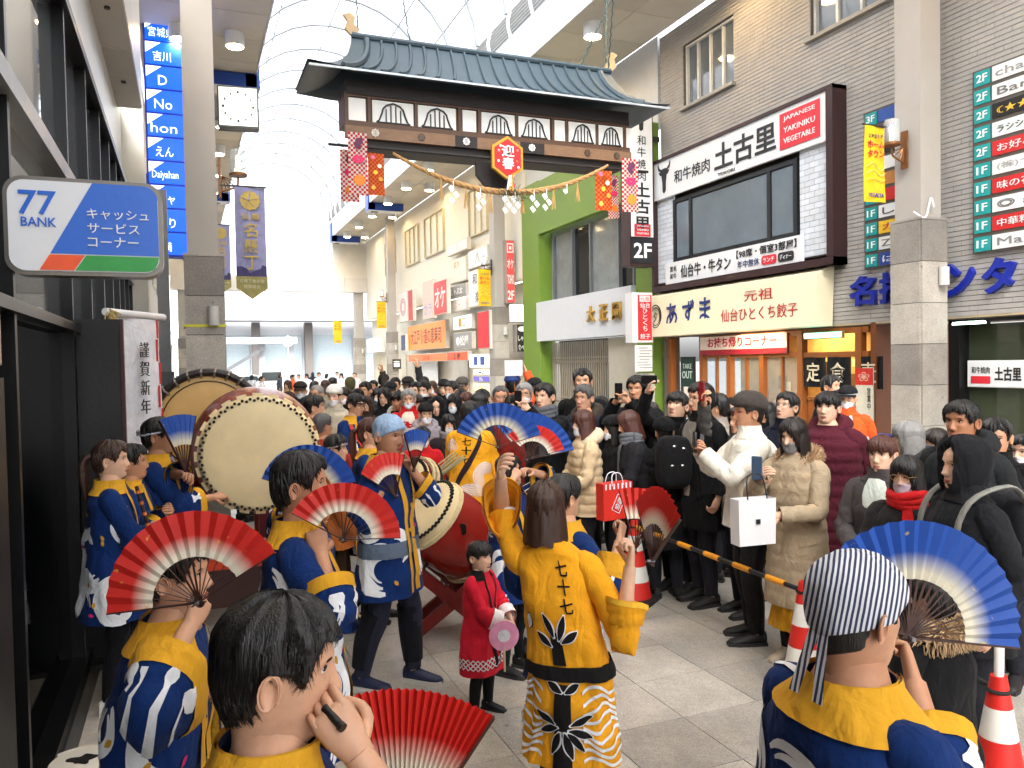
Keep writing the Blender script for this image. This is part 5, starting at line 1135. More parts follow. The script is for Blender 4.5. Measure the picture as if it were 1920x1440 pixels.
        finger_hand(body, Wp, fd, pn, sx, curl, S_ * hand_s * (.92 if child else 1), 0)
        hands[sx] = (Wp, fd, E)
        # sleeve: shoulder cap, upper arm, elbow, to the cuff
        ends = E + (Wp - E) * bare
        c = .016 if style == 'happi' else .020; pf = 1 + puff * 9
        P = [Sx + np.array([-sx * .085, 0, .012]) * S_, Sx + np.array([-sx * .015, 0, .006]) * S_, Sx * .72 + E * .28, Sx * .35 + E * .65, E * .96 + Sx * .04, E * .7 + ends * .3, E * .35 + ends * .65, ends]
        rd = np.array([.050, .066, .064, .058, .056 + swide * .12, .052 + swide * .25, .05 + swide * .36, .048 + swide * .42]) * S_ * (.55 + .45 * g_) * (1 + .12 * (pf - 1)) + (c - .016)
        R = catmull(np.column_stack([P, rd]), 4); Pp, rd = R[:, :3], R[:, 3]; Tt, A_, B_ = frames(Pp); ns = 18 if q > 1 or style == 'happi' else 12
        u = np.linspace(0, 2 * PI, ns, endpoint=False); tt = np.linspace(0, 1, len(Pp))[:, None]
        ph = rr.uniform(0, 6); wr = .0045 * S_ * (np.sin(38 * tt + 2 * np.sin(u)[None] + ph) + .6 * np.sin(61 * tt + ph * 2 - 2 * u[None])) * (.4 + np.exp(-((tt - .55) / .2) ** 2))
        if puff: wr = wr * .5 + puff * .8 * (np.abs(np.sin(tt * PI * 7)) ** .6 - .5)
        Gd = A_[:, None] * np.cos(u)[None, :, None] + B_[:, None] * np.sin(u)[None, :, None]
        G = Pp[:, None] + (rd[:, None] + wr)[..., None] * Gd
        if swide:
            dn = np.clip(-Gd[..., 2], 0, 1); G[..., 2] -= dn * (tt ** 1.4) * swide * 1.5 * S_
        sl.grid(G, 0, True, False, False); sl.grid(G[::-1] * 1.0 if False else (Pp[:, None] + (rd[:, None] + wr - .004)[..., None] * Gd if not swide else G - Gd * .004)[len(Pp) // 2:], 0, True, False, False, flip=True)
        slv[sx] = (G, Gd); sl.build('sleeve', cloth(top) if isinstance(top, tuple) else top, t, ang=70); sl = MB()
    body_o = body
    # legs
    lg = MB(); sh = MB(); lp = legs or (((.095, 0), (.105, -.02)), ((-.095, 0), (-.105, .02)))
    lw = 1.0 if not skirt else .75
    for (hx, hy_), (fx, fy) in lp:
        kx, ky = (hx + fx) / 2, (hy_ + fy) / 2 - .03 - .12 * abs(fy - hy_)
        P = np.array([(hx * .9, hy_, .95), (hx, hy_ - .0, .80), (kx, ky, .48), ((kx + fx) / 2, (ky + fy) / 2 + .012, .3), (fx, fy + .01, .09)]) * S_
        lg.tube(P, np.array([.098, .092, .068, .062, .05]) * S_ * lw * (.6 + .4 * g_), 12, 0, k=4)
        body.tube([P[0], P[1], P[2], P[3], P[4], np.array((fx, fy + .01, .05)) * S_], np.array([.08, .07, .05, .045, .034, .032]) * S_ * lw, 8, 0)
        k = S_
        for mi, top_, hh in ((0, 1, 1),):
            G = []
            for yy_, w_, h_ in ((.075, .028, .085), (.05, .036, .10), (.0, .038, .092), (-.06, .042, .066), (-.12, .046, .05), (-.165, .038, .042), (-.19, .014, .028)):
                G.append([(fx * k + w_ * k * math.cos(u), (fy + yy_) * k, max(.0, (.006 + h_ * (.5 + .5 * math.sin(u))) * k)) for u in np.linspace(0, 2 * PI, 12, endpoint=False)])
            sh.grid(np.array(G), 0, True, True, True, flip=True)
            G2 = [[(fx * k + (w_ + .004) * k * math.cos(u), (fy + yy_ * 1.02) * k, z_ * k) for u in np.linspace(0, 2 * PI, 12, endpoint=False)] for yy_, w_, z_ in ()]
            sh.add([((fx + a) * k, (fy + b) * k, z) for z in (0, .022 * k) for a, b in ((-.038, .078), (.038, .078), (.047, -.12), (.03, -.19), (-.03, -.19), (-.047, -.12))], [(5, 4, 3, 2, 1, 0), (6, 7, 8, 9, 10, 11)] + [(i, (i + 1) % 6, (i + 1) % 6 + 6, i + 6) for i in range(6)], 1)
            sh.build('shoe', [mat(shoes, .6, noise=.1), mat((200, 196, 190) if sum(shoes) > 90 else (40, 38, 38), .7)], t, ang=60); sh = MB()
    bo = body.build('body', [SKINS[skin], EYEW, EYED, BROW, LIP], t, ang=70)
    # garment
    rg = [(z, rx * (g_ if z < 1.36 else .5 + .5 * g_), ry_ * (g_ if z < 1.4 else 1), yo) for z, rx, ry_, yo in RG[style]]
    gar = Body(rg, lean, S_, .0075 if not puff else .004, seed, puff); tm = cloth(top) if isinstance(top, tuple) else top
    g = MB(); gar.mesh(g, hem, {'high': 1.5, None: 1.462}.get(neck if neck == 'high' else None), {0: 24, 1: 32, 2: 44, 3: 60}[q], {0: 14, 1: 26, 2: 40, 3: 50}[q] * (2 if puff and q else 1), 0, False)
    gar.mesh(g, hem, hem + .12, 24, 3, 0, False, -.006)
    co = g.build('coat' if style == 'coat' else 'happi_coat', tm, t, ang=70)
    if skirt:
        g = MB(); a = np.linspace(0, 2 * PI, 48, endpoint=False)
        G = [[(np.array((.125 + (.07) * (1 - v)) * S_ * math.cos(u) * (1 + .07 * (1 - v) * math.sin(18 * u))), (.10 + .07 * (1 - v)) * S_ * math.sin(u) * (1 + .07 * (1 - v) * math.sin(18 * u)), (.26 + .4 * v) * S_) for u in a] for v in np.linspace(0, 1, 8)]; g.grid(np.array(G, float), 0, True); g.build('skirt', cloth(skirt), t, ang=70)
    lg.build('trousers', cloth(pants), t, ang=70)
    if q >= 1 and style == 'coat':
        g = MB(); gar.patch(g, None, [[(-PI / 2 + .04 + w * .035, z) for w in (-1, 0, 1)] for z in np.linspace(hem + .01, 1.4, 24)], .006); g.build('placket', tm, t, ang=70)
        for sx in (-1, 1):
            g = MB(); gar.patch(g, None, [[(-PI / 2 + sx * .75 + w * .32, z + .02 * w * sx) for w in np.linspace(-1, 1, 6)] for z in (max(hem + .14, .86), max(hem + .19, .91))], .007); g.build('pocket_flap', tm, t, ang=70)
    if inner:      # shirt showing in the open coat front
        g = MB(); rows_ = [[(-PI / 2 + w * (.09 + .32 * max(0, (z - .95) / .5)), z) for w in np.linspace(-1, 1, 7)] for z in np.linspace(max(hem + .02, .85), 1.44, 12)]; gar.patch(g, None, rows_, .007); g.build('shirt_front', cloth(inner), t, ang=70)
    if neck == 'high' or neck is None and style == 'coat':
        g = MB(); A, Zz = np.meshgrid(np.linspace(0, 2 * PI, 26, endpoint=False), np.linspace(1.42, 1.505, 5)); G = gar.at(A, Zz, .010); g.grid(G, 0, True); g.grid(gar.at(A, Zz, .002), 0, True, flip=True); g.build('collar', cloth(collar) if collar else tm, t, ang=70)
    if neck == 'hood':
        g = MB(); c = gar.at(PI / 2, 1.43) + np.array([0, .035, .01]) * S_
        P = [np.array([.125 * math.cos(u) * (1 if abs(u - PI / 2) < 1.3 else .9), .02 + .095 * math.sin(u), 1.435 + .05 * math.sin(u) + .0]) * S_ + np.array([lean[0] * .5, lean[1] * .5, 0]) * S_ for u in np.linspace(-.95, PI + .95, 18)]
        g.tube(P, np.array([.03 + .036 * math.sin(v) for v in np.linspace(0.1, PI - .1, 18)]) * S_, 10, 0); g.build('hood', cloth(collar) if collar else tm, t, ang=70)
    if neck == 'scarf':
        g = MB()
        for k in range(3): g.tube([np.array([.088 * math.cos(u) + lean[0] * .55, .09 * math.sin(u) - .012 + lean[1] * .55, 1.425 + .028 * k + .012 * math.sin(2 * u + k)]) * S_ for u in np.linspace(0, 2 * PI, 20)], .030 * S_, 8)
        gar.patch(g, None, [[(-PI / 2 + .25 + w * .16, z) for w in (-1, -.5, 0, .5, 1)] for z in np.linspace(1.08, 1.42, 8)], .018); g.build('scarf', cloth(collar), t, ang=70)
    if neck == 'fur':
        g = MB(); r2 = random.Random(seed)
        for k in range(1700):
            u = r2.uniform(-.9, PI + .9); p = np.array([.12 * math.cos(u) + lean[0] * .5, .03 + .10 * math.sin(u) + lean[1] * .5, 1.44 + .04 * math.sin(u)]) * S_; v = unit(np.array([r2.gauss(0, 1), r2.gauss(0, 1), r2.gauss(0, 1)])); g.tube([p + v * .03, p + v * .045, p + v * .065 + [0, 0, -.01]], [.0035, .003, .0008], 3, 0, cap=False)
        g.build('fur_hood', cloth(collar or (170, 140, 104), noise=.4), t)
    # hair, hats, masks
    if hair and hat != 'hood':
        hm = hairmat(hc); g = MB(); k2 = {0: (36, 26), 1: (48, 38), 2: (72, 60), 3: (110, 90)}[q]
        shell(g, hair_region(hair, seed), .005 if hat else .009 if hair in ('thin', 'bald') else .013, k2[0], k2[1], .008, True, seed, .001 if hat or hair == 'bald' else .0045, 13 if q > 1 else 9, T=TH, top=0 if hat else .007)
        nl = {0: 24, 1: 60, 2: 190, 3: 1500}[q] if hair not in ('bald', 'thin') and not hat else 0; zlf = hair_region(hair, seed).zline; r3 = np.random.default_rng(seed)
        for k in range(nl):
            a0 = r3.uniform(-PI, PI); zl = max(float(zlf(a0)), -.10); dr = r3.uniform(-.28, .28); zt = min(.112, zl + r3.uniform(.06, .13)); ze = zl - r3.uniform(-.012, .012); w = r3.uniform(.6, 1.3) * (.8 if q > 1 else 1.1) * (.24 if q == 3 else 1)
            aa = a0 + dr * np.linspace(-.5, .5, 5) ** 3 * 6; zz = np.linspace(zt, ze, 5); Pq = head_surf(aa, zz, .3, .3); Nq = Pq - np.array([0, .008, 0]); Nq[:, 2] *= np.where(zz > .03, 1, .2); Nq /= np.linalg.norm(Nq, axis=1)[:, None]; lift = .012 + .007 * np.clip((zz - .02) / .08, 0, 1); lift[-1] -= .005; lift[2] += .003
            g.tube(TH(Pq + Nq * lift[:, None]), np.array([.003, .007, .008, .006, .0012]) * w * hk, 4 if q < 2 or q == 3 else 5, 0, cap=False)
        if hair in ('bob', 'long', 'pony') or hair == 'tail':
            Ln = {'bob': .13, 'long': .33, 'pony': .0, 'tail': 0}[hair]
            if Ln:
                A, V = np.meshgrid(np.linspace(.95, 2 * PI - .95, 40), np.linspace(0, 1, 14)); r0 = .092 + .020 * V ** .7 + .004 * wob(A, V * .1, seed, 14)
                if hair == 'long': r0 = .092 + .030 * V ** .6 - .012 * V ** 2 + .004 * wob(A, V * .05, seed, 16)
                zz = .03 - (Ln + .05) * V - .007 * V * np.sin(A * 9 + seed); pull = np.clip(V - .3, 0, 1) * .04 if hair == 'long' else 0
                G = np.stack([r0 * .98 * np.sin(A), .008 - r0 * 1.08 * np.cos(A) + pull, zz], -1); Gi = np.stack([(r0 - .022) * np.sin(A), .008 - (r0 - .022) * 1.05 * np.cos(A) + pull, zz], -1)
                g.grid(TH(G), 0); g.grid(TH(Gi), 0, flip=True)
                for row in (0, -1): g.grid(TH(np.stack([G[row], Gi[row]])), 0, flip=row == 0)
                for cc in (0, -1): g.grid(TH(np.stack([G[:, cc], Gi[:, cc]])), 0, flip=cc == -1)
        if hair == 'tail':
            for k in range(7): g.tube(TH([[.012 * math.cos(k), .095, .03], [.02 * math.cos(k * 2), .15, .02], [.03 * math.cos(k * 1.3), .165 + .01 * math.sin(k), -.08], [.03 * math.cos(k * 1.3), .15, -.22 - .02 * (k % 3)]]), np.array([.012, .022, .02, .006]) * hk, 6, k=3)
        g.build('hair', hm, t, ang=75)
    if hat in ('beanie', 'bandana'):
        zl = .045; g = MB(); col = hat_col.get(label) if False else band
        reg = (lambda az, z: (z - (.046 - .03 * np.clip((np.abs(az) - 1) / 2, 0, 1))) / .008 + .5) if hat == 'beanie' else (lambda az, z: (z - np.interp(np.abs(az), [0, 1.0, 1.5, 3.2], [.052, .03, -.002, -.045])) / .006 + .5)
        shell(g, reg, .024 if hat == 'beanie' else .013, 56 if q < 3 else 110, 44 if q < 3 else 90, .01, True, seed, .003, 6, T=TH, top=.022 if hat == 'beanie' else .006)
        g.build('knit_hat' if hat == 'beanie' else 'bandana', band if not isinstance(band, tuple) else cloth(band, bump=.3), t, ang=75)
    if hat == 'hood':
        g = MB(); shell(g, lambda az, z: np.minimum((np.abs(az) - .62) / .10 + .5, 9) * (z < .07) + (z >= .07) * ((z - .075) / .02 + (np.abs(az) - .5) * 3 + .5), .030, 48, 40, .012, True, seed, .004, 5, T=TH, top=.012); g.build('hood', cloth(band) if band else tm, t, ang=75)
    if hat in ('cap', 'peaked'):
        g = MB(); shell(g, lambda az, z: (z - .05) / .008 + .5, .02, 48, 36, .01, True, seed, .0, 5, T=TH, top=.02); 
        A, V = np.meshgrid(np.linspace(-1.1, 1.1, 14), np.linspace(0, 1, 4)); G = np.stack([(.082 + .01 * V) * np.sin(A), -.085 * np.cos(A) - .02 - V * .06 * np.cos(A) ** .5, .055 - .02 * V - .01 * np.abs(A)], -1); g.grid(TH(G), 0); g.grid(TH(G - [0, 0, .004]), 0, flip=True)
        g.build('cap', cloth(band), t, ang=60)
        if hat == 'peaked': g = MB(); g.tube(TH([[.09 * math.sin(a), -.10 * math.cos(a), .055] for a in np.linspace(-1.5, 1.5, 14)]), .006 * hk, 6); g.build('hat_band', WHITE, t)
    if band is not None and hat is None:       # twisted headband
        g = MB(); g.tube(TH([[.091 * math.sin(a), .008 - .112 * math.cos(a), .045 - .022 * (1 - math.cos(a)) / 2 * 1.6 + .002 * math.sin(9 * a)] for a in np.linspace(-PI, PI, 40)]), .007 * hk, 8, sq=1.0); g.build('headband', band if not isinstance(band, tuple) else cloth(band), t, ang=80)
    if mask:
        g = MB(); reg = lambda az, z: np.minimum(np.minimum((z + np.interp(np.abs(az), [0, .5, 1.35, 3], [.122, .118, .085, .0])) / .006, (np.interp(np.abs(az), [0, .35, 1.35, 3], [-.014, -.028, -.045, -.3]) - z) / .006), (1.36 - np.abs(az)) / .06) + .3
        shell(g, reg, .008, 44 if q < 3 else 90, 40, .006, True, seed, .0015, 4, T=TH); g.build('face_mask', cloth(mask, bump=.05), t, ang=80)
        g = MB()
        for sx in (-1, 1):
            for z1, z2 in ((-.045, .012), (-.083, -.03)): g.tube(TH([[sx * .068, -.02, z1], [sx * .079, -.005, (z1 + z2) / 2], [sx * .083, .012, z2]]), .0012 * hk, 4)
        g.build('mask_loops', cloth(mask), t)
    if glasses:
        g = MB(); yg = -.112
        for sx in (-1, 1):
            g.tube(TH([[sx * .032 + .021 * math.cos(a), yg + .004 * abs(math.cos(a)), .006 + .016 * math.sin(a)] for a in np.linspace(0, 2 * PI, 17)]), .0018 * hk, 5); g.tube(TH([[sx * .053, yg + .004, .01], [sx * .078, -.06, .012], [sx * .083, .015, .006]]), .0016 * hk, 5)
        g.tube(TH([[-.011, yg, .009], [0, yg - .003, .012], [.011, yg, .009]]), .0016 * hk, 5); g.build('glasses', mat(glasses, .3, .3, noise=0, bump=0), t)
    t['_'] = 1; del t['_']
    return dict(t=t, gar=gar, s=S_, hands=hands, TH=TH, slv=slv, hk=hk, tm=tm, seed=seed, lean=lean)

# ---------------------------------------------------------------- prints on the festival coats
PW = cloth((226, 228, 232), noise=.08); PGOLD = cloth((198, 150, 50)); PPINK = cloth((196, 50, 110)); PBLK = cloth((20, 19, 20)); PYEL = cloth((214, 158, 40))
def crescent(P, mb, a0, z0, r, t0, t1, w, off=.006, n=18, lines=1):
    gar = P['gar']; R_ = .2
    for k in range(lines):
        rr_ = r * (1 - .24 * k); tt = np.linspace(t0 + .1 * k, t1 - .12 * k, n); ww = w * (1 - .35 * k) * np.sin(np.linspace(.12, PI * .95, n)) ** .7 + .002
        G = [[gar.at(a0 + (rr_ + e * ww[i] / 2) * math.cos(q) / R_, z0 + (rr_ + e * ww[i] / 2) * math.sin(q), off) for e in (-1, -.33, .33, 1)] for i, q in enumerate(tt)]
        mb.grid(np.array(G)); mb.grid(np.array(G), flip=True)
def sleeve_strip(P, mb, sx, c, width, t0, t1, off=.005):
    G, Gd = P['slv'][sx]; k, n = G.shape[:2]; i0, i1 = int(t0 * (k - 1)), int(t1 * (k - 1))
    rows = []
    for i in range(i0, i1 + 1):
        row = []
        for e in np.linspace(-1, 1, 5):
            x = (c + e * width * (.7 + .3 * math.sin(i * 1.3)) + .0) % n; j = int(x) % n; f = x - int(x); p = G[i, j] * (1 - f) + G[i, (j + 1) % n] * f; nn = Gd[i, j] * (1 - f) + Gd[i, (j + 1) % n] * f; row.append(p + nn * off)
        rows.append(row)
    mb.grid(np.array(rows)); mb.grid(np.array(rows), flip=True)
def collar_band(P, m, z0=.62, w=.2, name='collar_band'):
    gar = P['gar']; g = MB()
    for sx in (-1, 1):
        rows = [[(-PI / 2 + sx * (.05 + .42 * max(0, (z - 1.1) / .33) ** 1.2 + e * w), z) for e in (0, .5, 1)] for z in np.linspace(z0, 1.44, 16)]; gar.patch(g, None, rows, .010)
    A, Z = np.meshgrid(np.linspace(-PI / 2 + .5, 3 * PI / 2 - .5, 22), np.linspace(1.385, 1.468, 5)); g.grid(gar.at(A, Z, .010)); g.grid(gar.at(A, Z, .003), flip=True); return g.build(name, m, P['t'], ang=70)
def obi(P, m, z=1.0, h=.05, name='sash'):
    g = MB(); A, Z = np.meshgrid(np.linspace(0, 2 * PI, 36, endpoint=False), np.linspace(z - h, z + h, 5)); g.grid(P['gar'].at(A, Z, .012), 0, True); return g.build(name, m, P['t'], ang=80)
def cuffs(P, m, t0=.86, sides=(1, -1)):
    for sx in sides:
        G, Gd = P['slv'][sx]; k = len(G); i = int(t0 * (k - 1)); g = MB(); g.grid(G[i:] + Gd[i:] * .005, 0, True); g.grid(G[i:] - Gd[i:] * .006, 0, True, flip=True); g.build('cuff', m, P['t'], ang=80)
def blue_happi(P, rich=1, seed=0, inner=True):
    r = random.Random(seed + P['seed']); g = MB()
    for a0, z0, rad, t0, t1, w in ((2.5, .98, .15, 2.2, 5.6, .075), (1.2, .76, .13, -1.2, 2.6, .065), (3.5, .76, .14, 1.0, 4.8, .07), (.2, .82, .12, 2.6, 5.9, .06), (-.3, 1.05, .07, 2.0, 4.8, .03), (2.0, 1.22, .085, 3.4, 6.2, .035), (4.0, .9, .10, -1.0, 2.0, .04), (5.3, .72, .09, .4, 3.6, .04)):
        crescent(P, g, a0 + r.uniform(-.15, .15), z0 + r.uniform(-.03, .03), rad, t0, t1, w, lines=3 if rich > 1 else 2)
    for k in range(5 + 2 * rich): crescent(P, g, r.uniform(0, 6.28), r.uniform(.66, 1.25), r.uniform(.06, .12), 0 + k * 1.3, 3.4 + k * 1.3, r.uniform(.025, .05), lines=2)
    for sx in (-1, 1):
        sleeve_strip(P, g, sx, 4 if sx > 0 else 13, .6, .1, .8); sleeve_strip(P, g, sx, 6.5 if sx > 0 else 10.5, .35, .15, .75); sleeve_strip(P, g, sx, 1.5 if sx > 0 else 15.5, .3, .3, .85)
        for k in range(3): sleeve_strip(P, g, sx, r.uniform(0, 18), r.uniform(.5, 1.3), .62 + .06 * k, .8 + .05 * k)
    g.build('white_swirl_print', PW, P['t'], ang=80, kind='stuff')
    for m, n_ in ((PGOLD, 7 * rich), (PPINK, 3 * rich)):
        g = MB()
        for k in range(n_):
            a0, z0, an = r.uniform(0, 6.28), r.uniform(.66, 1.3), r.uniform(0, 6.28); rows = []
            for v in np.linspace(-1, 1, 5): w = .011 * (1 - v * v) + .0008; rows.append([(a0 + (.02 * v * math.cos(an) - e * w * math.sin(an)) / .2, z0 + .02 * v * math.sin(an) + e * w * math.cos(an)) for e in (-1, 1)])
            P['gar'].patch(g, None, rows, .0075)
        g.build('leaf_print', m, P['t'], ang=80, kind='stuff')
    collar_band(P, PYEL)
def back_text(P, s, z, size, m, a=PI / 2, off=.008, dz=None):
    """writing laid on the garment's back, one character under another"""
    for k, ch in enumerate(s):
        me = text_mesh(ch, size, .015, 0.0); V = np.zeros(len(me.vertices) * 3); me.vertices.foreach_get('co', V); V = V.reshape(-1, 3); W = P['gar'].at(a + V[:, 0] / .2, z - k * (dz or size * 1.05) + V[:, 2], off)
        me.vertices.foreach_set('co', np.asarray(W).ravel()); me.update(); me.materials.append(m); link('back_lettering', me, P['t'])

# ---------------------------------------------------------------- hand-held things
FRED = fan_mat((240, 232, 214), (216, 44, 36), (236, 170, 70)); FBLU = fan_mat((226, 220, 200), (34, 84, 176), (214, 196, 120)); RIB = mat((60, 30, 22), .5, kind='wood')
def fan(label, piv, up, nrm, R=.31, half=72, red=True, n=22, name='folding_fan'):
    up = unit(up); nrm = unit(np.array(nrm) - up * (np.array(nrm) @ up)); x = np.cross(up, nrm)      # local -y looks along nrm
    M = Matrix(np.column_stack([x, -nrm, up]).tolist()).to_4x4(); M.translation = Vector([float(v) for v in piv]); M = M @ Matrix.Scale(R / .31, 4)
    t = thing(name, label, 'fan', M=M); a = np.radians(np.linspace(-half, half, 2 * n + 1)); k = 1.0
    G = []
    for r_ in np.linspace(.155, .31, 7): G.append([(r_ * k * math.sin(q), (.006 if i % 2 else -.006) * r_ / .31 * k, r_ * k * math.cos(q)) for i, q in enumerate(a)])
    g = MB(); g.grid(np.array(G)); g.grid(np.array(G) + [0, .0015, 0], flip=True); g.build('leaf', FRED if red else FBLU, t, ang=10)
    for i in range(0, 2 * n + 1, 2):
        q = a[i]; g = MB(); e = np.array((math.sin(q), 0, math.cos(q))); g.bar(e * -.02 * k + [0, .004 + .0004 * i, 0], e * .2 * k + [0, .004, 0], .007 * k, .0015); g.build('rib', RIB, t, False)
    for q in (a[0], a[-1]): e = np.array((math.sin(q), 0, math.cos(q))); g = MB(); g.bar(e * -.025 * k, e * .31 * k, .013 * k, .005); g.build('guard_stick', RIB, t, False)
    g = MB(); g.lathe([(.001, -.012), (.006, -.012), (.006, .02), (.001, .02)], 8, M=Matrix.Rotation(PI / 2, 4, 'X')); g.build('rivet', STEEL, t); return t
def held(P, sx, a=.07, c=.02): W, fd, E = P['hands'][sx]; return W + fd * a * P['s'], fd
def towrld(P, v): M = np.array(P['t'].matrix_basis); return M[:3, :3] @ np.asarray(v, float) + M[:3, 3]
def wdir(P, v): return np.array(P['t'].matrix_basis)[:3, :3] @ np.asarray(v, float)
def phone(P, label, sx, col=(22, 22, 24), wide=False, tilt=.15, off=(0, -.02, .03), screen=True):
    W, fd, E = P['hands'][sx]; p = towrld(P, W + fd * .075 * P['s'] + np.array(off)); rz = P['t'].rotation_euler.z
    t = thing('smartphone', label, 'phone', p, rz); w, h = (.15, .072) if wide else (.074, .152)
    g = MB(); g.prism(rrect(w, h, .009, 3), -.005, .005); g.build('case', mat(col, .35), t); g = MB(); g.prism(rrect(w - .008, h - .008, .006, 3), .0051, .0065); g.build('screen', mat((40, 46, 54), .1), t, False)
    g = MB(); g.lathe([(.001, -.0075), (.008, -.0075), (.008, -.004)], 10, M=Matrix.Translation((-w / 2 + .016, 0, h / 2 - .018)) @ Matrix.Identity(4)); g.build('camera_bump', mat((10, 10, 12), .2), t); return t
# ================================================================ drums, cones, barriers
REDL = mat((150, 30, 20), .22, noise=.15, scale=4, bump=.02); SKN = mat((226, 206, 160), .5, noise=.10, scale=5, bump=.02); SKN2 = mat((214, 172, 104), .5, noise=.12, scale=4, bump=.02); TACK = mat((34, 28, 24), .4, .4); REDW2 = mat((110, 24, 20), .4, noise=.12, kind='wood'); ORW = mat((196, 60, 24), .5, noise=.1)
def axis_matrix(p, ax):
    ax = unit(ax); x = unit(np.cross([0, 0, 1.0] if abs(ax[2]) < .9 else [1.0, 0, 0], ax)); y = np.cross(ax, x); M = Matrix(np.column_stack([x, y, ax]).tolist()).to_4x4(); M.translation = Vector([float(v) for v in p]); return M
def taiko(label, p, ax, R, L, shell_m, skin_m, bulge=.22, rope=False, name='taiko_drum'):
    """p = middle of the struck skin, ax = into the drum"""
    t = thing(name, label, 'drum', M=axis_matrix(p, ax))
    prof = [(R * (1 + bulge * math.sin(PI * v)), .03 + (L - .06) * v) for v in np.linspace(0, 1, 15)]
    g = MB(); g.lathe(prof, 56); g.build('shell', shell_m, t, ang=60)
    for z0, sg, nm in ((0, 1, 'skin'), (L, -1, 'rear_skin')):
        g = MB(); g.lathe([(.001, z0), (R * .5, z0 + sg * .0005), (R * .93, z0 + sg * .004), (R * 1.0, z0 + sg * .016), (R * 1.04, z0 + sg * .05), (R * 1.06, z0 + sg * .10)], 56); sk = g.build(nm, skin_m, t, ang=60)
        g = MB()
        if rope:
            n = 40; g.tube([(R * 1.03 * math.cos(a), R * 1.03 * math.sin(a), z0 - sg * .01) for a in np.linspace(0, 2 * PI, 61)], R * .075, 8); g.build('rim_ring', mat((36, 28, 28), .5, noise=.2), sk)
            for k in range(26): a = k * 2 * PI / 26; g = MB(); g.tube([(R * .93 * math.cos(a), R * .93 * math.sin(a), z0 - sg * .0), (R * 1.04 * math.cos(a), R * 1.04 * math.sin(a), z0 - sg * .085), (R * 1.12 * math.cos(a + .03), R * 1.12 * math.sin(a + .03), z0 + sg * .03)], .011, 5); g.build('rope_loop', mat((150, 140, 130), .7), sk)
            g = MB(); g.tube([(R * .86 * math.cos(a), R * .86 * math.sin(a), z0 - sg * .004) for a in np.linspace(0, 2 * PI, 61)], .006, 5); g.build('inner_line', TACK, sk)
        else:
            n = 92
            for k in range(n): a = k * 2 * PI / n; rr_ = R * (1.012 if k % 2 else .978); g.ell((rr_ * math.cos(a), rr_ * math.sin(a), z0 + sg * (.012 if k % 2 else .008)), (.014, .014, .012), 6, 4)
            g.build('tack', TACK, sk, kind='stuff')
            n = 24; 
            for k in range(n): a = k * 2 * PI / n; g = MB(); g.box((0, 0, 0), (.035, .075, .03), M=Matrix.Rotation(a, 4, 'Z') @ Matrix.Translation((R * 1.065, 0, z0 + sg * .085))); g.build('skin_tab', skin_m, sk, False)
    return t
C1 = onD(487, 852, 6.2); CY = np.array([0.02, 1, 0])
taiko('great red lacquered taiko drum with pale skin and tack border', C1, CY, .435, 1.0, mat((136, 52, 26), .25, noise=.25, scale=3), SKN, .2)
t = thing('drum_stand', 'low red timber stand under the great red drum', 'stand', (C1[0], C1[1] + .5, 0))
for y in (-.32, .32): g = MB(); g.box((0, y, .46), (1.15, .09, .12)); g.build('cross_beam', ORW, t, False)
for x in (-.48, .48):
    g = MB(); g.box((x, 0, .60), (.10, .9, .2)); g.build('cradle', ORW, t, False)
    for y in (-.32, .32): g = MB(); g.box((x, y, .25), (.1, .1, .5)); g.build('leg', REDW2, t, False)
    g = MB(); g.box((x, 0, .1), (.08, .6, .08)); g.build('rail', REDW2, t, False)
g = MB(); g.box((0, -.36, .3), (.9, .02, .3)); g.build('front_panel', mat((60, 30, 26), .6), t, False)
C2 = onD(392, 797, 7.7)
taiko('huge rope rimmed drum with amber skin behind the red drum', C2, CY, .50, .9, mat((70, 34, 24), .4), SKN2, .05, True)
t = thing('drum_stand', 'dark timber stand under the huge rope rimmed drum', 'stand', (C2[0], C2[1] + .45, 0))
for y in (-.3, .3): g = MB(); g.box((0, y, .8), (1.2, .1, .14)); g.build('cross_beam', REDW2, t, False)
for x in (-.5, .5):
    for y in (-.3, .3): g = MB(); g.box((x, y, .4), (.1, .1, .8)); g.build('leg', REDW2, t, False)
CR, CU, CFW = RW @ np.array([1, 0, 0]), RW @ np.array([0, 1, 0]), RW @ np.array([0, 0, -1])
C3 = onD(797, 955, 5.9); AX3 = unit(CR * .62 + CU * -.62 + CFW * .42)
TD = taiko('tilted red taiko drum on a crossed leg stand beside the small child', C3, AX3, .262, .62, REDL, SKN, .17)
g = MB(); 
cen = C3 + AX3 * .34; base = np.array([cen[0], cen[1], 0])
t = thing('drum_stand', 'red crossed leg stand under the tilted red drum', 'stand', base)
u = unit(np.array([CR[0], CR[1], 0])); v = np.array([-u[1], u[0], 0]); zc = cen[2] - .36
for sg in (-1, 1):
    for d_ in (-1, 1):
        a = u * d_ * .33 + v * sg * .22; b_ = -u * d_ * .30 + v * sg * .22 + np.array([0, 0, zc + .16])
        g = MB(); g.bar(a + [0, 0, .02], b_, .06, .085); g.build('leg', REDW2, t, False)
for d_ in (-1, 1):
    g = MB(); g.bar(u * d_ * .33 - v * .26 + [0, 0, .04], u * d_ * .33 + v * .26 + [0, 0, .04], .07, .07); g.build('foot_rail', REDW2, t, False)
    g = MB(); g.bar(u * d_ * .27 - v * .26 + [0, 0, zc + .1], u * d_ * .27 + v * .26 + [0, 0, zc + .1], .05, .05); g.build('cradle_rail', REDW2, t, False)
g = MB(); pp = C3 + AX3 * .28 - CFW * .285 + CR * .1 + CU * .06
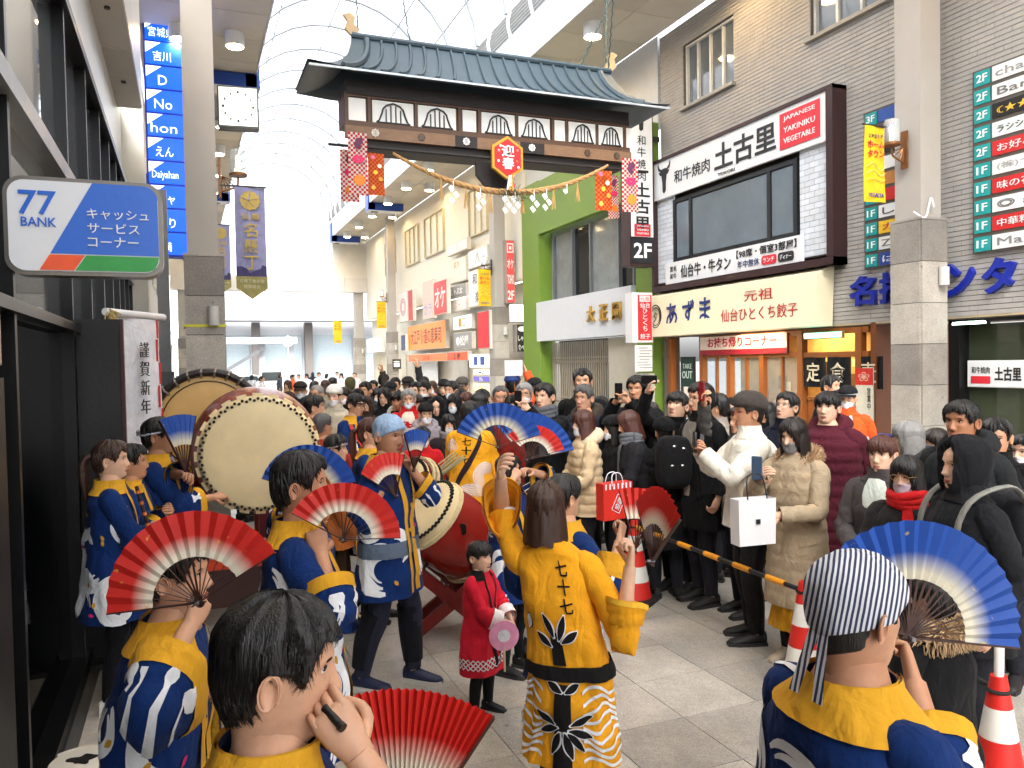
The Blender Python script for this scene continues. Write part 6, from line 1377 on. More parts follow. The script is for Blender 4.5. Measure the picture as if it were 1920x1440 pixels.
g = MB(); g.prism(rrect(.08, .08, .02, 3), -.003, .003, M=axis_matrix(C3, AX3).inverted() @ axis_matrix(pp, CFW) @ Matrix.Rotation(-PI / 2, 4, 'X')); g.build('iron_fitting', TACK, TD, False)
p = onD(645, 1112, 6.4); taiko('small black rimmed drum resting upright on the floor', (p[0], p[1], .17), (.25, 1, .15), .135, .2, TACK, mat((120, 92, 62), .6, noise=.2), .0, name='small_drum')
t = thing('drumstick', 'pale wooden drumstick leaning on the small floor drum', 'drumstick', (p[0] - .05, p[1] - .16, 0)); g = MB(); g.tube([(-.06, 0, .24), (.2, -.12, .012)], .011, 8); g.build('stick', mat((206, 176, 130), .6), t)
p = onD(772, 892, 6.4); taiko('small pale drum with studs behind the tilted red drum', p, unit(CFW * .8 + CR * .5 - CU * .2), .14, .22, mat((90, 20, 24), .3), SKN, .12, name='small_drum')
t = thing('drum_stand', 'dark tripod stand under the small pale drum', 'stand', (p[0] + .1, p[1] + .1, 0))
for a in (0, 2.1, 4.2): g = MB(); g.tube([(0, 0, p[2] - .1), (.25 * math.cos(a), .25 * math.sin(a), .01)], .014, 6); g.build('leg', DKM, t)
# bamboo bundle
t = thing('bamboo_bundle', 'bundle of pale bamboo switches lying behind the tilted drum', 'bundle', onD(828, 890, 6.9))
for k in range(16): a = np.array((rnd.gauss(0, .03), rnd.gauss(0, .03), rnd.gauss(0, .03))); g = MB(); g.tube([a - CR * .22 - CU * .15, a + CR * .16 + CU * .13 + [0, 0, rnd.gauss(0, .02)]], .006, 5); g.build('switch', mat((176, 168, 128), .7), t)
g = MB(); g.tube([(-.01, 0, -.95), (0, 0, 0)], .02, 6); g.build('prop', DKM, t)
# lantern-like white stool bottom left
p = onD(155, 1432, 3.9)
t = thing('paper_lantern', 'white rounded lantern with a black brush mark standing by the kerb', 'lantern', (p[0], p[1], 0)); zt = p[2] + .02
g = MB(); g.lathe([(.14, 0), (.2, .03), (.22, .1), (.22, zt - .08), (.2, zt - .03), (.14, zt)], 32); g.build('shade', mat((220, 216, 206), .6, noise=.04), t)
g = MB(); g.prism([(.06 * math.cos(a) * (1 + .4 * math.sin(3 * a)), .045 * math.sin(a) * (1 + .3 * math.cos(5 * a))) for a in np.linspace(0, 2 * PI, 30)[:-1]], -.002, .002, M=Matrix.Translation((0, 0, zt + .002)) @ Matrix.Rotation(-PI / 2, 4, 'X')); g.build('brush_mark', PBLK, t, False)
# cones and bars
CRED = mat((206, 36, 28), .5, noise=.06); CWH = mat((226, 224, 216), .5, noise=.06); RUB = mat((28, 28, 28), .8)
def cone(label, loc):
    t = thing('traffic_cone', label, 'cone', loc, rnd.uniform(0, 1), 'cones holding the barrier bars'); hs = [0.03, .17, .3, .43, .56, .69]
    r = lambda z: .145 - .115 * z / .7
    for k in range(5): g = MB(); g.lathe([(r(hs[k]), hs[k]), (r(hs[k + 1]), hs[k + 1])] if k < 4 else [(r(hs[4]), hs[4]), (r(.69), .69), (r(.69) - .012, .69), (r(.69) - .012, .6)], 28); g.build('band', CRED if k % 2 == 0 else CWH, t)
    g = MB(); g.prism(rrect(.38, .38, .05, 4), -.015, .015, M=Matrix.Translation((0, 0, .016)) @ Matrix.Rotation(PI / 2, 4, 'X')); g.build('base', RUB, t); return t
def gz(px, d): r = ray(px, 700); p = CAMP + r * d; return np.array([p[0], p[1], 0])
cones = [gz(985, 8.9), gz(1185, 6.7), gz(1505, 4.75), gz(1872, 3.3)]
for c, lab in zip(cones, ('traffic cone half hidden behind the dancers', 'red and white cone beside the shopper with the red bag', 'red and white cone by the beige sneakers', 'red and white cone beside the fur hooded onlooker')): cone(lab, c)
YB = mat((226, 150, 20), .5); 
def bar_(a, b_, label, cols, z=.63, seg=.17, r=.017):
    t = thing('barrier_bar', label, 'barrier', (0, 0, 0)); a, b_ = a + [0, 0, z], b_ + [0, 0, z]; L = np.linalg.norm(b_ - a); n = int(L / seg); t.location = tuple(a)
    for k in range(n): g = MB(); g.tube([(b_ - a) * k / n, (b_ - a) * (k + 1) / n], r * (1.15 if k % 2 == 0 else .9), 10); g.build('segment', cols[k % len(cols)], t)
    for e in (np.zeros(3), b_ - a): g = MB(); g.tube([e + [.045 * math.cos(q), .045 * math.sin(q), 0] for q in np.linspace(0, 2 * PI, 15)], .008, 6); g.build('ring', RUB, t)
    return t
for k, lab in enumerate(('black and yellow bar before the cream puffer woman', 'black and yellow striped bar before the white jacket man', 'black and yellow bar behind the striped bandana man')): bar_(cones[k], cones[k + 1], lab, [YB, BK])
bar_(gz(770, 8.3), gz(842, 8.0), 'red white and blue striped bar before the child in red', [mat((190, 40, 40), .5), CWH, mat((40, 60, 130), .5)], 1.0, .12)
# white upright bar by the last cone
t = thing('support_pole', 'white plastic pole stuck in the cone beside the fur hood', 'pole', cones[3] + [0, 0, .62]); g = MB(); g.tube([(0, 0, 0), (.05, .03, .42)], .02, 10); g.build('tube', CWH, t)
t = thing('crowd_fence', 'blue three rail crowd fence behind the onlookers', 'fence', tuple(gz(1560, 8.9))); a, b_ = np.zeros(3), gz(1935, 7.2) - gz(1560, 8.9)
for z in (.72, .96, 1.2): g = MB(); g.tube([a + [0, 0, z], b_ + [0, 0, z]], .02, 8); g.build('rail', mat((34, 50, 110), .4), t)
for k in range(4): p = a + (b_ - a) * k / 3; g = MB(); g.tube([p, p + [0, 0, 1.2]], .022, 8); g.build('post', mat((34, 50, 110), .4), t)
t = thing('crowd_fence', 'grey railing with slatted panel before the closed lattice gate', 'fence', tuple(gz(1045, 11.5))); a, b_ = np.zeros(3), gz(1215, 10.0) - gz(1045, 11.5)
for z in (.3, .5, .7, 1.0, 1.25): g = MB(); g.tube([a + [0, 0, z], b_ + [0, 0, z]], .018, 8); g.build('rail', STEEL, t)
for k in range(5): p = a + (b_ - a) * k / 4; g = MB(); g.tube([p, p + [0, 0, 1.25]], .02, 8); g.build('post', STEEL, t)

# ================================================================ performers
BLU = cloth((12, 44, 100)); YLW = cloth((232, 162, 30)); DNV = (26, 28, 44); BKP = (20, 20, 24)
G1 = None
def iup(deg): a = math.radians(deg); return CU * math.cos(a) + CR * math.sin(a)      # a direction leaning deg to the viewer's right
def striped(c1, c2, sc_, name='striped_cloth'):
    m = bpy.data.materials.new(name); m.use_nodes = True; n, l = m.node_tree.nodes, m.node_tree.links; b = n['Principled BSDF']; b.inputs['Roughness'].default_value = .85
    tc = n.new('ShaderNodeTexCoord'); mp = n.new('ShaderNodeMapping'); mp.inputs['Rotation'].default_value = (0, .25, -.785); w = n.new('ShaderNodeTexWave'); w.inputs['Scale'].default_value = sc_; w.inputs['Distortion'].default_value = .6; w.inputs['Detail'].default_value = 1
    rp = n.new('ShaderNodeValToRGB'); rp.color_ramp.elements[0].position = .42; rp.color_ramp.elements[1].position = .56; rp.color_ramp.elements[0].color = lin(c1) + (1,); rp.color_ramp.elements[1].color = lin(c2) + (1,)
    l.new(tc.outputs['Object'], mp.inputs[0]); l.new(mp.outputs[0], w.inputs[0]); l.new(w.outputs['Fac'], rp.inputs[0]); l.new(rp.outputs[0], b.inputs['Base Color']); return m
# foreground man, lower left
P = person(492, 1118, 1.36, 'dark haired man in a blue happi with yellow collar, hand raised to his mouth', face=114, hair='short', q=3, skin=0, style='happi', hem=.6, top=BLU, pants=BKP, hy=-6, hp=6, headk=1.05, armR=('W', onD(722, 1345, 1.36), (-.5, .2, -1)), armL=('W', onD(762, 1585, 1.6), (.6, .2, -1)), curlR=.75, curlL=.9, wide=.07)
blue_happi(P, 2); cuffs(P, PYEL)
fan('red folding fan half raised below the dark haired man', onD(752, 1612, 1.55), iup(3), -CFW + CU * .25, .335, 30, True)
W, fd, E = P['hands'][-1]; t = thing('bamboo_flute', 'short dark flute end gripped at the man\'s mouth', 'flute', towrld(P, W + fd * .085)); g = MB(); g.tube([CR * -.005 + CU * .008, CR * .03 - CU * .016 - CFW * .022], .007, 10); g.build('tube', mat((14, 12, 12), .5), t); g = MB(); g.tube([CR * .026 - CU * .014 - CFW * .019, CR * .032 - CU * .017 - CFW * .0235], .0082, 10); g.build('end_ring', mat((30, 22, 18), .5), t)
# striped bandana man
STRB = striped((46, 52, 82), (214, 216, 222), 34)
P = person(1590, 1036, 1.56, 'man in a blue and white striped head cloth with yellow collar', face=112, hair='short', hat='bandana', band=STRB, q=3, skin=1, style='happi', hem=.6, top=BLU, pants=BKP, hp=4, armR=('W', onD(1712, 1262, 1.85), (-.7, .3, -1)), armL=('W', onD(1800, 1450, 1.9), (.8, .2, -.6)), curlR=.9)
blue_happi(P, 2); cuffs(P, PYEL)
g = MB()
for e in (-1, 1): g.grid(P['TH'](np.array([[(e * (.012 + .022 * v) + w * .014, .10 + .03 * v, -.03 - .14 * v) for w in (-1, 0, 1)] for v in np.linspace(0, 1, 7)])))
g.build('bandana_tails', STRB, P['t'])
fan('big blue and cream folding fan held out beside the striped head cloth', onD(1706, 1195, 1.9), iup(17), -CFW + CR * .1, .283, 80, False, 20)
# dancer behind the great red fan
P = person(322, 1003, 2.3, 'blue happi dancer hidden behind the great red fan', face=98, hair='short', q=2, style='happi', hem=.56, top=BLU, pants=BKP, lean=(0, -.12), armR=('W', onD(384, 1140, 2.08), (-1, .2, -.6)), armL=('W', onD(420, 1330, 2.3), (.6, .8, -.6)), curlR=1.0, wide=.12)
blue_happi(P, 2); cuffs(P, PYEL, .8)
fan('great red folding fan with cream centre spread wide', onD(372, 1130, 2.06), iup(-20), -CFW, .24, 77, True, 14)
# man with two fans
P = person(556, 846, 3.0, 'dark haired man in blue happi between a red and a blue fan', face=100, hair='short', q=2, skin=1, style='happi', hem=.6, top=BLU, pants=BKP, armR=('W', onD(640, 1030, 2.85), (-.6, .3, -1)), armL=('W', onD(588, 928, 3.3), (.8, .6, -.4)), curlR=1.0, curlL=.9, wide=.09)
blue_happi(P, 2); cuffs(P, PYEL)
fan('small red fan held before the chest of the two fan man', onD(643, 1012, 2.83), iup(14), -CFW + CR * .1, .205, 75, True, 13)
fan('blue fan raised behind the head of the two fan man', onD(578, 925, 3.32), iup(2), -CFW, .205, 74, False, 14)
# woman in yellow happi, seen from behind
P = person(1020, 898, 3.15, 'woman in a yellow bamboo print happi with black sash seen from behind', face=160, hair='bob', hc='brown', q=3, skin=2, girth=.8, style='happi', hem=.535, top=YLW, pants=(18, 18, 20), lean=(.16, -.02), armL=('W', onD(932, 862, 3.2), (.4, -1, -.9)), armR=('W', onD(1214, 1062, 3.0), (-.8, .2, -1)), curlL=.5, curlR=.95, wide=.115, sleeve=.5, hy=12)
g = P; gar = P['gar']
back_text(P, '七十七', 1.36, .07, PBLK, a=PI / 2 + .35, dz=.075)
ob = obi(P, PBLK, .93, .03)
w_ = MB()
for side in (-1, 1):
    for k in range(9):
        for sgn in (1,):
            a0 = PI / 2 + side * (.35 + .0 * k); rows = [[(a0 + side * v * 1.25, .575 + .036 * k + .022 * math.sin(v * 7 + k * .7) + e * .007) for e in (-1, 1)] for v in np.linspace(.05, 1, 20)]; gar.patch(w_, None, rows, .007)
w_.build('white_wave_print', PW, P['t'], ang=80, kind='stuff')
tr = MB(); gar.patch(tr, None, [[(PI / 2 + .02 + w * .13 * (1.2 - .5 * (z - .54)), z) for w in (-1, -.5, 0, .5, 1)] for z in np.linspace(.545, .89, 12)], .009); gar.patch(tr, None, [[(PI / 2 + .0 + w * .12 * (1 - 1.2 * (z - .97)), z) for w in (-1, 0, 1)] for z in np.linspace(.965, 1.10, 6)], .009); tr.build('bamboo_stem_print', PBLK, P['t'], ang=80)
def leaf(P, a0, z0, an, L, w, m_in=PBLK, m_out=PW):
    for k_, (kk, off, m) in enumerate(((1.25, .0105, m_out), (1.0, .0125, m_in))):
        g = MB(); rows = []
        for v in np.linspace(0 if kk == 1 else -.06, 1 if kk == 1 else 1.06, 9): ww = w * kk * math.sin(PI * np.clip(v, .02, .98)) ** .8 + (.001 if kk == 1 else .003); rows.append([(a0 + (L * v * math.cos(an) - e * ww * math.sin(an)) / .22, z0 + L * v * math.sin(an) + e * ww * math.cos(an)) for e in (-1, 0, 1)])
        P['gar'].patch(g, None, rows, off); g.build('leaf_print' if m is m_in else 'leaf_outline_print', m, P['t'], ang=80)
for a0, z0, an, L in ((PI / 2 - .1, .73, 2.7, .10), (PI / 2 - .05, .72, 3.5, .09), (PI / 2 + .15, .73, .35, .11), (PI / 2 + .12, .71, -.25, .11), (PI / 2 + .1, .70, -.8, .10), (PI / 2 - .02, .70, -1.9, .10), (PI / 2 + .05, .70, -1.3, .11), (PI / 2 + .05, 1.07, 1.2, .11), (PI / 2 - .03, 1.08, 1.9, .10), (PI / 2 + .1, 1.06, .5, .10), (PI / 2 - .1, 1.04, 2.5, .09), (PI / 2 + .0, .86, 2.6, .07), (PI / 2 + .05, .86, .5, .07)): leaf(P, a0, z0, an, L, .014)
leaf(P, PI / 2 - .75, 1.10, 1.0, .08, .018, PW, PBLK)
g = MB(); sleeve_strip(P, g, 1, 5, 2.2, .55, .95); sleeve_strip(P, g, 1, 10, 1.6, .5, .9); g.build('white_sleeve_print', PW, P['t'], ang=80, kind='stuff')
cuffs(P, cloth((240, 186, 60)), .93)
fan('blue fan raised high by the woman in yellow', onD(934, 838, 3.3), iup(2), -CFW + CU * .1, .185, 72, False, 13)
fan('red fan seen nearly edge on in the hand of the woman in yellow', onD(1222, 1052, 3.02), iup(6), CR * -.96 - CFW * .22, .285, 46, True, 12)
# man behind her
P = person(1052, 886, 3.75, 'dark haired dancer in blue happi with yellow cuff behind the woman in yellow', face=125, hair='short', q=2, style='happi', hem=.6, top=BLU, pants=BKP, armR=('W', onD(1186, 1012, 3.5), (-.8, .3, -1)), armL='side', curlR=.9, sleeve=.7)
blue_happi(P, 1); cuffs(P, PYEL, .75)
fan('red fan with dark bamboo mark held by the yellow cuffed hand', onD(1192, 1030, 3.48), iup(10), -CFW + CR * -.3, .27, 26, True, 7)
# long haired dancer with arms up
P = person(955, 852, 5.2, 'long haired dancer in blue happi raising two fans overhead', face=60, hair='long', q=2, style='happi', hem=.6, top=BLU, pants=BKP, armL=('W', onD(1000, 872, 5.1), (1, -.2, -.3)), armR=('W', onD(972, 880, 5.0), (-1, -.2, -.4)), curlL=.7, curlR=.8, hp=-10)
blue_happi(P, 1); cuffs(P, PYEL)
fan('red fan with white centre raised by the long haired dancer', onD(998, 858, 5.05), iup(14), -CFW, .21, 62, True, 12)
fan('bright blue fan raised behind the red one', onD(988, 862, 5.3), iup(18), -CFW, .32, 60, False, 14)
# bandana man at the tilted drum
P = person(722, 778, 5.0, 'man in a pale blue head cloth and blue happi dancing with two fans', face=72, hair='bald', hc='dgrey', hat='bandana', band=cloth((150, 176, 206), noise=.3, scale=26), q=2, skin=1, style='happi', hem=.6, top=BLU, pants=(40, 42, 58), shoes=(26, 34, 66), hp=8, hy=-12, armR=('W', onD(735, 935, 4.85), (-1, .2, -1)), armL=('W', onD(774, 872, 4.95), (.9, 0, -.9)), curlR=.9, curlL=.9, wide=.05, legs=(((.095, 0), (.10, -.12)), ((-.095, 0), (-.10, .14))))
blue_happi(P, 2); cuffs(P, PYEL); obi(P, cloth((92, 104, 122)), .90, .045)
g = MB(); 
for sx, fy in ((1, -.12), (-1, .14)): g.tube(np.array([(sx * .098, fy * .5 - .03, .50), (sx * .1, fy * .8, .32), (sx * .10, fy + .01, .14)]) * P['s'], np.array([.080, .075, .062]) * P['s'], 12, k=3)
g.build('leggings', cloth((22, 22, 30)), P['t'])
fan('red fan swung edgewise before the head cloth man', onD(742, 930, 4.8), iup(-22), CR * .8 - CFW * .7, .27, 40, True, 9)
fan('narrow blue fan raised by the head cloth man', onD(776, 880, 4.9), iup(5), CR * .75 - CFW * .6, .25, 26, False, 8)
# child
RHP = cloth((206, 30, 52))
P = person(898, 1017, 4.6, 'small child in a red happi with white cuffs and black trousers', face=62, hair='fringe', q=2, skin=2, style='happi', hem=.44, top=RHP, pants=(18, 18, 20), shoes=(22, 22, 24), child=True, headk=1.1, hy=-8, armR=((-.03, -.30, .98), (-1, .3, -.8)), armL=((.10, -.3, .96), (1, .3, -.8)), sleeve=.8, wide=.06)
collar_band(P, PBLK, .5, .12); cuffs(P, cloth((232, 224, 222)), .8)
g = MB()
for k in range(26):
    a0 = k * 2 * PI / 26
    for q in (0, 1): rows = [[(a0 + (v if q else -v) * .24, .57 + .05 * v + e * .007) for e in (-1, 1)] for v in np.linspace(-1, 1, 7)]; P['gar'].patch(g, None, rows, .007)
g.build('white_lattice_print', PW, P['t'], ang=80, kind='stuff')
t = thing('paper_fan', 'round pink paper fan in the small child\'s hand', 'fan', M=axis_matrix(onD(945, 1192, 4.4), -CFW + CR * .2)); g = MB(); g.lathe([(.001, -.003), (.085, -.003), (.085, .003), (.001, .003)], 24); g.build('paper', mat((226, 150, 186), .6, noise=.2, scale=20), t); g = MB(); g.tube([(0, -.06, 0), (.0, -.2, 0)], .006, 6); g.build('stick', mat((206, 190, 150), .6), t)
g = MB(); g.lathe([(.001, .0032), (.035, .0032), (.035, .005)], 16); g.build('white_patch', PW, t)
# flute players on the left
P = person(203, 824, 4.75, 'woman with a ponytail in blue swirl happi playing a flute', face=116, hair='tail', hc='brown', q=2, skin=2, style='happi', hem=.6, top=BLU, pants=BKP, shoes=(226, 224, 220), armL=((.02, -.34, 1.13), (.9, .3, -.8)), armR=((-.05, -.33, 1.06), (-.9, .3, -.8)), curlL=.9, curlR=.9, hy=-8, wide=.13)
blue_happi(P, 3); t = thing('bamboo_flute', 'dark flute with orange bindings in the ponytail woman\'s hands', 'flute', onD(268, 962, 4.62)); g = MB(); g.tube([(-.03, 0, .16), (.03, 0, -.1)], .011, 10); g.build('tube', mat((40, 24, 18), .4), t)
for v in (.1, .35, .6, .85): g = MB(); c = np.array((-.03 + .06 * v, 0, .16 - .26 * v)); g.tube([c, c + [.004, 0, -.018]], .0125, 10); g.build('binding', mat((206, 110, 40), .5), t)
P = person(243, 832, 5.1, 'second flute player half hidden behind the ponytail woman', face=105, hair='short', q=1, skin=1, style='happi', hem=.6, top=BLU, pants=BKP, armL='chest', armR='chest'); blue_happi(P, 1); cuffs(P, PYEL)
P = person(293, 783, 5.5, 'man with glasses and headband in blue happi before the drums', face=104, hair='short', q=2, skin=1, style='happi', hem=.6, top=BLU, pants=BKP, glasses=(50, 40, 40), band=cloth((196, 196, 214)), armL=('W', onD(352, 892, 5.2), (.8, .3, -1)), armR=((-.02, -.36, 1.14), (-.9, .3, -.8)), curlL=.9, inner=(120, 124, 150)); blue_happi(P, 2); cuffs(P, PYEL)
fan('blue fan seen edge on before the huge amber drum', onD(350, 890, 5.2), iup(-9), CR * .85 - CFW * .5, .40, 20, False, 6)
# yellow man with strap, drummers at the back
P = person(880, 750, 7.5, 'man in yellow wave print happi with a dark strap across his back', face=168, hair='short', q=2, style='happi', hem=.70, top=YLW, pants=BKP, armL='front', armR='front', wide=.1)
back_text(P, '七十七', 1.33, .08, PBLK, dz=.085); g = MB(); P['gar'].patch(g, None, [[(PI / 2 - .75 + 1.5 * v + e * .12, .78 + .62 * v - .0 * e) for e in (-1, 0, 1)] for v in np.linspace(0, 1, 14)][::-1], .012); g.build('strap', cloth((44, 32, 40)), P['t'], ang=80)
g = MB()
for k in range(7):
    for c0, zz in ((PI / 2 - 1.0, 1.22), (PI / 2 + .9, 1.0), (PI / 2 + .2, .8)): crescent(P, g, c0, zz, .035 + .016 * k, .3, 4.4, .007, n=14)
g.build('white_wave_print', PW, P['t'], ang=80, kind='stuff'); g = MB(); sleeve_strip(P, g, 1, 9, 3, .15, .9); g.build('pale_sleeve_print', cloth((236, 214, 150)), P['t'], ang=80)
P = person(662, 735, 8.6, 'man in glasses and blue happi with a red sash over his shoulder', face=62, hair='short', q=1, style='happi', hem=.6, top=BLU, pants=(30, 40, 80), glasses=(40, 36, 36), hp=14, band=(60, 56, 60), armL='front', armR='front'); blue_happi(P, 1); cuffs(P, PYEL)
g = MB(); P['gar'].patch(g, None, [[(-PI / 2 - .9 + 1.5 * v + e * .13, 1.38 - .5 * v) for e in (-1, 0, 1)] for v in np.linspace(0, 1, 14)], .014); g.build('sash', cloth((206, 70, 56)), P['t'], ang=80)
P = person(692, 783, 6.3, 'woman with a brown ponytail and yellow collar behind the head cloth man', face=85, hair='tail', hc='reddish', q=1, style='happi', hem=.6, top=BLU, pants=BKP, armL='front', armR='front'); blue_happi(P, 1)
P = person(626, 822, 6.1, 'seated drummer with a headband behind the two fan man', face=95, hair='short', q=1, style='happi', hem=.75, top=cloth((196, 110, 50)), pants=(60, 40, 30), band=(150, 140, 140), armL='front', armR='front', stat=1.5); collar_band(P, PYEL)
P = person(602, 774, 7.4, 'balding man gripping a drumstick beside the great red drum', face=135, hair='thin', hc='dgrey', q=1, skin=1, style='happi', hem=.6, top=cloth((150, 44, 34)), pants=BKP, armL=((.1, -.35, 1.2), (1, .3, -.5)), armR=((-.15, -.35, 1.25), (-1, .3, -.5)), curlL=1.0, curlR=1.0)
t = thing('drumstick', 'pale drumstick gripped by the balding man', 'drumstick', towrld(P, P['hands'][-1][0] + P['hands'][-1][1] * .08)); g = MB(); g.tube([-CR * .1 + CU * .12, CR * .12 - CU * .14], .014, 8); g.build('stick', mat((210, 180, 130), .6), t)
P = person(586, 740, 8.4, 'young man in a yellow happi with a black strap by the great drum', face=110, hair='short', q=1, style='happi', hem=.6, top=YLW, pants=BKP, armL='front', armR='front'); collar_band(P, PBLK, .6, .1)

# ================================================================ onlookers
BLKC, NAVC, GRYC, DGR, BRNC, CRMC = (15, 15, 17), (28, 31, 48), (110, 108, 106), (50, 48, 50), (46, 33, 28), (200, 182, 152)
GC = 'onlookers behind the barrier bars'
WM = (222, 224, 230)
P = person(1407, 736, 5.7, 'man in a white fleece jacket and dark grey knit hat filming with a phone', face=-88, hair='short', q=2, skin=1, top=(226, 222, 210), hem=.80, pants=(26, 24, 24), shoes=(20, 19, 19), hat='beanie', band=(66, 60, 56), glasses=(150, 40, 40), girth=1.22, armL='phone_low', armR='phone_low', collar=(226, 222, 212), curlL=.6, curlR=.7, group=GC)
phone(P, 'dark phone held by the white fleece man', -1); g = MB(); P['gar'].patch(g, None, [[(PI / 2 - 1.9 + 2.0 * v + e * .06, 1.40 - .5 * v) for e in (-1, 0, 1)] for v in np.linspace(0, 1, 14)], .010); g.build('bag_strap', cloth((40, 40, 42)), P['t'], ang=80)
P = person(1492, 780, 5.25, 'woman in a long beige coat and grey mask holding a blue phone', face=-52, hair='long', hc='soft', q=2, skin=2, top=(172, 154, 128), hem=.42, pants=(30, 28, 30), skirt=(186, 132, 24), shoes=(176, 160, 140), mask=(128, 126, 126), neck='fur', collar=(190, 160, 128), armL='hold', armR='phone_low', puff=.006, hp=8, group=GC)
phone(P, 'slate blue folding phone case in the beige coat woman\'s hand', -1, (74, 96, 124), off=(-.03, -.03, .03))
t = thing('shopping_bag', 'white paper carrier bag with a small black mark hanging from the beige coat woman', 'bag', onD(1412, 975, 5.0), -.1)
g = MB(); g.add([(x * (1 + .04 * (z > -.1)), y, z) for z in (-.15, .14) for x, y in ((-.13, -.05), (.13, -.05), (.13, .05), (-.13, .05))], [(3, 2, 1, 0), (0, 1, 5, 4), (1, 2, 6, 5), (2, 3, 7, 6), (3, 0, 4, 7)]); g.build('bag_body', mat((226, 226, 228), .5, noise=.04), t, False)
g = MB(); g.tube([(-.07, -.05, .14), (-.05, -.02, .28), (.05, -.02, .28), (.07, -.05, .14)], .005, 6, k=3); g.build('handle', BK, t); g = MB(); g.box((0, -.058, 0), (.03, .003, .03)); g.build('printed_mark', BK, t, False)
P = person(1552, 733, 6.2, 'broad person in a maroon quilted coat with dark straight hair', face=-42, hair='fringe', q=2, skin=2, top=(78, 24, 38), hem=.45, pants=BKP, neck='hood', puff=.012, girth=1.3, hp=-4, group=GC)
P = person(1474, 734, 6.6, 'man in glasses and navy coat craning behind the knit hat', face=-60, hair='short', q=2, skin=2, top=NAVC, hem=.7, glasses=(120, 120, 124), hp=-12, group=GC)
P = person(1590, 722, 8.3, 'traffic guard in an orange reflective uniform with white mask and gloves', face=-38, hair='short', q=2, top=(226, 84, 34), hem=.72, pants=(214, 76, 32), mask=WM, hat='peaked', band=(26, 26, 30), armL='down', armR='side', group=GC)
for z in (1.02, 1.18): 
    g = MB(); A, Z = np.meshgrid(np.linspace(0, 2 * PI, 30, endpoint=False), (z - .025, z + .025)); g.grid(P['gar'].at(A, Z, .010), 0, True); g.build('reflective_band', mat((190, 190, 180), .35), P['t'])
for sx in (-1, 1):
    G, Gd = P['slv'][sx]; g = MB(); g.grid(G[12:16] + Gd[12:16] * .006, 0, True); g.build('sleeve_band', mat((190, 196, 190), .35), P['t']); g = MB(); g.grid(G[18:21] + Gd[18:21] * .006, 0, True); g.build('sleeve_band', mat((70, 130, 110), .35), P['t'])
g = MB(); finger_hand(g, P['hands'][1][0], P['hands'][1][1], (-1, 0, 0), 1, .6, P['s'] * 1.12); g.build('white_glove', cloth((226, 226, 226)), P['t'])
g = MB(); 
for e in (-1, 1): P['gar'].patch(g, None, [[(-PI / 2 + e * (.12 + .5 * (z - 1.0)) + w * .09, z) for w in (-1, 0, 1)] for z in np.linspace(.8, 1.42, 10)], .012)
g.build('vest_strap', mat((206, 210, 214), .4), P['t'])
P = person(1556, 703, 9.25, 'dark haired passer by in black mask at the shop door', face=40, hair='short', q=1, top=BLKC, mask=(40, 40, 44))
P = person(1655, 814, 4.7, 'smiling woman with short brown hair in a grey wool coat', face=-48, hair='fringe', hc='reddish', q=2, skin=2, top=(74, 68, 68), hem=.6, inner=(196, 204, 196), armL='front', armR='front', group=GC)
P = person(1706, 788, 5.25, 'grey haired woman in a dark grey hooded coat', face=-100, hair='bob', hc='grey', q=2, skin=2, top=(60, 60, 62), neck='hood', group=GC)
P = person(1702, 852, 4.2, 'woman in glasses, lilac mask and red scarf', face=-50, hair='bob', hc='black', q=2, skin=2, top=(40, 36, 36), mask=(190, 170, 184), glasses=(180, 140, 90), neck='scarf', collar=(190, 26, 28), armL='front', armR='front', group=GC)
P = person(1806, 748, 4.65, 'tall dark haired man in a black jacket turning his head', face=-62, hair='short', q=2, skin=3, top=(30, 32, 34), neck='hood', girth=1.15, group=GC)
P = person(1812, 818, 3.7, 'person in a black hood and jacket wearing a grey backpack strap', face=-88, hair='short', hat='hood', band=(20, 20, 24), q=2, skin=2, top=(24, 25, 29), girth=1.1, group=GC)
t = thing('backpack', 'black backpack with grey straps on the black hooded person', 'backpack', towrld(P, (0, .22, 1.18)), P['t'].rotation_euler.z)
g = MB(); sell(g, (0, .02, 0), (.16, .09, .23)); g.build('pack', cloth((40, 40, 44)), t, ang=50); g = MB(); g.prism(rrect(.22, .18, .05, 5), .09, .13, M=Matrix.Translation((0, 0, -.1))); g.build('pocket', cloth((120, 120, 118)), t, ang=50)
for e in (-1, 1): g = MB(); g.tube([(e * .14, -.03, .2), (e * .15, -.12, .27), (e * .15, -.3, .2), (e * .15, -.36, .0), (e * .16, -.22, -.22), (e * .15, -.05, -.2)], .022, 8, k=4, sq=.4); g.build('strap', cloth((130, 130, 124)), t)
P = person(1925, 812, 5.0, 'person in a pale mask at the picture edge behind the backpack wearer', face=-70, hair='short', q=1, skin=2, top=(60, 58, 56), mask=(226, 216, 220), group=GC)
P = person(1752, 1086, 2.75, 'crouching onlooker in a black coat with a pale fur trimmed hood', face=-150, hair='short', q=2, top=(16, 16, 18), neck='fur', collar=(190, 160, 124), stat=1.28, armL='front', armR='front', group=GC)
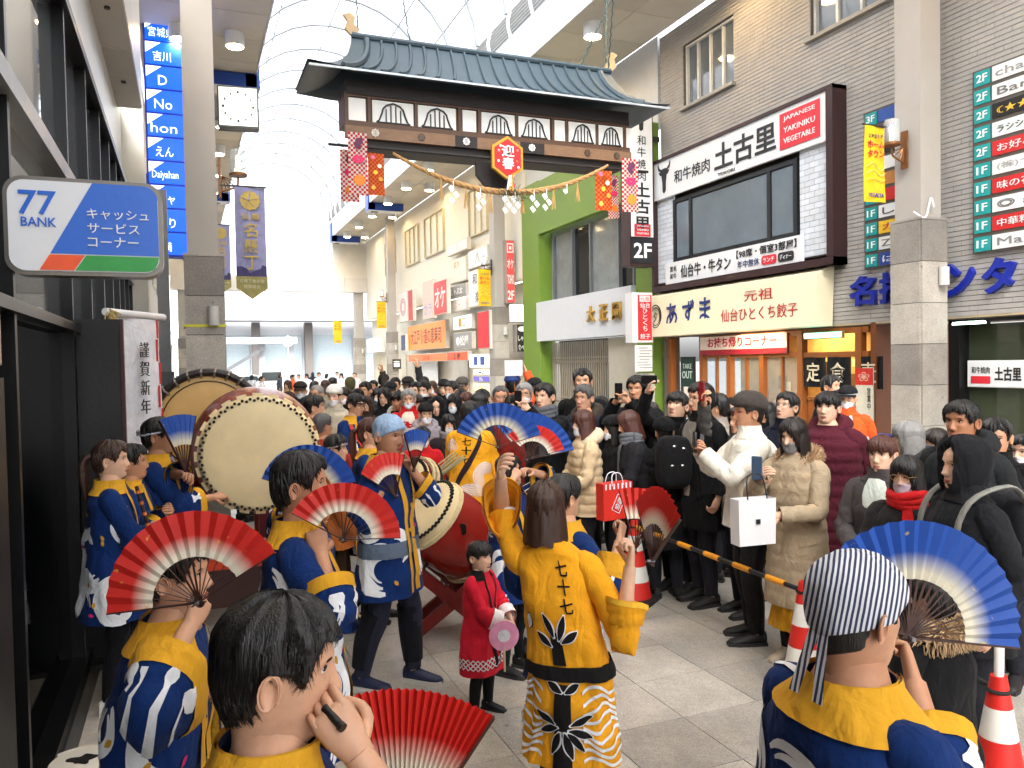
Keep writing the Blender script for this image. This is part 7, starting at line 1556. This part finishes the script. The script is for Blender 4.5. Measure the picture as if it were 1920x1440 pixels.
# middle of the right hand crowd
P = person(1316, 717, 6.6, 'young man in glasses and black coat with grey rucksack straps', face=-68, hair='short', q=2, skin=0, top=BLKC, hem=.6, inner=(130, 122, 112), glasses=(50, 50, 52), group=GC)
g = MB()
for e in (-1, 1): P['gar'].patch(g, None, [[(-PI / 2 + e * .75 + w * .1, z) for w in (-1, 0, 1)] for z in np.linspace(1.05, 1.39, 9)], .012)
g.build('rucksack_straps', cloth((104, 104, 108)), P['t'])
P = person(1268, 734, 7.0, 'young man in black looking up past a raised phone', face=-40, hair='fringe', q=2, skin=2, top=BLKC, hp=-16, armL='down', armR='phone_up', group=GC); phone(P, 'wide black phone raised sideways over the crowd', -1, wide=True)
P = person(1195, 702, 7.7, 'tall smiling man in black photographing with a phone', face=-30, hair='short', q=2, skin=1, top=BLKC, armL='phone', armR='phone', curlL=.7, curlR=.7, group=GC); phone(P, 'black phone held upright by the tall smiling man', -1)
P = person(1096, 721, 7.9, 'smiling man in glasses and a navy quilted jacket', face=-38, hair='short', hc='dgrey', q=2, skin=0, top=(34, 38, 50), puff=.012, neck='hood', collar=(60, 54, 46), glasses=(130, 90, 60), group=GC)
P = person(1096, 768, 7.0, 'woman in a cream quilted jacket and white mask', face=-75, hair='bob', hc='reddish', q=2, skin=2, top=(204, 180, 144), hem=.74, puff=.014, neck='hood', collar=(214, 196, 166), mask=WM, armL='front', armR='front', group=GC)
P = person(1152, 778, 7.1, 'woman in a black knit hat and white mask', face=-80, hair='bob', q=1, skin=2, top=BLKC, mask=WM, hat='beanie', band=(24, 22, 24), group=GC)
P = person(1186, 768, 6.9, 'woman with brown hair and grey scarf holding a red shopping bag', face=-88, hair='bob', hc='reddish', q=2, skin=0, top=(30, 30, 34), neck='scarf', collar=(104, 108, 114), armL='front', armR=((-.02, -.30, .98), (-.9, .4, -.8)), hp=12, group=GC)
t = thing('shopping_bag', 'red paper bag with white stripes and a white seal mark', 'bag', onD(1152, 938, 6.5), .15); RB = mat((206, 44, 32), .5)
g = MB(); g.box((0, 0, 0), (.3, .1, .3)); g.build('bag_body', RB, t, False)
for k in range(7): g = MB(); g.box((-.126 + .042 * k, -.053, .125), (.014, .004, .045)); g.build('white_stripe', PW, t, False)
text('福袋', .1, PW, t, (0, -.054, -.02), vert=True, fit=(.05, .10), rot=-.5, name='seal_mark')
g = MB(); rot = Matrix.Rotation(.5, 4, 'Y'); pr = rrect(.085, .14, .012, 3)
g.tube([(a * math.cos(.5) + b * math.sin(.5), -.054, -.02 - a * math.sin(.5) * 1 + b * math.cos(.5)) for a, b in pr + pr[:1]], .003, 4); g.build('seal_frame', PW, t)
for e in (-1, 1): g = MB(); g.tube([(-.06, e * .05, .13), (-.04, e * .03, .22), (.04, e * .03, .22), (.06, e * .05, .13)], .004, 6, k=3); g.build('handle', PW, t)
P = person(1245, 783, 6.8, 'person in a bulky black quilted coat and black knit hat', face=-172, hair='short', q=2, top=(13, 13, 15), hem=.5, puff=.012, hat='beanie', band=(16, 16, 18), girth=1.2, group=GC)
t = thing('backpack', 'black backpack with shiny buckles on the bulky black coat', 'backpack', towrld(P, (.02, .26, 1.2)), P['t'].rotation_euler.z); g = MB(); sell(g, (0, .02, 0), (.15, .09, .22)); g.build('pack', cloth((18, 18, 20)), t, ang=50)
for e, z in ((-.06, .12), (.02, .14), (-.05, -.02), (.04, -.02)): g = MB(); g.ell((e, .11, z), (.018, .006, .01), 8, 6); g.build('buckle', mat((200, 200, 200), .2, .9), t)
P = person(1348, 738, 7.3, 'person with a cream rucksack behind the glasses wearer', face=-120, hair='short', q=1, top=(150, 142, 134), hem=.7, girth=1.1, group=GC)
t = thing('backpack', 'cream rucksack on the person behind the glasses wearer', 'backpack', towrld(P, (0, .22, 1.25)), P['t'].rotation_euler.z); g = MB(); sell(g, (0, .02, 0), (.15, .09, .22)); g.build('pack', cloth((206, 196, 178)), t, ang=50); g = MB(); g.prism(rrect(.2, .16, .05, 5), .09, .13, M=Matrix.Translation((0, 0, -.08))); g.build('pocket', cloth((90, 88, 86)), t, ang=50)
P = person(1392, 758, 6.3, 'long haired person hidden behind the knit hat raising a red phone', face=-70, hair='long', hc='soft', q=1, top=(90, 88, 86), armL='down', armR='phone_up', group=GC); phone(P, 'phone in a red case raised above the knit hat', -1, (150, 24, 30))
P = person(1092, 690, 8.6, 'black haired person behind the navy jacket man', face=-10, hair='short', q=1, top=BLKC, group=GC)
for px_, py_, d_, lab, kw in ((1128, 742, 9.0, 'dark haired onlooker between the navy jacket and the tall smiling man', dict(top=DGR, hair='fringe')), (1222, 752, 8.3, 'short haired onlooker in charcoal behind the bulky black coat', dict(top=(40, 38, 40), hc='soft')), (1292, 752, 7.9, 'onlooker in a pale mask behind the looking up young man', dict(top=BLKC, hair='bob', mask=WM)), (1372, 744, 8.4, 'onlooker in brown behind the cream rucksack', dict(top=BRNC, hair='short')), (1440, 752, 7.6, 'dark haired onlooker behind the white fleece man', dict(top=BLKC, hair='bob')), (1758, 800, 5.6, 'onlooker in a dark scarf behind the tall man in black', dict(top=(34, 32, 34), hair='bob', hc='soft')), (1868, 782, 4.9, 'onlooker in a black jacket at the right of the tall man', dict(top=BLKC, hair='short'))):
    person(px_, py_, d_, lab, face=-55 + rnd.uniform(-15, 15), q=1, group=GC, skin=rnd.choice([0, 1, 2]), girth=rnd.uniform(1, 1.15), hp=rnd.uniform(-4, 6), **kw)
# centre
GF = 'onlookers across the far end of the ring'
P = person(938, 722, 8.4, 'smiling balding man in a dark blue jacket', face=5, hair='thin', hc='dgrey', q=2, skin=1, top=(40, 52, 84), glasses=(160, 150, 140), group=GF)
P = person(983, 716, 8.8, 'older man with grey hair, glasses and white mask', face=-10, hair='short', hc='grey', q=2, top=(36, 34, 36), mask=WM, glasses=(90, 80, 70), group=GF)
P = person(1022, 716, 7.5, 'young man in a black coat taking a picture with his phone', face=-35, hair='short', q=2, skin=2, top=BLKC, hem=.5, armL='phone', armR='phone', curlL=.7, curlR=.7, neck='scarf', collar=(90, 92, 98), group=GF); phone(P, 'dark phone held upright by the young man in black', -1)
P = person(962, 738, 8.3, 'dark haired woman in a white mask between two older men', face=-5, hair='bob', q=1, skin=2, top=(140, 40, 36), mask=WM, group=GF)
P = person(960, 702, 10.2, 'steward in orange and navy with a blue cap lifting a white placard', face=165, hair='short', q=1, top=(210, 84, 40), hat='cap', band=(44, 64, 120), armL='front', armR='phone_up', group=GF)
t = thing('placard', 'blank white placard lifted above the steward\'s cap', 'placard', onD(963, 690, 10.1), -.4); g = MB(); g.box((0, 0, 0), (.23, .012, .2)); g.build('board', mat((226, 226, 226), .6, noise=.03), t, False); g = MB(); g.tube([(0, .01, -.1), (.02, .02, -.45)], .009, 6); g.build('handle', WOOD, t)
P = person(1002, 708, 10.4, 'man in a black peaked cap behind the phone photographer', face=0, hair='short', q=1, top=BLKC, hat='cap', band=(26, 26, 30), group=GF)
far_rows = [
 (541, 735, 10.8, 'man in a black printed shirt filming with a wide phone', dict(top=BLKC, armL='phone', armR='phone', hat='cap', band=(60, 40, 36))),
 (563, 716, 12.0, 'man in a dark cap and white mask', dict(top=DGR, mask=WM, hat='cap', band=(50, 44, 40))),
 (596, 720, 11.0, 'older man in a grey quilted jacket', dict(top=(110, 108, 104), hair='thin', hc='grey', puff=.012)),
 (628, 722, 10.0, 'woman in a white knit hat and beige coat with a camera', dict(top=(186, 176, 156), hat='beanie', band=(230, 226, 218), mask=WM, armL='hold', armR='hold', hem=.5, skin=2)),
 (646, 726, 11.3, 'dark haired woman with a pink tinged white mask', dict(top=BLKC, hair='bob', mask=(236, 222, 224))),
 (687, 715, 12.0, 'broad faced man in dark grey', dict(top=DGR)),
 (706, 727, 12.2, 'woman in a pale mask behind the brown haired one', dict(top=GRYC, mask=WM, hair='bob')),
 (686, 741, 10.4, 'brown haired older woman in a dark brown coat', dict(top=BRNC, hair='bob', hc='brown')),
 (722, 726, 10.6, 'long haired woman in glasses clasping her hands', dict(top=BLKC, hair='long', glasses=(60, 50, 50), armL='chest', armR='chest', skin=2)),
 (746, 732, 10.0, 'young man in a grey hooded top', dict(top=BLKC, neck='hood', collar=(170, 168, 160), hair='fringe')),
 (766, 728, 9.7, 'grey haired man in a red and black jacket with white mask', dict(top=(186, 26, 30), hair='short', hc='grey', mask=WM, inner=(214, 204, 190))),
 (779, 716, 11.6, 'round faced man behind the red jacket', dict(top=BLKC)),
 (797, 714, 11.3, 'tall man in a white mask and black coat', dict(top=BLKC, mask=WM, skin=2)),
 (848, 714, 11.2, 'man in a white mask seen in half profile', dict(top=(40, 40, 46), mask=WM, face=-50)),
 (819, 742, 9.6, 'woman in a black hood with a long fringe', dict(top=BLKC, hat='hood', band=(22, 22, 24), skin=2)),
 (797, 755, 9.0, 'woman in a lilac quilted coat, black hat and mask', dict(top=(150, 142, 148), puff=.014, hat='beanie', band=(28, 26, 28), mask=WM, neck='hood')),
 (852, 738, 9.6, 'woman with a white mask beside the black hood', dict(top=BLKC, hair='bob', mask=WM, skin=2)),
 (840, 776, 8.6, 'dark coated woman in a pale mask stooping low', dict(top=(44, 34, 38), hair='bob', mask=(206, 206, 202), neck='scarf', collar=(130, 128, 126))),
 (876, 734, 9.8, 'reddish haired woman in glasses and mask', dict(top=(48, 40, 40), hair='bob', hc='reddish', mask=WM, glasses=(80, 70, 70))),
 (896, 736, 9.6, 'black haired woman turned away beside the yellow happi', dict(top=BLKC, hair='bob', face=120)),
 (791, 800, 8.1, 'child in a red jacket and white mask', dict(top=(196, 28, 34), mask=WM, hair='fringe', child=True, armL='front', armR='front')),
 (741, 707, 14.0, 'man in a black suit standing apart at the back', dict(top=BLKC, inner=(220, 220, 220))),
 (718, 700, 15.0, 'black silhouetted person with back turned', dict(top=(18, 18, 20), face=170)),
 (765, 706, 13.0, 'man in a cap raising a dark tablet', dict(top=DGR, hat='cap', band=(40, 36, 34), armL='up')),
 (795, 706, 13.5, 'dark haired woman in glasses at the back', dict(top=(120, 90, 60), hair='bob', glasses=(40, 40, 40))),
 (811, 714, 14.0, 'woman in a pale pink coat with long hair', dict(top=(190, 150, 150), hair='long', hc='brown', mask=WM)),
 (833, 711, 12.6, 'person in a black hat and scarf', dict(top=BLKC, hat='beanie', band=(30, 28, 30))),
 (868, 707, 12.2, 'man in a grey hat, glasses and dark suit', dict(top=(44, 44, 50), hat='cap', band=(80, 76, 70), glasses=(60, 60, 60))),
 (656, 707, 16.0, 'person in an olive parka with the hood up, back turned', dict(top=(84, 80, 52), hat='hood', band=(84, 80, 52), face=170, girth=1.15)),
 (609, 712, 15.5, 'brown haired person walking away at the back', dict(top=(150, 140, 120), hair='bob', hc='brown', face=170)),
 (623, 707, 16.5, 'dark haired person in grey walking away', dict(top=(90, 86, 84), hair='short', face=175)),
 (588, 714, 16.0, 'dark coated person walking away near the road', dict(top=(60, 56, 52), face=175)),
 (506, 731, 11.8, 'dark haired man peeping over the great red drum', dict(top=DGR)),
 (455, 728, 10.5, 'black haired person just above the drum rims', dict(top=BLKC, face=150)),
 (540, 712, 19.0, 'woman in a tan coat near the arcade end', dict(top=(190, 160, 110), hair='bob', hc='brown')),
 (700, 712, 15.0, 'person holding up a pale sheet at the back', dict(top=(70, 64, 60), armL='up')),
 (733, 716, 12.4, 'dark hatted man behind the long haired woman', dict(top=BLKC, hat='cap', band=(30, 30, 34))),
 (671, 728, 11.2, 'dark haired onlooker behind the glasses man', dict(top=BLKC, hair='short')),
 (905, 728, 9.9, 'onlooker in dark clothes left of the smiling balding man', dict(top=BLKC, hair='short', face=-15)),
 (866, 728, 10.8, 'onlooker in a charcoal coat behind the reddish haired woman', dict(top=DGR, hair='fringe')),
 (783, 738, 9.9, 'short haired onlooker in black behind the lilac coat', dict(top=BLKC, hair='fringe', hc='soft')),
]
for px_, py_, d_, lab, kw in far_rows:
    kw = dict(kw); fc = kw.pop('face', rnd.uniform(-22, 14)); child = kw.get('child')
    P = person(px_, py_, d_, lab, face=fc, q=1 if d_ < 11.5 else 0, group=GF, skin=kw.pop('skin', rnd.choice([0, 0, 1, 2])), hem=kw.pop('hem', rnd.uniform(.5, .78)), hy=rnd.uniform(-12, 12), hp=rnd.uniform(-2, 8), girth=kw.pop('girth', rnd.uniform(.98, 1.18)), **kw)
    if 'wide phone' in lab: phone(P, 'wide dark phone held up by the man in the printed shirt', -1, wide=True)
GW = 'passers by beyond the arcade end'
walk = [(490, (220, 220, 224), 30), (548, (226, 100, 60), 34), (575, (224, 226, 230), 36), (560, (190, 196, 204), 40), (598, (230, 230, 232), 38), (612, (214, 206, 196), 42), (640, (222, 220, 224), 36), (632, (200, 204, 214), 44), (472, (210, 214, 222), 40), (524, (70, 74, 84), 44), (586, (40, 44, 60), 46), (665, (214, 190, 190), 34)]
wl = ['white coated passer by in front of the silver car', 'passer by in an orange top near the traffic sign', 'passer by in white beside the dark columns', 'passer by in pale blue grey', 'passer by in a white coat near the far crossing', 'passer by in a cream coat near the far crossing', 'passer by in a pale lilac coat', 'passer by in light grey further down', 'passer by in light blue before the car', 'passer by in charcoal beside the van', 'passer by in dark navy near the crossing', 'passer by in pale pink near the end pillar']
for (px_, c, d_), lab in zip(walk, wl): person(px_, 699, d_, lab, face=rnd.choice([0, 90, 170, -90]), q=0, top=c, stat=rnd.uniform(1.6, 1.75), hair=rnd.choice(['short', 'bob']), group=GW, pants=rnd.choice([(40, 40, 50), (120, 110, 100), (60, 60, 70)]))
